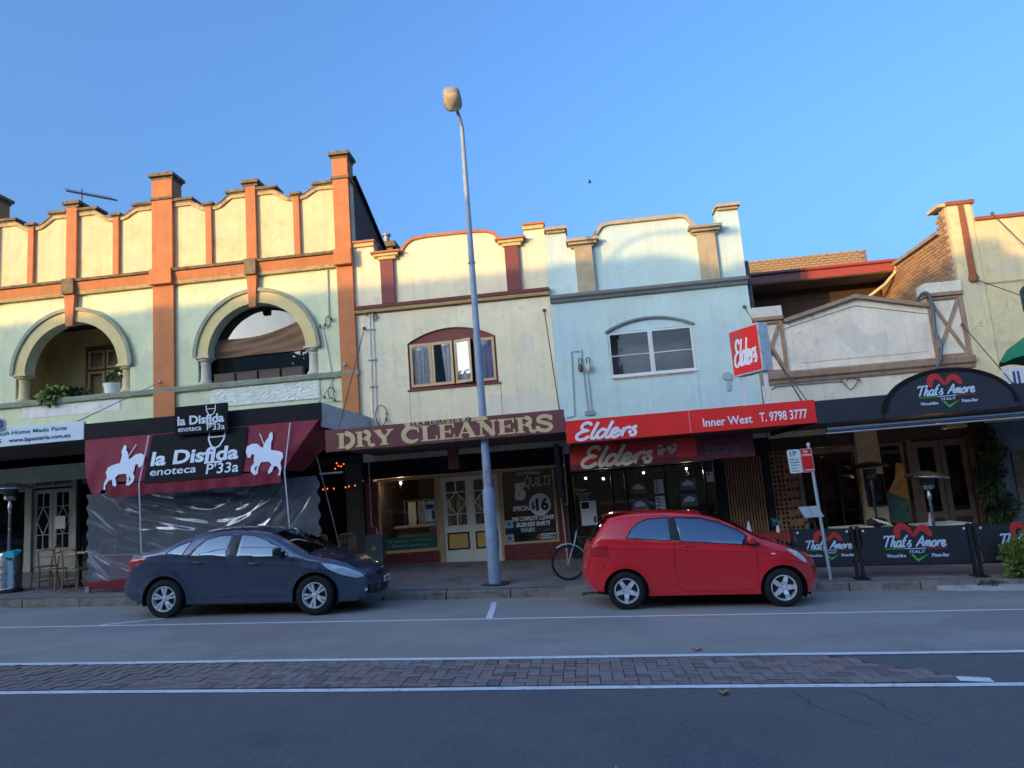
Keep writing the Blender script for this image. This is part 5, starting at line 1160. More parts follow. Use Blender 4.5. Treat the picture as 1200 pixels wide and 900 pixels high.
cafe_table(-8.9, 16.2, 'dim cafe table behind the plastic curtain on its left', tb); cafe_table(-6.6, 16.2, 'dim cafe table behind the plastic curtain on its right', tb)
def tumbler(x, y, z, lab, grp):
    b = MB(); b.lathe([(.0, 0), (.028, 0), (.034, .10), (.031, .10), (.026, .006), (0, .006)], (x, y, z), 12); o = b.build('glass_tumbler', glass_mat('tumbler%.2f' % x, (.75, .8, .82), 1.45), None, smooth=True); tag(o, lab, 'glass', grp)
tumbler(-11.15, 15.5, path_z(-11.3, 15.62) + .741, 'clear tumbler on the timber cafe table outside the pasta shop', None)
# patio heaters
heat_s = mat('heater_steel', (.42, .44, .46), .25, metal=.9, vary=.1, scale=4, bump=.02); heat_d = mat('heater_dark', (.07, .07, .075), .4, metal=.6)
def heater(x, y, lab, h=2.2, body_r=.25, tilt=0, m=heat_s, drum=True):
    z = path_z(x, y); T = thing('patio_heater', lab, 'heater', (x, y, z), 'patio heaters on the footpath')
    if drum:
        MB().lathe([(0, .05), (body_r, .05), (body_r + .01, .07), (body_r, .10), (body_r, .78), (body_r - .02, .83), (.06, .86), (0, .86)], (x, y, z), 26).build('gas_housing', m, T, smooth=True)
        MB().lathe([(0, 0), (body_r + .03, 0), (body_r + .03, .045), (0, .05)], (x, y, z), 26).build('base', heat_d, T, smooth=True)
        MB().tube([(x + body_r - .02, y - .12, z + .05), (x + body_r + .05, y - .1, z + .05)], .05, 10).build('wheel', dark, T, smooth=True)
    else: MB().lathe([(0, 0), (.24, 0), (.24, .04), (.06, .08), (0, .08)], (x, y, z), 22).build('base', heat_d, T, smooth=True)
    MB().tube([(x, y, z + .1), (x, y, z + h - .45)], .032, 12).build('pole', m, T, smooth=True)
    MB().lathe([(0, -.50), (.045, -.50), (.05, -.40), (.035, -.36), (.035, -.30), (.10, -.28), (.13, -.26), (.13, -.20), (0, -.20)], (x, y, z + h), 20).build('burner', m, T, smooth=True)
    MB().lathe([(0, -.20), (.12, -.20), (.15, -.06), (0, -.06)], (x, y, z + h), 20).build('emitter_screen', heat_d, T, smooth=True)
    fn = lambda v: (v[0], v[1], v[2] + (v[0] - x) * tilt)
    MB().lathe([(0, .10), (.08, .095), (.22, .06), (.36, .015), (.44, -.03), (.445, -.045), (.435, -.045), (.35, .0), (.2, .04), (0, .06)], (x, y, z + h), 30).build('reflector', m, T, smooth=True, fn=fn)
    return T
heater(-12.50, 15.0, 'stainless patio heater with round dish at the left edge outside the pasta shop', 2.24)
heater(7.12, 16.0, 'patio heater with a tilted silver dish behind the cafe barriers, under the arched sign', 1.78, drum=False, tilt=-.12)
heater(6.35, 16.9, 'dark patio heater beside the menu board pillar, partly lost in shadow', 2.0, m=heat_d, drum=False)
b = MB(); b.add([(-12.42, 14.72, path_z(-12.3, 15) + .86), (-12.18, 14.72, path_z(-12.3, 15) + .88), (-12.12, 14.9, path_z(-12.3, 15) + .86), (-12.14, 14.71, path_z(-12.3, 15) + .72), (-12.40, 14.70, path_z(-12.3, 15) + .76), (-12.2, 14.9, path_z(-12.3, 15) + .90)], [(0, 1, 3, 4), (0, 5, 2, 1), (1, 2, 3)])
tag(b.build('cleaning_cloth', mat('cyan_cloth', (.05, .38, .5), .8), None), 'cyan cloth draped over the top of the heater gas housing', 'cloth')
# dark A-frame box and chairs at the right end of the plastic curtain
bx = thing('cabinet', 'grey metal box with yellow warning triangle beside the burgundy brick pier', 'box', (-4.88, 16.8, path_z(-4.9, 16.8)))
z = path_z(-4.9, 16.8); MB().box(-5.12, -4.70, 16.7, 17.0, z, z + .82).build('case', mat('box_grey', (.12, .13, .15), .6, vary=.15), bx, bevel=.01)
MB().slab([(-4.98, z + .48), (-4.84, z + .48), (-4.91, z + .60)], [], 16.694, 16.699).build('warning_triangle', mat('warning_yellow', (.6, .48, .03), .6), bx)
pc2 = make_chair(mat('pale_wood', (.32, .21, .12), .6, vary=.2), 'slatted_chair')
for k in range(5): MB().box(-.14 + k * .062, -.115 + k * .062, .235, .25, .48, .86).build('back_slat', MATS['pale_wood'], pc2)
chair_at(pc2, -5.45, 16.6, math.pi + .2, 'pale slat back chair beside the grey metal box', 'slat back chairs by the brick pier')
chair_at(pc2, -5.95, 16.5, math.pi - .2, 'pale slat back chair nearer the plastic curtain', 'slat back chairs by the brick pier')
fl_m = mat('fairy_red', (1, .12, .02), .5, vary=0, bump=0, emit=(1, .10, .02), estr=.8)
FL = thing('fairy_lights', 'string of small red and orange lights glowing between the blind and the dry cleaners sign', 'lights', (-5.4, 16, 2.8))
for (x, z) in ((-5.50, 2.80), (-5.42, 2.86), (-5.36, 2.84), (-5.30, 2.89), (-5.46, 2.92), (-5.80, 2.36), (-5.70, 2.37), (-5.55, 2.36), (-5.28, 2.37), (-5.20, 2.38), (-5.06, 2.39)): MB().ball((x, 16, z), .016, seg=6, rings=4).build('bulb', fl_m, FL)
MB().tube(smooth_path([(-5.9, 16, 2.38), (-5.5, 16, 2.36), (-5.0, 16, 2.4)], 4), .004, 4).tube([(-5.6, 16, 2.78), (-5.2, 16, 2.92)], .004, 4).build('wire', dark, FL)
b = MB(); b.box(-5.62, -5.10, 15.3, 15.34, 2.66, 2.70); tag(b.build('light_bar', white_p, None, bevel=.004), 'short white horizontal bar beside the lower corner of the claret blind', 'bar')
b = MB(); b.tube([(-5.36, 14.5, 3.0), (-5.22, 14.6, 2.2), (-5.02, 14.8, .95)], .011, 8); tag(b.build('leaning_pole', mat('grey_pole', (.16, .16, .17), .5), None, smooth=True), 'thin grey pole leaning at the right end of the plastic curtain', 'pole')

# ================================================================== cafe side, right
nightb = mat('blue_black_fascia', (0.030, 0.036, 0.052), 0.6, spec=.3, vary=.1, scale=2, bump=.03)
aw4 = awning(B4, 4.60, 11.5, 2.80, 3.245, nightb)
MB().box(4.60, 4.66, 14.461, F, 2.82, 3.24).build('awning_end', nightb, aw4)
AS = thing('arched_sign', 'arched blue black sign with red heart strokes and pale script above the pizza restaurant', 'sign', (7.0, 14.3, 2.8))
q = [(5.83, 2.80), (8.20, 2.80)] + [(7.015 + 1.185 * math.cos(R(a)), 2.90 + .72 * math.sin(R(a))) for a in range(0, 181, 6)]
MB().slab(q, [], 14.31, 14.395).build('board', nightb, AS, bevel=.0)
b = MB(); b.ribbon(q[2:], -.03, .03, 14.28, 14.39); b.build('rim', blackv, AS)
lred = mat('logo_red', (.55, .03, .03), .5, vary=0, bump=0); lgr = mat('logo_green', (.08, .42, .06), .5, vary=0, bump=0); lwh = mat('logo_white', (.55, .70, .85), .5, vary=0, bump=0)
def logo(par, cx, zb, s, y, zf=None):
    """emblem about 2.1 s wide; zb is the baseline of the script"""
    fn = (lambda v: (v[0], v[1], v[2] + GS * (v[0] - cx))) if zf else None
    b = MB()
    def hook(pts, wd): b.ribbon(smooth_path([(cx + px * s, zb + pz * s) for px, pz in pts], 5), -.5 * s, .5 * s, y - .004, y, wid=[max(.02, w_) for w_ in wd(len(pts) * 5 - 4)])
    hook([(-.52, .30), (-.55, .52), (-.42, .70), (-.22, .66), (-.02, .36)], lambda n: [.24 * math.sin(math.pi * (.12 + .85 * i / (n - 1))) ** .7 for i in range(n)])
    hook([(.0, .36), (.20, .60), (.38, .62), (.52, .44), (.56, .34)], lambda n: [.22 * math.sin(math.pi * (.06 + .85 * i / (n - 1))) ** .7 for i in range(n)])
    b.build('heart_emblem', lred, par, fn=fn)
    script("That's", cx - 1.02 * s, cx - .12 * s, zb, zb + .40 * s, y - .005, lwh, par, wt=.26, fn=fn); script('Amore', cx + .02 * s, cx + 1.02 * s, zb, zb + .36 * s, y - .005, lwh, par, wt=.28, fn=fn)
    for (a, c, m_) in ((-1.02, -.35, lgr), (-.34, .33, lwh), (.34, 1.02, lred)): MB().box(cx + a * s, cx + c * s, y - .003, y, zb - .08 * s, zb - .05 * s).build('underline', m_, par, fn=fn)
    txt('ITALY', cx - .22 * s, cx + .30 * s, zb - .22 * s, zb - .13 * s, y, lwh, par, bold=.02, fn=fn)
    txt('Wood-fire', cx - 1.0 * s, cx - .36 * s, zb - .36 * s, zb - .24 * s, y, lwh, par, bold=.03, fn=fn); txt('Pizza-Bar', cx + .50 * s, cx + 1.08 * s, zb - .36 * s, zb - .24 * s, y, lwh, par, bold=.03, fn=fn)
    b = MB(); b.slab([(cx - .20 * s, zb - .26 * s), (cx - .10 * s, zb - .26 * s), (cx + .02 * s, zb - .42 * s), (cx + .42 * s, zb - .25 * s), (cx + .02 * s, zb - .52 * s)], [], y - .003, y); b.build('leaf_emblem', lgr, par, fn=fn)
logo(AS, 6.98, 3.15, .50, 14.305)
rb = thing('rolled_blind', 'clear plastic blind rolled up under the restaurant fascia', 'blind', (7, 14.4, 2.66))
b = MB(); b.tube([(4.72, 14.36, 2.67), (11.4, 14.36, 2.67)], .055, 10); b.build('roll', glass_mat('blind_roll', (.3, .34, .38), 1.5, boost=.18, rough=.12, wav=.8), rb, smooth=True)
MB().tube([(4.70, 14.33, 2.60), (11.4, 14.33, 2.60)], .012, 6).build('bar', mat('grey_bar', (.42, .46, .52), .5), rb)
# restaurant front
cfz = path_z(7, 18.5)
MB().box(4.54, 9.5, F, F + .28, 2.45, 2.745).build('shop_lintel', dark2, B4)
bz = mat('breeze_block', (.30, .16, .10), .85, vary=.3, scale=8, bump=.4)
b = MB(); x0, x1, z0, z1 = 4.50, 5.10, path_z(4.8, 18), 2.44; holes = []
nxh, nzh = 6, 22
for i in range(nxh):
    for j in range(nzh):
        if i < 3 or j % 2: holes.append(rect(x0 + (x1 - x0) * (i + .22) / nxh, x0 + (x1 - x0) * (i + .80) / nxh, z0 + (z1 - z0) * (j + .22) / nzh, z0 + (z1 - z0) * (j + .80) / nzh))
b.slab(rect(x0, x1, z0, z1), holes, F - .03, F + .12); tag(b.build('breeze_block_screen', bz, B4), kind='stuff')
MB().box(5.11, 5.20, F - .05, F + .2, path_z(5.1, 18), 2.44).build('post', mat('olive_post', (.24, .20, .12), .7), B4)
pil = mat('sandstone_pier', (.42, .35, .24), .8, vary=.2, scale=3, bump=.2)
MB().box(6.50, 7.02, F - .1, F + .25, path_z(6.8, 18), 2.75).build('pier', pil, B4, bevel=.006)
mb_ = thing('menu_case', 'black glazed menu case with white card fixed to the sandstone pier', 'menu', (6.76, F - .15, 1.3))
MB().slab(rect(6.58, 7.0, .98, 1.72), [rect(6.62, 6.96, 1.02, 1.68)], F - .17, F - .101).build('frame', dark, mb_); MB().box(6.62, 6.96, F - .13, F - .125, 1.02, 1.68).build('pane', glass, mb_); MB().box(6.68, 6.88, F - .112, F - .106, 1.10, 1.24).build('card', white_p, mb_)
orp = mat('orange_poster', (.50, .22, .04), .6, vary=.3, scale=5); grp = mat('green_poster', (.05, .12, .10), .6, vary=.4, scale=5)
window(B4, 7.06, 7.62, path_z(7, 18) + .3, 2.42, F + .1, tb, glass, 1, 1, .05, .04, .07, 'shop_window')
MB().slab([(7.14, 1.30), (7.58, 1.05), (7.56, 1.92), (7.40, 1.95), (7.34, 1.6)], [], F + .05, F + .06).build('window_poster', orp, B4)
MB().box(7.10, 7.55, F + .07, F + .075, .55, 1.28).build('window_poster', grp, B4)
txt('RISTORANTE', 7.14, 7.56, 2.16, 2.25, F + .09, mat('dim_letter', (.16, .18, .22), .6), B4)
dt = mat('door_timber', (.14, .095, .07), .6, vary=.2, scale=5)
MB().box(7.66, 7.78, F - .02, F + .2, path_z(7.7, 18), 2.45).build('door_post', dt, B4); MB().box(9.05, 9.17, F - .02, F + .2, path_z(9, 18), 2.45).build('door_post', dt, B4)
for xa, xb in ((7.80, 8.40), (8.42, 9.02)):
    d = MB().slab(rect(xa, xb, path_z(8, 18) + .02, 2.40), [rect(xa + .12, xb - .12, .75, 2.25), rect(xa + .12, xb - .12, .05, .60)], F + .02, F + .08).build('door', dt, B4, bevel=.004)
    MB().box(xa + .12, xb - .12, F + .045, F + .05, .75, 2.25).build('pane', glass, d); MB().box(xa + .13, xb - .13, F + .05, F + .06, .05, .60).build('panel', dark2, d)
MB().box(5.22, 6.48, F + .02, F + .06, 2.30, 2.44).build('transom', tb, B4)
window(B4, 5.22, 6.48, path_z(5.8, 18) + .05, 2.29, F + .05, dark, glass, 3, 1, .05, .05, .07, 'folding_window')
bw = mat('blue_grey_wall', (.13, .16, .19), .8, vary=.15)
MB().box(9.52, 12.4, F - .02, F + .01, path_z(11, 18), 2.69).build('lower_wall', bw, B5)
brd = mat('brown_board2', (.16, .10, .06), .8, vary=.4, scale=5, stain=(.35, .28, .18), stain_amt=.7, stain_scale=9)
wb = MB().box(9.95, 10.9, F - .06, F - .021, .80, 2.0).build('notice_board', brd, None, bevel=.004); tag(wb, 'mottled brown board on the blue grey wall beside the ivy', 'board')
point(7.35, 15.6, 2.35, 2, (1, .62, .25)); point(6.2, F + 1.5, 2.2, 1.5, (1, .6, .3))
hl = MB().box(7.15, 7.55, 14.9, 15.1, 2.53, 2.68).build('ceiling_box', mat('amber_box', (.40, .28, .10), .6, vary=.3, scale=12), None, bevel=.01); tag(hl, 'small amber box hanging from the restaurant awning ceiling', 'box')
# barriers
frm = mat('barrier_frame', (.015, .016, .02), .4, vary=.1, bump=.02); bnv = mat('barrier_banner', (.018, .020, .026), .5, vary=.15, scale=3, bump=.06)
def barrier(xa, xb, cx, lab, logo_s=.49):
    xm = (xa + xb) / 2; Y = 14.32; T = thing('cafe_barrier', lab, 'barrier', (xm, Y, path_z(xm, Y)), 'black banner barriers of the pizza restaurant')
    g = lambda x: path_z(x, Y)
    for x in (xa + .035, xb - .035):
        MB().box(x - .03, x + .03, Y - .03, Y + .03, g(x) + .012, g(x) + .95).build('post', frm, T, bevel=.005); MB().box(x - .08, x + .08, Y - .16, Y + .16, g(x), g(x) + .012).build('foot_plate', frm, T)
    for h_ in (.90, .24):
        MB().beam((xa + .07, Y, g(xa) + h_), (xb - .07, Y, g(xb) + h_), .04, .04).build('rail', frm, T)
    b = MB(); b.add([(xa + .09, Y - .025, g(xa) + .265), (xb - .09, Y - .025, g(xb) + .265), (xb - .09, Y - .025, g(xb) + .90), (xa + .09, Y - .025, g(xa) + .90), (xa + .09, Y - .02, g(xa) + .265), (xb - .09, Y - .02, g(xb) + .265), (xb - .09, Y - .02, g(xb) + .90), (xa + .09, Y - .02, g(xa) + .90)], [(0, 1, 2, 3), (7, 6, 5, 4), (0, 4, 5, 1), (3, 2, 6, 7)])
    bn = b.build('banner', bnv, T); logo(bn, cx, g(cx) + .555, logo_s, Y - .026, True)
    for x in (xa + .13, xb - .13): MB().lathe([(0, -.012), (.022, -.01), (.022, .0), (0, 0)], (x, Y - .028, g(x) + .86), 10, axis='y').build('tie', white_p, T)
barrier(3.78, 4.93, 4.45, 'black banner barrier behind the leaning parking sign, nearest the red hatchback', .40)
barrier(4.96, 7.00, 5.98, 'black banner barrier in the middle with its whole heart logo visible', .53)
barrier(7.03, 9.10, 7.98, 'black banner barrier at the right edge, partly hidden by the green bush')
# tables, cloth and flowers behind the barriers
cl_r = mat('red_check', (.35, .03, .03), .8, vary=.4, scale=30); 
ct = cafe_table(3.75, 15.7, 'cafe table with red and white cloth seen above the bonnet of the red hatchback', white_p, w_=.95, h=.72)
z = path_z(3.75, 15.7) + .722; b = MB(); 
for k in range(6): b.box(3.29 + k * .155, 3.36 + k * .155, 15.23, 16.17, z, z + .003)
tag(MB().box(3.26, 4.24, 15.21, 16.19, z - .10, z + .002).build('tablecloth', cl_r, None, bevel=.01), 'red and white tablecloth on the cafe table above the red bonnet', 'tablecloth')
cafe_table(5.6, 16.4, 'bare cafe table behind the middle barrier', creamf); cafe_table(7.5, 16.6, 'cafe table under the silver dish heater', creamf, w_=.9)
nap = mat('napkin_white', (.62, .63, .64), .9, vary=.05)
def napkin(x, y, z, lab, h=.2, grp='folded white napkins'):
    b = MB(); b.lathe([(.05, 0), (.055, .05), (.035, h * .6), (.002, h)], (x, y, z), 6); tag(b.build('napkin', nap, None, smooth=True), lab, 'napkin', grp)
napkin(3.30, 15.5, z + .003, 'white napkin folded to a point at the left end of the red and white tablecloth', .30)
napkin(7.23, 16.35, path_z(7.5, 16.6) + .741, 'white napkin folded to a point beside the silver dish heater', .26)
sc_ = mat('striped_fabric', (.06, .02, .02), .9); b = MB()
SF = thing('striped_bundle', 'dark bundle with cream stripes on the cafe table by the sandstone pier', 'fabric', (6.15, 16.2, .7))
MB().ball((6.12, 16.3, path_z(5.6, 16.4) + .80), .22, 1.0, .7, .45, 14, 8).build('bundle', sc_, SF, smooth='all')
for k in range(4): MB().beam((5.98 + k * .08, 16.13, path_z(5.6, 16.4) + .90 - k * .03), (6.12 + k * .08, 16.12, path_z(5.6, 16.4) + .80 - k * .03), .02, .02).build('stripe', creamf, SF)
pc3 = make_chair(mat('dark_chair', (.04, .03, .028), .5), 'cafe_chair'); G3 = 'dark chairs behind the barriers'
chair_at(pc3, 4.35, 16.0, -math.pi / 2, 'dark cafe chair at the right end of the red and white tablecloth', G3); chair_at(pc3, 5.15, 16.5, 1.4, 'dark cafe chair at the left of the bare table behind the middle barrier', G3)
chair_at(pc3, 8.2, 16.6, -1.6, 'dark cafe chair to the right of the silver dish heater', G3); chair_at(pc3, 3.2, 16.2, 1.5, 'dark cafe chair at the left end of the red and white tablecloth', G3)
# flower vases and condiments on the red tablecloth
vs_ = thing('flower_vase', 'small vase with blue flowers on the red and white tablecloth', 'vase', (3.92, 15.7, z))
MB().lathe([(0, 0), (.035, 0), (.045, .07), (.025, .13), (.03, .15), (0, .15)], (3.92, 15.7, z), 12).build('vase', white_p, vs_, smooth=True)
b = MB(); random.seed(11)
for k in range(26): b.ball((3.92 + random.uniform(-.09, .09), 15.7 + random.uniform(-.07, .07), z + .2 + random.uniform(-.05, .08)), .018, seg=5, rings=3)
tag(b.build('flowers', mat('flower_blue', (.06, .22, .34), .8, vary=.5, scale=30), vs_), kind='stuff')

# ================================================================== parking sign
PS = thing('parking_sign', 'slightly leaning grey pole with white and red parking plates in front of the restaurant', 'sign', (4.39, 14.3, path_z(4.39, 14.3)))
pg = mat('pole_grey', (.38, .42, .48), .5, vary=.1); zb = path_z(4.39, 14.3)
lean = lambda z: 4.40 - .028 * (z - zb)
MB().tube([(lean(zb), 14.3, zb - .1), (lean(2.42), 14.3, 2.42)], .03, 12).build('pole', pg, PS, smooth=True); MB().ball((lean(2.42), 14.3, 2.42), .032).build('cap', white_p, PS)
def plate(x0, x1, z0, z1, m, y=14.262, name='plate'):
    r_ = .03; P = []
    for cx, cz, a0 in ((x1 - r_, z1 - r_, 0), (x0 + r_, z1 - r_, 90), (x0 + r_, z0 + r_, 180), (x1 - r_, z0 + r_, 270)): P += arc(cx, cz, r_, a0, a0 + 90, 4)
    return MB().slab(P, [], y, y + .004).build(name, m, PS, fn=lambda v: (v[0] - .028 * (v[2] - 2.1), v[1], v[2]))
psh = lambda v: (v[0] - .028 * (v[2] - 2.1), v[1], v[2])
pw = mat('plate_white', (.58, .70, .72), .4, vary=.03, bump=0); tg = mat('plate_green', (.02, .16, .14), .5, vary=0, bump=0); pr = mat('plate_red', (.60, .01, .012), .4, vary=.03, bump=0)
p1 = plate(3.915, 4.145, 1.90, 2.345, pw); txt('1P', 3.965, 4.085, 2.22, 2.32, 14.261, tg, p1, bold=.01, fn=psh)
for k, (a, c, s_) in enumerate(((3.95, 4.11, '8.30am-6pm'), (3.95, 4.10, 'MON-FRI'), (3.95, 4.11, '8.30am-12.30pm'), (3.96, 4.06, 'SAT'))): txt(s_, a, c, 2.145 - k * .055, 2.175 - k * .055, 14.261, tg, p1, fn=psh)
MB().ribbon([(3.96, 1.94), (4.09, 1.94)], -.006, .006, 14.258, 14.261).build('arrow', tg, p1, fn=psh)
p2 = plate(4.15, 4.37, 1.90, 2.345, pw, 14.2625); p2b = plate(4.158, 4.362, 1.908, 2.337, pr, 14.259)
txt('NO', 4.215, 4.295, 2.27, 2.31, 14.258, pw, p2, bold=.04, fn=psh); txt('STOPPING', 4.172, 4.348, 2.205, 2.245, 14.258, pw, p2, bold=.03, fn=psh)
MB().ribbon([(4.19, 1.945), (4.33, 1.945)], -.009, .009, 14.255, 14.258).build('arrow', pw, p2, fn=psh)
MB().slab([(4.33, 1.925), (4.355, 1.945), (4.33, 1.965)], [], 14.255, 14.258).build('arrow_head', pw, p2, fn=psh)
for a, c in ((3.98, 4.15), (4.157, 4.33)):
    b = MB(); q = [(a, 1.27), (c, 1.27), (c + .10, 1.06), (a + .10, 1.06)]
    b.slab(q, [], 14.27, 14.275); b.build('reversed_plate', mat('plate_back' + str(a), (.44, .52, .58), .5, metal=.2), PS)

# ================================================================== small things on the walls
def rod(a, b_, lab, r=.012, m=rust, group='stay rods holding up the awnings'):
    T = thing('stay_rod', lab, 'rod', a, group); MB().tube([a, b_], r, 6).build('rod', m, T, smooth=True)
    MB().ball(a, .05, 1, .4, 1, 8, 5).build('wall_plate', m, T); MB().ball(b_, .03, 1, 1, 1, 8, 5).build('eyelet', m, T)
rod((-5.25, F - .02, 6.46), (-4.87, 14.46, 3.49), 'thin rusty stay rod at the left end of the dry cleaners awning')
rod((-.56, F - .02, 6.46), (-.32, 14.46, 3.50), 'thin rusty stay rod at the right end of the dry cleaners awning')
rod((4.38, F - .02, 6.04), (4.43, 14.6, 3.26), 'dark stay rod behind the box sign')
rod((4.82, F - .02, 4.96), (4.53, 14.55, 3.22), 'upper of two crossing stays left of the gabled parapet')
rod((4.92, F - .02, 4.80), (4.40, 14.55, 3.26), 'lower of two crossing stays left of the gabled parapet')
rod((9.36, F - .08, 5.07), (8.29, 14.5, 3.26), 'thin stay from the right crossed panel to the restaurant fascia')
rod((9.78, F - .14, 6.15), (11.9, 14.5, 3.26), 'long stay from the red brown drop ornament down to the right')
rod((-5.78, F - .12, 5.54), (-5.26, 14.5, 4.13), 'pale stay from the orange corner pier to the black fascia', m=mat('pale_rod', (.36, .36, .32), .6))
rod((-10.78, F - .12, 5.54), (-10.6, 14.5, 4.18), 'pale stay from the second orange pier to the white pasta fascia', m=MATS['pale_rod'])
rod((10.5, F - .06, 7.74), (10.9, 14.6, 3.25), 'dark cable hanging over the red coping of the yellow building')
def conduit(pts, lab, r=.014, m=steel, name='conduit', extra=None, group='electrical conduits on the facades'):
    T = thing(name, lab, 'pipe', pts[0], group); MB().tube(pts, r, 7).build('pipe', m, T, smooth=True)
    if extra: extra(T)
    return T
Fy = F - .03
def loops(T, c, r=.12):
    b = MB(); P = [(c[0] + r * math.cos(R(a)) * (.8 + .2 * math.sin(a)), Fy - .03 - .02 * math.sin(a), c[1] + r * 1.2 * math.sin(R(a))) for a in range(0, 400, 25)]; b.tube(P, .01, 5); b.build('cable_loop', dark, T, smooth=True)
def insul(T, x, z, m=None):
    MB().lathe([(0, 0), (.03, 0), (.036, .03), (.02, .05), (.03, .07), (0, .09)], (x, Fy - .06, z), 10).build('insulator', m or capd, T, smooth=True)
c1 = conduit([(-6.16, Fy, 8.15), (-6.17, Fy, 6.95), (-6.20, Fy - .05, 6.75)], 'grey service cable dropping beside the orange corner pier to black insulators'); loops(c1, (-6.2, 6.75), .11); insul(c1, -6.40, 6.58); insul(c1, -6.1, 6.75); insul(c1, -6.27, 6.60)
c2 = conduit([(-6.36, Fy, 6.6), (-6.18, Fy, 5.45), (-6.18, Fy, 4.95)], 'pale conduit running down between the arch and the orange corner pier', m=white_r); loops(c2, (-6.2, 4.85), .12); insul(c2, -6.35, 4.7); insul(c2, -6.1, 4.62)
c3 = conduit([(-5.09, Fy, 7.13), (-5.14, Fy, 4.0)], 'left of two thin conduits at the left side of the cream facade', m=white_r); insul(c3, -5.15, 6.78); insul(c3, -4.95, 6.72); loops(c3, (-4.95, 6.74), .08)
c4 = conduit([(-5.01, Fy, 6.9), (-5.04, Fy, 4.25), (-4.95, Fy, 3.9)], 'right of two thin conduits on the cream facade, ending in a cable loop', m=white_r); loops(c4, (-4.92, 4.15), .22); insul(c4, -4.78, 4.0)
for z_ in (6.4, 5.6, 4.9): 
    MB().box(-5.18, -4.97, Fy - .03, Fy + .025, z_, z_ + .03).build('pipe_clip', steel, c3)
c5 = conduit([(.22, Fy, 5.33), (.02, Fy, 5.33), (-.04, Fy, 3.72), (-.25, Fy, 3.68)], 'bent pale blue pipe on the left of the pale blue facade', m=mat('pipe_blue', (.36, .46, .50), .7))
c6 = conduit([(.27, Fy, 5.38), (.27, Fy, 4.95), (.30, Fy, 3.75)], 'pale blue twin conduit with porcelain fuses left of the sash window', m=MATS['pipe_blue']); MB().tube([(.38, Fy, 4.8), (.39, Fy, 3.75)], .014, 7).build('pipe', MATS['pipe_blue'], c6, smooth=True)
fz = mat('fuse_maroon', (.16, .06, .08), .5)
for x, m_ in ((.22, fz), (.42, stone_c)):
    MB().ball((x, Fy - .08, 4.88), .075, .9, .7, 1.5, 10, 7).build('fuse', m_, c6, smooth='all'); loops(c6, (x, 5.06), .07)
MB().box(.22, .46, Fy - .02, Fy + .02, 3.70, 3.80).build('junction', steel, c6)
c7 = conduit([(4.76, Fy, 3.93), (4.86, Fy, 4.0), (5.2, Fy, 4.0), (6.38, Fy, 3.99)], 'grey conduit running along the wall under the tan band above the restaurant'); insul(c7, 6.40, 3.94); insul(c7, 6.80, 3.95); MB().tube(smooth_path([(6.44, Fy - .04, 3.94), (6.6, Fy - .04, 3.76), (6.78, Fy - .04, 3.98), (6.62, Fy - .04, 4.04), (6.5, Fy - .04, 3.95)], 4), .01, 5).build('cable_loop', dark, c7)
b = MB(); b.tube(smooth_path([(8.45, F + .05, 5.75), (8.55, F - .12, 5.92), (8.66, F - .2, 5.85), (8.70, F - .18, 5.4), (8.69, F - .15, 4.95), (8.74, F - .2, 4.65), (8.66, F - .25, 4.3), (8.42, F - .4, 3.95), (8.2, F - 1.0, 3.5)], 5), .035, 8)
tag(b.build('drain_hose', mat('hose_grey', (.10, .11, .15), .5, vary=.2), None, smooth='all'), 'black and grey hose hanging over the gable beside the right crossed panel', 'hose')
ac = thing('junction_box', 'round pale blue fitting on the pale blue wall behind the box sign post', 'fitting', (3.75, Fy, 4.2)); MB().lathe([(0, -.05), (.11, -.05), (.12, 0), (0, 0)], (3.76, F - .002, 4.36), 16, axis='y').build('cover', MATS['pipe_blue'], ac); MB().box(3.7, 3.8, F - .04, F - .003, 4.0, 4.2).build('lower_box', MATS['pipe_blue'], ac)
# downpipe and conduit right of the dry cleaners window
dpp = thing('downpipe', 'grey and white pipes beside the right window of the dry cleaners', 'pipe', (-.55, F - .1, .2))
MB().box(-.62, -.50, F - .12, F - .03, 1.95, 3.05).build('duct', mat('pipe_grey', (.16, .17, .16), .6), dpp); MB().box(-.60, -.48, F - .14, F - .03, 1.75, 1.94).build('box', MATS['pipe_grey'], dpp, bevel=.01)
MB().tube([(-.55, F - .08, 1.74), (-.52, F - .08, .25)], .015, 8).build('white_pipe', white_p, dpp, smooth=True); MB().tube(smooth_path([(-.40, F - .08, 3.0), (-.40, F - .08, 1.7), (-.42, F - .08, 1.58), (-.47, F - .08, 1.6)], 4), .013, 8).build('hook_pipe', white_p, dpp, smooth=True)
for (x, z0, z1) in ((-5.30, 1.25, 3.0),): conduit([(x, F - .05, z1), (x, F - .05, z0 + .15), (x + .12, F - .05, z0 + .1), (x + .14, F - .05, z0 - .1)], 'thin pale pipe on the dark pier left of the dry cleaners window', m=white_r, r=.01)
# rooftop aerial
an = thing('tv_aerial', 'thin television aerial standing above the scalloped parapet on the left', 'aerial', (-15.95, 22, 10))
MB().tube([(-16.0, 22, 9.5), (-16.0, 22, 13.3)], .022, 6).build('mast', rust, an); MB().tube([(-16.55, 22, 13.3), (-14.75, 22, 12.75)], .03, 6).build('boom', dark, an)
for k in range(14): x = -16.5 + k * .125; z = 13.3 - (x + 16.55) * .305; MB().tube([(x, 21.75, z + .03), (x, 22.25, z + .03)], .01, 4).build('element', steel, an)
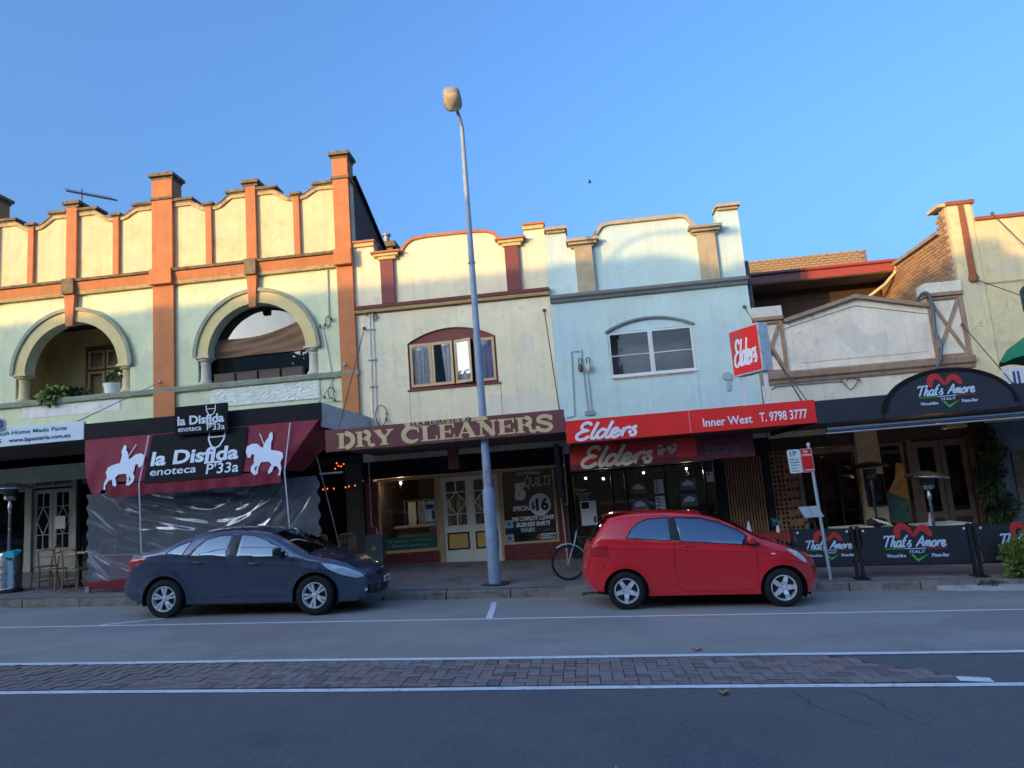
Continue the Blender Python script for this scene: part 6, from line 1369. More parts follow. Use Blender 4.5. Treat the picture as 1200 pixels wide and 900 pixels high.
# birds
bird_m = mat('pigeon_grey', (.05, .045, .045), .8, vary=.4, scale=20)
def pigeon(x, z, rz, lab):
    T = thing('pigeon', lab, 'bird', (x, F - .12, z), 'pigeons resting on the band course')
    MB().ball((0, 0, .085), .085, 1.45, .8, .85, 12, 8).add([(-.10, -.03, .09), (-.10, .03, .09), (-.26, .035, .04), (-.26, -.035, .04), (-.1, 0, .06)], [(0, 1, 2, 3), (0, 3, 4), (1, 4, 2), (4, 3, 2)]).build('body', bird_m, T, smooth='all')
    MB().ball((.12, 0, .175), .042, 1.05, .9, 1, 10, 7).tube([(.07, 0, .11), (.115, 0, .17)], .036, 8).build('head', bird_m, T, smooth='all'); MB().lathe([(.012, 0), (0, .035)], (.165, 0, .165), 6).build('beak', dark, T)
    for s_ in (-1, 1): MB().tube([(.02, s_ * .03, .03), (.02, s_ * .03, 0)], .006, 4).build('leg', terra, T)
    T.location = (x, F - .10, z); T.rotation_euler = (0, 0, rz)
pigeon(-11.10, 8.632, .3, 'pigeon on the band just left of the second orange pier'); pigeon(-14.15, 8.632, 2.9, 'pigeon on the band at the far left between two thin pilasters')
pigeon(-10.25, 8.632, .2, 'pigeon on the band just right of the second orange pier'); pigeon(-8.52, 8.632, 3.2, 'pigeon on the band left of the middle pilaster over the second arch'); pigeon(-7.62, 8.632, .1, 'pigeon on the band right of the middle pilaster over the second arch')
fb_ = thing('flying_bird', 'tiny dark bird flying high in the blue sky right of the lamp post', 'bird', (3.0, 60, 27.6)); MB().ball((3.0, 60, 27.9), .10, 1.6, .8, .8, 8, 5).build('body', bird_m, fb_); 
for s_ in (-1, 1): MB().add([(3.0 - .06, 60, 27.9), (3.0 + .1, 60, 27.9), (3.0 + .05, 60 + s_ * .25, 28.05), (3.0 - .05, 60 + s_ * .42, 27.97)], [(0, 1, 2, 3)]).build('wing', bird_m, fb_)
# plants
def leaf_mat(n, c): return mat(n, c, .6, vary=.5, scale=6, bump=.1)
lf_a = leaf_mat('leaf_yellow_green', (.16, .22, .04)); lf_b = leaf_mat('leaf_green', (.06, .11, .03)); lf_d = leaf_mat('leaf_dark', (.025, .05, .018))
def foliage(parent, c, rx, ry, rz_, n, size, m, name='foliage', droop=0.0, seed=1, shell_=.5):
    rnd = random.Random(seed); b = MB()
    for k in range(n):
        while True:
            p = Vector((rnd.uniform(-1, 1), rnd.uniform(-1, 1), rnd.uniform(-1, 1)))
            if shell_ < p.length < 1: break
        lump = 1 + .18 * math.sin(p.x * 5 + seed) * math.cos(p.z * 6 + p.y * 4)
        q = Vector((c[0] + p.x * rx * lump, c[1] + p.y * ry * lump, c[2] + p.z * rz_ * lump))
        d = (p + Vector((rnd.uniform(-.8, .8), rnd.uniform(-.8, .8), rnd.uniform(-.4, .9) - droop))).normalized(); s_ = size * rnd.uniform(.6, 1.25)
        sd = d.cross(Vector((rnd.uniform(-1, 1), rnd.uniform(-1, 1), rnd.uniform(-1, 1)))).normalized() * s_ * .32; up = d.cross(sd).normalized() * s_ * .12
        b.add([q, q + d * s_ * .5 + sd, q + d * s_ + up * .0 - Vector((0, 0, s_ * droop * .3)), q + d * s_ * .5 - sd, q + d * s_ * .5 + up], [(0, 1, 4), (1, 2, 4), (2, 3, 4), (3, 0, 4)])
    return b.build(name, m, parent)
PB = thing('potted_plant', 'white oval planter with leafy plants on the sill at the right of the left arch', 'plant', (-12.2, F + .12, 5.40))
MB().lathe([(0, 0), (.20, 0), (.24, .22), (.26, .27), (.23, .27), (.21, .24), (0, .24)], (-12.22, F + .12, 5.395), 22).build('planter', white_r, PB, smooth=True)
foliage(PB, (-12.32, F + .12, 5.78), .10, .10, .16, 60, .14, lf_b, seed=2); foliage(PB, (-12.02, F + .12, 5.82), .17, .14, .22, 110, .12, lf_b, seed=3)
P2 = thing('trailing_plant', 'loose trailing plant spilling over the sill at the left of the left arch', 'plant', (-13.7, F, 5.4)); foliage(P2, (-13.85, F + .05, 5.50), .34, .16, .16, 220, .22, lf_a, droop=.5, seed=5, shell_=.1)
P3 = thing('trailing_plant', 'darker clump of plants on the sill in the middle of the left arch', 'plant', (-13.2, F, 5.4)); foliage(P3, (-13.2, F + .08, 5.50), .32, .14, .12, 150, .14, lf_d, droop=.2, seed=6, shell_=.1)
tr_m = mat('planter_box', (.11, .075, .06), .8, vary=.2); w4 = ['leftmost', 'second', 'third', 'rightmost']
for k in range(4):
    x0 = -9.36 + k * .615; T = thing('planter_box', '%s of four brown planter boxes on the sill of the canvas draped arch' % w4[k], 'planter', (x0 + .28, F + .12, 5.395), 'brown planter boxes in the right arch')
    MB().slab(rect(x0, x0 + .56, 5.396, 5.63), [], F + .02, F + .22).build('box', tr_m, T, bevel=.012)
    MB().box(x0 - .01, x0 + .57, F + .01, F + .23, 5.60, 5.635).build('rim', tr_m, T, bevel=.006)
# bush at right edge
BS = thing('bush', 'bright green leafy bush on the footpath edge at the right of the picture', 'bush', (7.62, 13.95, path_z(7.6, 14)))
zb = path_z(7.6, 14); foliage(BS, (7.72, 13.98, zb + .33), .42, .22, .38, 1500, .085, lf_a, seed=8, shell_=.15); foliage(BS, (7.74, 13.98, zb + .30), .36, .18, .34, 500, .08, lf_b, seed=9, shell_=.0)
MB().tube([(7.7, 13.98, zb), (7.7, 13.98, zb + .4)], .02, 6).build('stem', dt, BS)
WD = thing('weed', 'small weeds growing at the foot of the kerb beside the pale concrete apron', 'plant', (6.95, 13.86, road_z(6.9, 13.86))); foliage(WD, (6.95, 13.84, road_z(6.9, 13.86) + .09), .22, .05, .035, 90, .05, lf_b, seed=10, shell_=0, name='leaves')
IV = thing('climbing_ivy', 'dark climbing plant growing up the wall between the restaurant door and the brown board', 'plant', (9.35, 17.7, path_z(9.3, 17.7)))
for k in range(6): foliage(IV, (9.35 + .12 * math.sin(k * 2), 17.75, .35 + k * .40), .30 + .05 * math.sin(k), .16, .30, 320, .11, lf_d if k % 2 else lf_b, seed=20 + k, shell_=.1)
MB().tube([(9.35, 17.85, path_z(9.3, 17.8)), (9.3, 17.85, 1.2), (9.4, 17.85, 2.4)], .025, 6).build('stem', dt, IV)
# green parasol and white box above the restaurant awning at the right edge
UM = thing('parasol', 'green parasol partly visible above the restaurant awning at the right edge', 'umbrella', (9.95, 15.6, 3.24))
b = MB(); n = 8; vs = [(9.95, 15.6, 4.45)]; ns = 40
for ring, (r_, z_) in enumerate(((.55, 4.33), (.95, 4.08), (1.12, 3.80))):
    for k in range(ns): a = 2 * math.pi * k / ns; s_ = 1 - .05 * abs(math.sin(a * n / 2)); vs.append((9.95 + r_ * math.cos(a) * s_, 15.6 + r_ * math.sin(a) * s_, z_ + (.06 if ring == 2 else .02) * abs(math.sin(a * n / 2))))
b.add(vs, [(0, 1 + k, 1 + (k + 1) % ns) for k in range(ns)] + [(1 + r_ * ns + k, 1 + r_ * ns + (k + 1) % ns, 1 + (r_ + 1) * ns + (k + 1) % ns, 1 + (r_ + 1) * ns + k) for r_ in range(2) for k in range(ns)])
b.build('canopy', mat('parasol_green', (.01, .20, .10), .7, vary=.1), UM, smooth='all')
MB().tube([(9.95, 15.6, 3.2), (9.95, 15.6, 4.4)], .025, 8).build('pole', white_p, UM)
WB = thing('white_tub', 'white tub with blue print standing on the restaurant awning beside the arched sign', 'box', (8.62, 14.9, 3.2))
MB().box(8.44, 8.80, 14.8, 15.1, 3.195, 3.60).build('tub', white_p, WB, bevel=.02); 
for x in (8.49, 8.57): MB().box(x, x + .045, 14.795, 14.799, 3.27, 3.52).build('print', navy, WB)

# ================================================================== bicycle, mostly hidden behind the red hatchback
BK = thing('bicycle', 'black bicycle with pale mudguard parked on the footpath behind the rear of the red hatchback', 'bicycle', (.12, 14.85, path_z(.12, 14.85)))
bkm = mat('bike_black', (.012, .012, .014), .35); bks = mat('bike_silver', (.5, .52, .54), .3, metal=.7)
fx, rx_, by = -.42, .66, 14.85
def bz_(x): return path_z(x, by)
def wheel_b(x):
    z = bz_(x) + .34; b = MB(); b.tube([(x + .325 * math.cos(2 * math.pi * k / 36), by, z + .325 * math.sin(2 * math.pi * k / 36)) for k in range(37)], .018, 8, cap=False); W = b.build('wheel', mat('tyre_b%.1f' % x, (.01, .01, .01), .8), BK, smooth='all')
    b = MB(); b.tube([(x + .302 * math.cos(2 * math.pi * k / 36), by, z + .302 * math.sin(2 * math.pi * k / 36)) for k in range(37)], .009, 6, cap=False); b.build('rim', bkm, W, smooth='all')
    MB().lathe([(0, -.03), (.03, -.03), (.03, .03), (0, .03)], (x, by, z), 10, axis='y').build('hub', bks, W)
    b = MB()
    for k in range(20): a = 2 * math.pi * k / 20; b.tube([(x + .02 * math.cos(a + .7), by + (.02 if k % 2 else -.02), z + .02 * math.sin(a + .7)), (x + .30 * math.cos(a), by, z + .30 * math.sin(a))], .0018, 3, cap=False)
    tag(b.build('spokes', bks, W), kind='stuff')
wheel_b(fx); wheel_b(rx_)
P = lambda x, z: (x, by, bz_(fx) + z)
A_, B_, C_, D_ = P(fx, .34), P(-.22, .83), P(.24, .32), P(.28, .80)
b = MB()
for p, q in ((B_, C_), (B_, D_), (C_, D_), (C_, P(rx_, .30)), (D_, P(rx_, .30))): b.tube([p, q], .017, 8)
b.build('frame', bkm, BK, smooth=True); b = MB(); b.tube([P(fx, .34), P(-.26, .74), P(-.20, .95)], .015, 8); b.build('fork', bks, BK, smooth=True)
b = MB(); b.tube(smooth_path([(-.16, by - .28, bz_(fx) + 1.0), (-.20, by - .12, bz_(fx) + .98), (-.20, by, bz_(fx) + .96), (-.20, by + .12, bz_(fx) + .98), (-.16, by + .28, bz_(fx) + 1.0)], 4), .013, 8); b.build('handlebar', bkm, BK, smooth=True)
MB().ball((.30, by, bz_(.3) + .90), .13, 1, .5, .25).build('saddle', bkm, BK, smooth='all'); MB().tube([D_, (.29, by, bz_(.3) + .88)], .013, 8).build('seat_post', bks, BK)
b = MB(); z = bz_(fx) + .34; b.tube([(fx + .37 * math.cos(R(a)), by, z + .37 * math.sin(R(a))) for a in range(20, 125, 8)], .012, 6); b.build('mudguard', bks, BK, smooth=True)
MB().lathe([(0, -.02), (.09, -.02), (.09, -.01), (0, -.01)], (.24, by - .03, bz_(.24) + .32), 16, axis='y').build('chainring', bks, BK)
# ================================================================== cars
def dens(pts, step=.035):
    out = []
    for i in range(len(pts) - 1):
        a, b = Vector(pts[i]), Vector(pts[i + 1]); n = max(1, int((b - a).length / step))
        out += [tuple(a.lerp(b, k / n)) for k in range(n)]
    return out + [tuple(pts[-1])]
tyre_m = mat('tyre', (.012, .012, .013), .85, vary=.2, bump=.3, bscale=90); alloy = mat('alloy', (.74, .76, .80), .3, metal=.25, vary=.06, bump=0); disc_m = mat('brake_disc', (.05, .05, .055), .5, metal=.5)
trimb = mat('black_trim', (.012, .013, .015), .4, vary=.1, bump=.02); chromm = mat('chrome', (.6, .6, .6), .12, metal=1, vary=0, bump=0)
car_glass = glass_mat('car_glass', (.16, .20, .22), 1.6, boost=.20, refl=(.55, .74, .95)); lens_c = mat('lamp_lens_sky_tint', (.62, .72, .84), .18, vary=.25, scale=16, bump=0, coat=1.0)  # lens_c: reflected sky painted as a solid blue-white colour
red_lens = mat('red_lens', (.55, .012, .015), .15, vary=.05, bump=0, coat=.8); amb = mat('silver_reflector', (.75, .8, .86), .3, metal=.2, vary=.35, scale=22, bump=0)
seat_m = mat('seat_grey', (.05, .052, .058), .8)
def seg_d(p, a, b):
    ax, ay = a; bx, by_ = b; dx, dy = bx - ax, by_ - ay; t = max(0, min(1, ((p[0] - ax) * dx + (p[1] - ay) * dy) / (dx * dx + dy * dy + 1e-12))); return math.hypot(p[0] - ax - t * dx, p[1] - ay - t * dy)
def make_car(sp):
    T = thing(sp['name'], sp['label'], 'car', (0, 0, 0))
    segs = sp['segs']; WB = sp['wb']; rw = sp['rw']; ra = sp['ra']; paint = sp['paint']
    outl = []; kinds = []
    for kind, pts in segs:
        q = [tuple(v) for v in smooth_path(pts, 4)] if len(pts) > 2 else pts
        q = dens(q, .05)
        outl += q[:-1]; kinds += [kind] * (len(q) - 1)
    outl.append(segs[-1][1][-1]); n = len(outl)
    xm = sum(p[0] for p in (outl[0], outl[-1])) / 2; xr = min(p[0] for p in outl); xf = max(p[0] for p in outl); L2 = (xf - xr) / 2; xc = (xf + xr) / 2
    Wm = sp['w']; belt = sp['belt']
    def dtop(p): return min(seg_d(p, outl[i], outl[i + 1]) for i in range(n - 1))
    def half(x, z, d=None):
        u = (x - xc) / L2
        pf = 1 - (sp['nose'] * max(0, (u - .55) / .45) ** 2.2 if u > 0 else sp['tail'] * max(0, (-u - .60) / .40) ** 2.4)
        w_ = Wm * pf
        zb = belt(x)
        if z < zb: w_ -= .055 * ((zb - z) / .75) ** 2 - .012 * math.sin(max(0, min(1, (zb - z) / .4)) * math.pi)
        else:
            k = z - zb; w_ -= .38 * k + .15 * k * k
        for ax in (0, WB):                              # flared arches
            r_ = math.hypot(x - ax, z - rw); w_ += .020 * math.exp(-((r_ - ra) / .075) ** 2)
        w_ += .007 * math.exp(-((z - (zb - .15)) / .045) ** 2) - .012 * math.exp(-((z - .38) / .07) ** 2) * max(0, min(1, (x - .45) / .2)) * max(0, min(1, (WB - .45 - x) / .2))
        if d is None: d = dtop((x, z))
        r = sp.get('round', .085)
        if d < r: w_ -= r * .8 * (1 - math.sqrt(max(0, 1 - (1 - d / r) ** 2)))
        return max(.05, w_)
    arches = [[(ax + ra * math.cos(2 * math.pi * k / 48), rw + .0 + ra * math.sin(2 * math.pi * k / 48)) for k in range(48)] for ax in (0, WB)]
    wr = []
    for nm, pl, m_, dp in sp['regions']:
        if nm.startswith('side_window'):
            c_ = Vector((sum(p[0] for p in pl) / len(pl), sum(p[1] for p in pl) / len(pl))); q_ = []
            cc = area2(pl) > 0
            for i in range(len(pl)):
                e0 = (Vector(pl[i]) - Vector(pl[i - 1])).normalized(); e1 = (Vector(pl[(i + 1) % len(pl)]) - Vector(pl[i])).normalized()
                n0 = Vector((e0.y, -e0.x)) * (1 if cc else -1); n1 = Vector((e1.y, -e1.x)) * (1 if cc else -1); nb = (n0 + n1).normalized(); q_.append(tuple(Vector(pl[i]) + nb * (.016 / max(.5, nb.dot(n1)))))
            wr.append(('window_trim', q_, trimb, .002))
    sp['regions'] = wr + sp['regions']
    outer = outl[:]                                     # front bottom .. round to rear bottom, closed along the sill
    sill = dens([outl[-1], (sp['sillx'][1], sp['sillz']), (sp['sillx'][0], sp['sillz']), outl[0]], .06)
    outer = outl + sill[1:-1]
    loops_ = [outer] + arches + [r[1] for r in sp['regions']]
    vs, ed = [], []
    for lp in loops_:
        b0 = len(vs); vs += [Vector(p) for p in lp]; ed += [(b0 + i, b0 + (i + 1) % len(lp)) for i in range(len(lp))]
    seen = set((round(v.x / .009), round(v.y / .009)) for v in vs)
    def addp(p):
        k = (round(p.x / .009), round(p.y / .009))
        if all((k[0] + i, k[1] + j) not in seen for i in (-1, 0, 1) for j in (-1, 0, 1)): seen.add(k); vs.append(p)
    for off in (.012, .03, .055, .085):
        for i in range(1, n - 1):
            t = Vector(outl[i + 1]) - Vector(outl[i - 1]); t.normalize(); nn = Vector((t.y, -t.x)) * (1 if area2(outer) < 0 else -1)
            p = Vector(outl[i]) + nn * off
            if in_poly(p.x, p.y, outer) and dtop(p) > off * .9: addp(p)
    x = xr
    while x < xf:
        z = .1
        while z < 1.6:
            if in_poly(x, z, outer) and dtop((x, z)) > .11 and all(min(math.hypot(x - q[0], z - q[1]) for q in lp) > .02 for lp in loops_[1:]): addp(Vector((x, z)))
            z += .03
        x += .034
    V2, _, F2, *_ = delaunay_2d_cdt(vs, ed, [], 0, 1e-5)
    hv = [half(p.x, p.y) for p in V2]
    groups = {}
    for f in F2:
        cx = sum(V2[i].x for i in f) / 3; cz = sum(V2[i].y for i in f) / 3
        if not in_poly(cx, cz, outer): continue
        if any(math.hypot(cx - ax, cz - rw) < ra for ax in (0, WB)): continue
        g = 'body'
        for nm, pl, m_, dp in sp['regions']:
            if in_poly(cx, cz, pl): g = nm
        groups.setdefault(g, []).append(tuple(f))
    info = {nm: (m_, dp) for nm, pl, m_, dp in sp['regions']}; info['body'] = (paint, 0)
    body_mb = MB()
    def emit(mbd, fl, sgn, dp):
        used = sorted({i for f in fl for i in f}); ix = {a: k for k, a in enumerate(used)}
        mbd.add([(V2[i].x, sgn * (hv[i] - dp), V2[i].y) for i in used], [tuple(ix[i] for i in (f if sgn < 0 else reversed(f))) for f in fl])
    for sgn in (-1, 1): emit(body_mb, groups['body'], sgn, 0)
    # wrap over the top, nose and tail
    NS = 16; edge = [half(*outl[i]) for i in range(n)]
    crown = {'tail': .10, 'rear_glass': .06, 'roof': .045, 'windscreen': .085, 'bonnet': .05, 'nose': .16, 'boot': .035}
    def wp(i, s_):
        a = Vector(outl[max(0, i - 1)]); b_ = Vector(outl[min(n - 1, i + 1)]); t = (b_ - a).normalized(); nn = Vector((-t.y, t.x)) * (1 if area2(outer) < 0 else -1)
        ks = [crown[kinds[min(max(i + o, 0), n - 2)]] for o in (-3, -2, -1, 0, 1, 2, 3)]; c = sum(ks) / 7
        q = Vector(outl[i]) + nn * c * (1 - s_ * s_) * (1 - .15 * s_ * s_)
        return (q.x, edge[i] * s_, q.y)
    grid = [[wp(i, -1 + 2 * j / NS) for j in range(NS + 1)] for i in range(n)]
    gl_parts = {}
    for i in range(n - 1):
        for j in range(NS):
            k = kinds[i]; nm = 'body'
            if k in ('windscreen', 'rear_glass') and 1 <= j < NS - 1 and kinds[max(0, i - 1)] == k and kinds[min(n - 2, i + 1)] == k: nm = k
            if nm == 'body': body_mb.add([grid[i][j], grid[i][j + 1], grid[i + 1][j + 1], grid[i + 1][j]], [(0, 1, 2, 3)])
            else: gl_parts.setdefault(nm, MB()).add([grid[i][j], grid[i][j + 1], grid[i + 1][j + 1], grid[i + 1][j]], [(0, 1, 2, 3)])
    bo = body_mb.build('body', paint, T, smooth=True)
    for nm, mbd in gl_parts.items(): mbd.build(nm, car_glass if nm == 'windscreen' else sp.get('rear_mat', car_glass), T, smooth='all')
    for nm, fl in groups.items():
        if nm == 'body': continue
        m_, dp = info[nm]
        for sgn in (-1, 1):
            q = MB(); emit(q, fl, sgn, dp); lab = nm.split('.')[0]; q.build(lab, m_, T, smooth='all')
            if lab == 'headlight':
                q = MB(); emit(q, fl, sgn, dp + .05); q.build('reflector', amb, T, smooth='all')
    # shut lines lying on the skin
    for ln in sp['lines']:
        for sgn in (-1, 1):
            q = MB(); pts = dens([tuple(v) for v in (smooth_path(ln, 4) if len(ln) > 2 else ln)], .04); hw = .0035; vv = []
            for i, p in enumerate(pts):
                t = (Vector(pts[min(len(pts) - 1, i + 1)]) - Vector(pts[max(0, i - 1)])).normalized(); nn = Vector((-t.y, t.x)) * hw
                for s_ in (-1, 1): vv.append((p[0] + nn.x * s_, sgn * (half(p[0], p[1]) + .0018), p[1] + nn.y * s_))
            q.add(vv, [(2 * i, 2 * i + 1, 2 * i + 3, 2 * i + 2) for i in range(len(pts) - 1)]); q.build('shut_line', trimb, T)
    # underbody, wells, cabin
    u = MB(); u.box(xr + .35, xf - .4, -Wm + .28, Wm - .28, .17, .42); u.build('underbody', trimb, T)
    for nm_, x0_, x1_ in (('rear_valance', xr + .16, xr + .5), ('front_valance', xf - .5, xf - .24)): MB().box(x0_, x1_, -Wm + .42, Wm - .42, .20, .5).build(nm_, trimb, T)
    for ax in (0, WB):
        for sgn in (-1, 1):
            q = MB(); a0 = [(ax + (ra + .01) * math.cos(R(a)), rw + (ra + .01) * math.sin(R(a))) for a in range(-25, 206, 11)]; m = len(a0)
            q.add([(p[0], sgn * (Wm - .02), p[1]) for p in a0] + [(p[0], sgn * (Wm - .34), p[1]) for p in a0], [(i, i + 1, i + 1 + m, i + m) for i in range(m - 1)] + [tuple(range(m, 2 * m))]); q.build('wheel_well', trimb, T)
    fl_z = sp['floor']; MB().box(sp['cab'][0], sp['cab'][1], -Wm + .16, Wm - .16, .40, fl_z).build('cabin_floor', trimb, T)
    for (sx, sy) in sp['seats']:
        s_ = MB(); s_.box(sx - .22, sx + .24, sy - .22, sy + .22, fl_z, fl_z + .18); s_.obox((sx - .27, sy, fl_z + .42), (.06, 0, -.02), (0, .21, 0), (-.05, 0, .28)); so = s_.build('seat', seat_m, T, bevel=.04)
        MB().box(sx - .40, sx - .29, sy - .13, sy + .13, fl_z + .70, fl_z + .86).build('headrest', seat_m, so, bevel=.03)
    d0 = sp['dash']; MB().box(d0, d0 + .45, -Wm + .16, Wm - .16, .60, sp['dashz']).build('dashboard', seat_m, T, bevel=.05)
    q = MB(); c = Vector((d0 - .12, .36, sp['dashz'] + .02)); ux = Vector((-.35, 0, .94)); q.tube([c + ux * .18 * math.cos(2 * math.pi * k / 24) + Vector((0, 1, 0)) * .18 * math.sin(2 * math.pi * k / 24) for k in range(25)], .014, 7, cap=False)
    q.tube([c - Vector((0, .17, 0)), c + Vector((0, .17, 0))], .012, 6).tube([c, c + Vector((.18, 0, -.1))], .03, 8); q.build('steering_wheel', seat_m, T, smooth='all')
    # wheels
    def wheel(ax, sgn):
        yo = sgn * (Wm - .015)
        q = MB(); tw = .19; rr = sp['rim']
        prof = [(rr - .005, 0), (rr + .02, -.008), (rw - .05, -.012), (rw - .018, .0), (rw, .025), (rw, tw - .025), (rw - .018, tw), (rr, tw)]
        q.lathe([(r_, -sgn * h) for r_, h in prof], (ax, yo, rw), 44, axis='y'); W = q.build('wheel', tyre_m, T, smooth=True)
        q = MB(); q.lathe([(r_, -sgn * h) for r_, h in ((rr, 0.0), (rr - .004, -.006), (rr - .016, -.004), (rr - .022, .02), (rr - .03, .12))], (ax, yo, rw), 40, axis='y'); q.build('rim', alloy, W, smooth=True)
        q = MB(); q.lathe([(0, -sgn * .075), (rr - .028, -sgn * .085)], (ax, yo, rw), 30, axis='y'); q.build('brake_disc', disc_m, W)
        def spoke(a, w0, w1, r0=.04, bow=.014):
            q = MB(); ca, sa = math.cos(a), math.sin(a); P_ = []
            for t in (0, .5, 1):
                r_ = r0 + (rr - .018 - r0) * t; w_ = w0 + (w1 - w0) * t; yy = .022 - bow * math.sin(math.pi * t) - .012 * t
                for s_ in (-1, 1): P_.append((ax + ca * r_ - sa * w_ * s_, yo - sgn * yy, rw + sa * r_ + ca * w_ * s_))
                for s_ in (-1, 1): P_.append((ax + ca * r_ - sa * w_ * 1.15 * s_, yo - sgn * (yy + .035), rw + sa * r_ + ca * w_ * 1.15 * s_))
            fs = []
            for k in range(2):
                o = 4 * k; p = 4 * (k + 1); fs += [(o, o + 1, p + 1, p), (o, p, p + 2, o + 2), (o + 1, o + 3, p + 3, p + 1)]
            q.add(P_, fs); q.build('spoke', alloy, W, bevel=0)
        for k in range(5):
            a = 2 * math.pi * k / 5 + sp['spoke0'] + (.4 if ax else 0)
            if sp['twin']:
                spoke(a - .19, .011, .020); spoke(a + .19, .011, .020)
            else: spoke(a, .040, .026, .03, .02)
        q = MB(); q.lathe([(0, -sgn * .014), (.028, -sgn * .014), (.045, -sgn * .018), (.075 if not sp['twin'] else .055, -sgn * .03), (.07, -sgn * .06)], (ax, yo, rw), 24, axis='y'); q.build('hub_cap', alloy, W, smooth=True)
        for k in range(5): a = 2 * math.pi * (k + .5) / 5; MB().ball((ax + .045 * math.cos(a), yo - sgn * .012, rw + .045 * math.sin(a)), .008, seg=6, rings=4).build('wheel_nut', disc_m, W)
    for ax in (0, WB):
        for sgn in (-1, 1): wheel(ax, sgn)
    # mirrors and handles
    mx_, mz = sp['mirror']
    for sgn in (-1, 1):
        yy = half(mx_, mz) ; q = MB(); q.box(mx_ - .055, mx_ + .055, sgn * (yy + .04), sgn * (yy + .21), mz - .03, mz + .10); M_ = q.build('mirror', sp['mirror_mat'], T, smooth='all', bevel=.035)
        q = MB(); q.beam((mx_ + .02, sgn * (yy - .02), mz - .03), (mx_ + .01, sgn * (yy + .10), mz - .01), .05, .03); q.build('stalk', trimb, M_)
        q = MB(); q.beam((mx_ - .0, sgn * (yy + .07), mz - .028), (mx_ - .0, sgn * (yy + .185), mz - .028), .07, .012); q.build('mirror_trim', chromm if sp['twin'] else trimb, M_)
        for hx_, hz in sp['handles']:
            yy2 = half(hx_, hz); q = MB(); q.tube([(hx_ - .10, sgn * (yy2 + .002), hz + .004), (hx_ - .07, sgn * (yy2 + .026), hz + .004), (hx_ + .06, sgn * (yy2 + .026), hz), (hx_ + .09, sgn * (yy2 + .002), hz)], .011, 8); H_ = q.build('door_handle', sp['paint'] if not sp['twin'] else paint, T, smooth='all')
            q = MB(); q.ball((hx_ - .01, sgn * (yy2 - .006), hz - .004), .05, 1.25, .2, .55, 12, 7); q.build('handle_recess', trimb, H_, smooth='all')
    for (bx_, bz2, br) in sp['bowls']:
        for sgn in (-1, 1): MB().ball((bx_, sgn * (half(bx_, bz2) - .001), bz2), br, 1, .22, .8, 12, 7).build('lamp_bowl', amb, T, smooth='all')
    sp['half'] = half; sp['extra'](T, sp, wp, grid, kinds)
    return T
navyp = mat('navy_car_paint', (.080, .108, .165), .30, metal=.6, vary=.0, bump=0, coat=1.0); redpnt = mat('red_car_paint', (.82, .010, .020), .34, metal=0.0, vary=0, bump=0, coat=1.0)

# ---- navy sedan
def sedan_extra(T, sp, wp, grid, kinds):
    half = sp['half']; xf = max(p[0] for r in grid for p in r)
    def front(y, z):                                     # x of nose surface by scanning the grid
        best = None
        for i, k in enumerate(kinds):
            if k != 'nose': continue
            for p in grid[i]:
                d = abs(p[1] - y) + 1.5 * abs(p[2] - z)
                if best is None or d < best[0]: best = (d, p)
        return best[1][0]
    for (y0, y1, z0, z1, nm, m_, pr) in ((-.30, .30, .56, .66, 'upper_grille', trimb, .004), (-.52, .52, .28, .44, 'lower_grille', trimb, .006)):
        q = MB(); N = 12; vv = []
        for j in range(4):
            z = z0 + (z1 - z0) * j / 3
            for i in range(N + 1): y = y0 + (y1 - y0) * i / N; vv.append((front(y, z) + pr, y, z))
        q.add(vv, [(j * (N + 1) + i, j * (N + 1) + i + 1, (j + 1) * (N + 1) + i + 1, (j + 1) * (N + 1) + i) for j in range(3) for i in range(N)]); g = q.build(nm, m_, T, smooth='all')
        for k in range(3): z = z0 + (z1 - z0) * (k + .5) / 3; q = MB(); q.tube([(front(y0 + (y1 - y0) * i / 8, z) + .012, y0 + (y1 - y0) * i / 8, z) for i in range(9)], .007, 5); q.build('grille_bar', disc_m, g)
    q = MB(); x = front(0, .48) + .004; q.box(x, x + .008, -.19, .19, .44, .54); pl = q.build('number_plate', white_p, T, bevel=.003)
    q = MB(); q.box(x + .009, x + .0095, -.15, .15, .465, .515); q.build('plate_digits', mat('plate_ink', (.1, .12, .2), .6, vary=.6, scale=40, bump=0), pl)
    q = MB(); xb = front(0, .68); q.ball((xb + .01, 0, .685), .05, .25, 1.4, .6); q.build('badge', chromm, T, smooth='all')
    for sgn in (-1, 1):
        q = MB(); yy = .60; q.ball((front(sgn * yy, .36) - .025, sgn * (yy), .36), .032, .8, 1.3, .8); q.build('fog_lamp', lens_c, T, smooth='all')
    for a, b_ in (((2.55, -.55, 1.045), (2.25, .05, 1.13)), ((2.62, -.1, 1.06), (2.35, .5, 1.12))): MB().tube([a, b_], .008, 5).build('wiper', trimb, T)
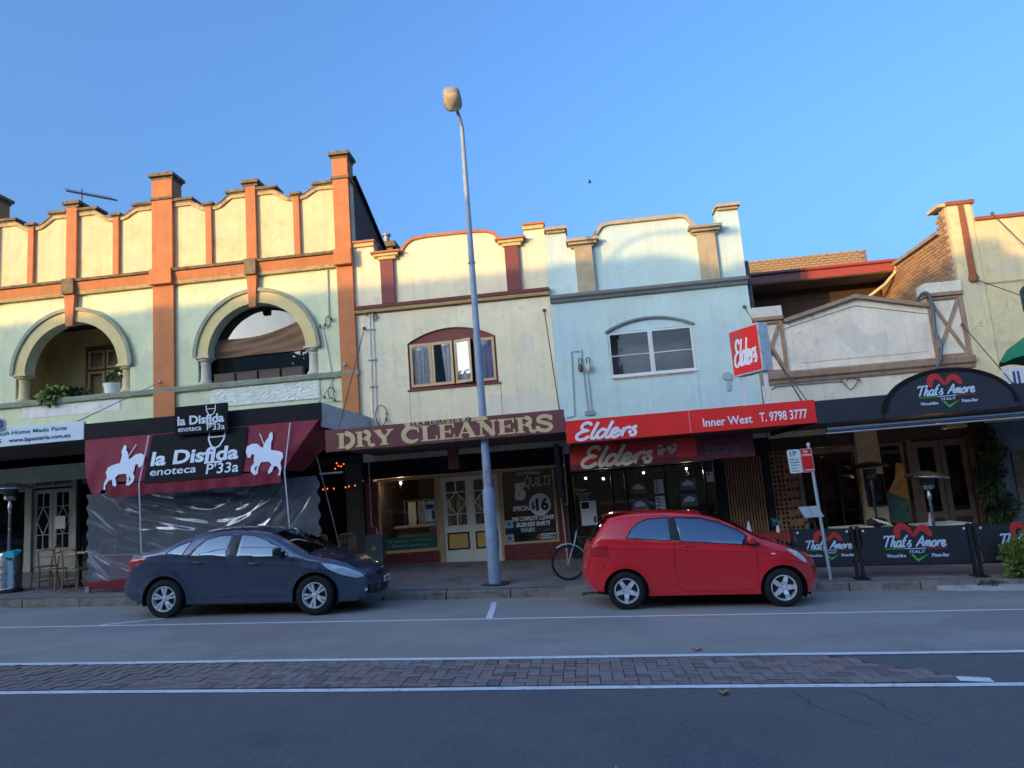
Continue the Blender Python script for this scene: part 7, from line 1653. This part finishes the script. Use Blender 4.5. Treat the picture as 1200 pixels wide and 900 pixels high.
SED = dict(bowls=((3.06, .755, .036), (3.24, .69, .028)), name='parked_car', label='dark navy sedan parked at the kerb in front of the plastic curtain', wb=2.66, rw=.325, ra=.385, w=.90, rim=.215, twin=True, spoke0=.35,
    segs=[('tail', [(-.62, .26), (-.84, .34), (-.90, .46), (-.86, .58), (-.78, .70), (-.735, .80), (-.74, .92), (-.73, 1.00), (-.64, 1.06)]),
          ('boot', [(-.64, 1.06), (-.42, 1.10), (-.18, 1.145)]), ('rear_glass', [(-.18, 1.145), (.08, 1.24), (.34, 1.335), (.62, 1.395)]),
          ('roof', [(.62, 1.395), (.92, 1.425), (1.25, 1.43), (1.58, 1.405), (1.82, 1.355)]), ('windscreen', [(1.82, 1.355), (2.06, 1.24), (2.32, 1.095), (2.55, .975)]),
          ('bonnet', [(2.55, .975), (2.80, .925), (3.05, .855), (3.24, .77), (3.38, .69)]), ('nose', [(3.38, .69), (3.455, .61), (3.495, .50), (3.50, .38), (3.46, .26), (3.36, .19)])],
    sillx=(.36, 2.30), sillz=.22, belt=lambda x: 1.07 - .045 * x if x < 2.3 else .96 - .10 * (x - 2.3), nose=.40, tail=.22, paint=navyp, floor=.50, cab=(.3, 2.3), seats=[(1.45, -.36), (1.45, .36), (.62, -.36), (.62, .36)], dash=2.05, dashz=.92,
    regions=[('side_window.a', [(.02, 1.09), (.17, 1.18), (.30, 1.235), (.43, 1.27), (.31, 1.055)], car_glass, .008), ('side_window.b', [(.47, 1.045), (.57, 1.19), (.70, 1.295), (.92, 1.345), (1.13, 1.355), (1.10, 1.01)], car_glass, .008),
             ('side_window.c', [(1.29, 1.00), (1.31, 1.355), (1.52, 1.335), (1.72, 1.275), (2.0, 1.14), (2.18, 1.02), (2.14, .96)], car_glass, .008),
             ('pillar_trim', [(1.135, 1.01), (1.155, 1.355), (1.29, 1.355), (1.265, 1.0)], trimb, .002),
             ('headlight', [(2.78, .85), (2.98, .82), (3.20, .745), (3.38, .65), (3.43, .585), (3.32, .57), (3.10, .64), (2.90, .74)], lens_c, .0),
             ('rear_light', [(-.73, .88), (-.715, .985), (-.62, 1.03), (-.34, 1.02), (-.42, .95), (-.60, .89), (-.65, .79), (-.72, .80)], red_lens, .0)],
    lines=[[(1.20, 1.03), (1.195, .7), (1.19, .33)], [(2.24, .96), (2.26, .75), (2.25, .50), (2.20, .33)], [(.43, 1.06), (.50, .85), (.47, .62), (.36, .42)], [(.36, .33), (1.2, .32), (2.2, .33)], [(-.78, .66), (-.52, .63), (-.40, .52)]],
    mirror=(2.05, 1.03), mirror_mat=trimb, handles=[(.62, .92), (1.62, .875)], extra=sedan_extra)
car1 = make_car(SED)
# ---- red hatchback
def hatch_extra(T, sp, wp, grid, kinds):
    half = sp['half']
    q = MB(); q.box(-.16, -.30, -.52, .52, 0, 0.001) if False else None
    q = MB(); N = 10; vv = []
    for j, (x, z) in enumerate(((-.30, 1.475), (-.12, 1.515), (.05, 1.535))):
        for i in range(N + 1): y = -.56 + 1.12 * i / N; vv.append((x - .02 * (1 - (y / .56) ** 2), y, z + .02 * (1 - (y / .56) ** 2)))
    vv += [(v[0] + .01, v[1], v[2] - .035) for v in vv]; m = 3 * (N + 1); fs = []
    for o in (0, m): fs += [(o + j * (N + 1) + i, o + j * (N + 1) + i + 1, o + (j + 1) * (N + 1) + i + 1, o + (j + 1) * (N + 1) + i) for j in range(2) for i in range(N)]
    fs += [(i, i + 1, i + 1 + m, i + m) for i in range(N)]; q.add(vv, fs); q.build('spoiler', redpnt, T, smooth=True)
    for sgn in (-1, 1):
        q = MB(); q.ball((2.34, sgn * (half(2.34, .83) + .002), .83), .03, 1.3, .12, .5); q.build('side_marker', white_p, T, smooth='all')
        q = MB(); q.tube([(-.02, sgn * (half(-.02, .955) + .004), .955), (.30, sgn * (half(.3, .955) + .004), .955)], .001, 4); q.build('fuel_line', trimb, T)
    q = MB(); q.box(-.635, -.628, -.20, .20, .62, .73); pl = q.build('number_plate', white_p, T, bevel=.003)
    q = MB(); q.tube([(-.52, .1, 1.12), (-.45, .0, 1.20), (-.42, -.25, 1.26)], .008, 5); q.build('rear_wiper', trimb, T)
HAT = dict(bowls=((2.72, .83, .030), (2.83, .745, .024)), name='parked_car', label='bright red three door hatchback parked at the kerb in front of the real estate shop', wb=2.47, rw=.298, ra=.355, w=.86, rim=.20, twin=False, spoke0=.9, round=.075,
    segs=[('tail', [(-.48, .29), (-.585, .40), (-.615, .55), (-.60, .68), (-.575, .80), (-.56, .92), (-.54, 1.04)]), ('rear_glass', [(-.54, 1.04), (-.47, 1.14), (-.36, 1.29), (-.23, 1.44)]),
          ('roof', [(-.23, 1.44), (-.02, 1.485), (.38, 1.51), (.82, 1.505), (1.24, 1.465)]), ('windscreen', [(1.24, 1.465), (1.56, 1.375), (1.86, 1.235), (2.17, 1.06)]),
          ('bonnet', [(2.17, 1.06), (2.36, 1.0), (2.60, .915), (2.80, .815), (2.94, .71)]), ('nose', [(2.94, .71), (3.02, .59), (3.055, .45), (3.05, .30), (2.96, .19)])],
    sillx=(.34, 2.12), sillz=.205, belt=lambda x: 1.11 - .05 * x, nose=.36, tail=.16, paint=redpnt, floor=.52, cab=(.1, 2.1), seats=[(1.30, -.34), (1.30, .34), (.45, -.3), (.45, .3)], dash=1.80, dashz=.98, rear_mat=glass_mat('dark_rear_glass', (.02, .022, .025), 1.5),
    regions=[('side_window.a', [(.05, 1.135), (.14, 1.27), (.26, 1.37), (.42, 1.42), (.74, 1.435), (.745, 1.085)], car_glass, .008),
             ('pillar_trim', [(.75, 1.08), (.745, 1.44), (.83, 1.442), (.90, 1.07)], trimb, .002),
             ('side_window.b', [(.91, 1.065), (.85, 1.43), (1.26, 1.415), (1.55, 1.335), (1.83, 1.205), (1.93, 1.13), (1.90, .985), (1.3, 1.04)], car_glass, .008),
             ('quarter_trim', [(1.94, 1.125), (2.18, .985), (2.10, .945), (1.92, .98)], trimb, .002),
             ('headlight', [(2.55, .90), (2.68, .875), (2.80, .80), (2.90, .70), (2.915, .655), (2.84, .68), (2.70, .78)], lens_c, .0),
             ('rear_light', [(-.555, .83), (-.535, 1.03), (-.28, 1.03), (-.25, .84), (-.40, .82)], red_lens, .0)],
    lines=[[(.80, 1.08), (.79, .80), (.83, .50), (.90, .29), (1.4, .27), (2.02, .29), (2.08, .45), (2.09, .70), (2.06, .95)], [(2.56, .72), (2.72, .69), (2.84, .64)], [(-.59, .80), (-.38, .77), (-.33, .62)]],
    mirror=(1.99, 1.03), mirror_mat=redpnt, handles=[(1.02, .985)], extra=hatch_extra)
car2 = make_car(HAT)
def park(c, rear_x, y_near, w_, slope):
    c.location = (rear_x, y_near + w_, road_z(rear_x, y_near)); c.rotation_euler = (0, math.atan(-slope), 0)
bpy.context.view_layer.update()
park(car1, -7.31, 12.17, .90, GS * .92); park(car2, .54, 12.17, .86, GS)
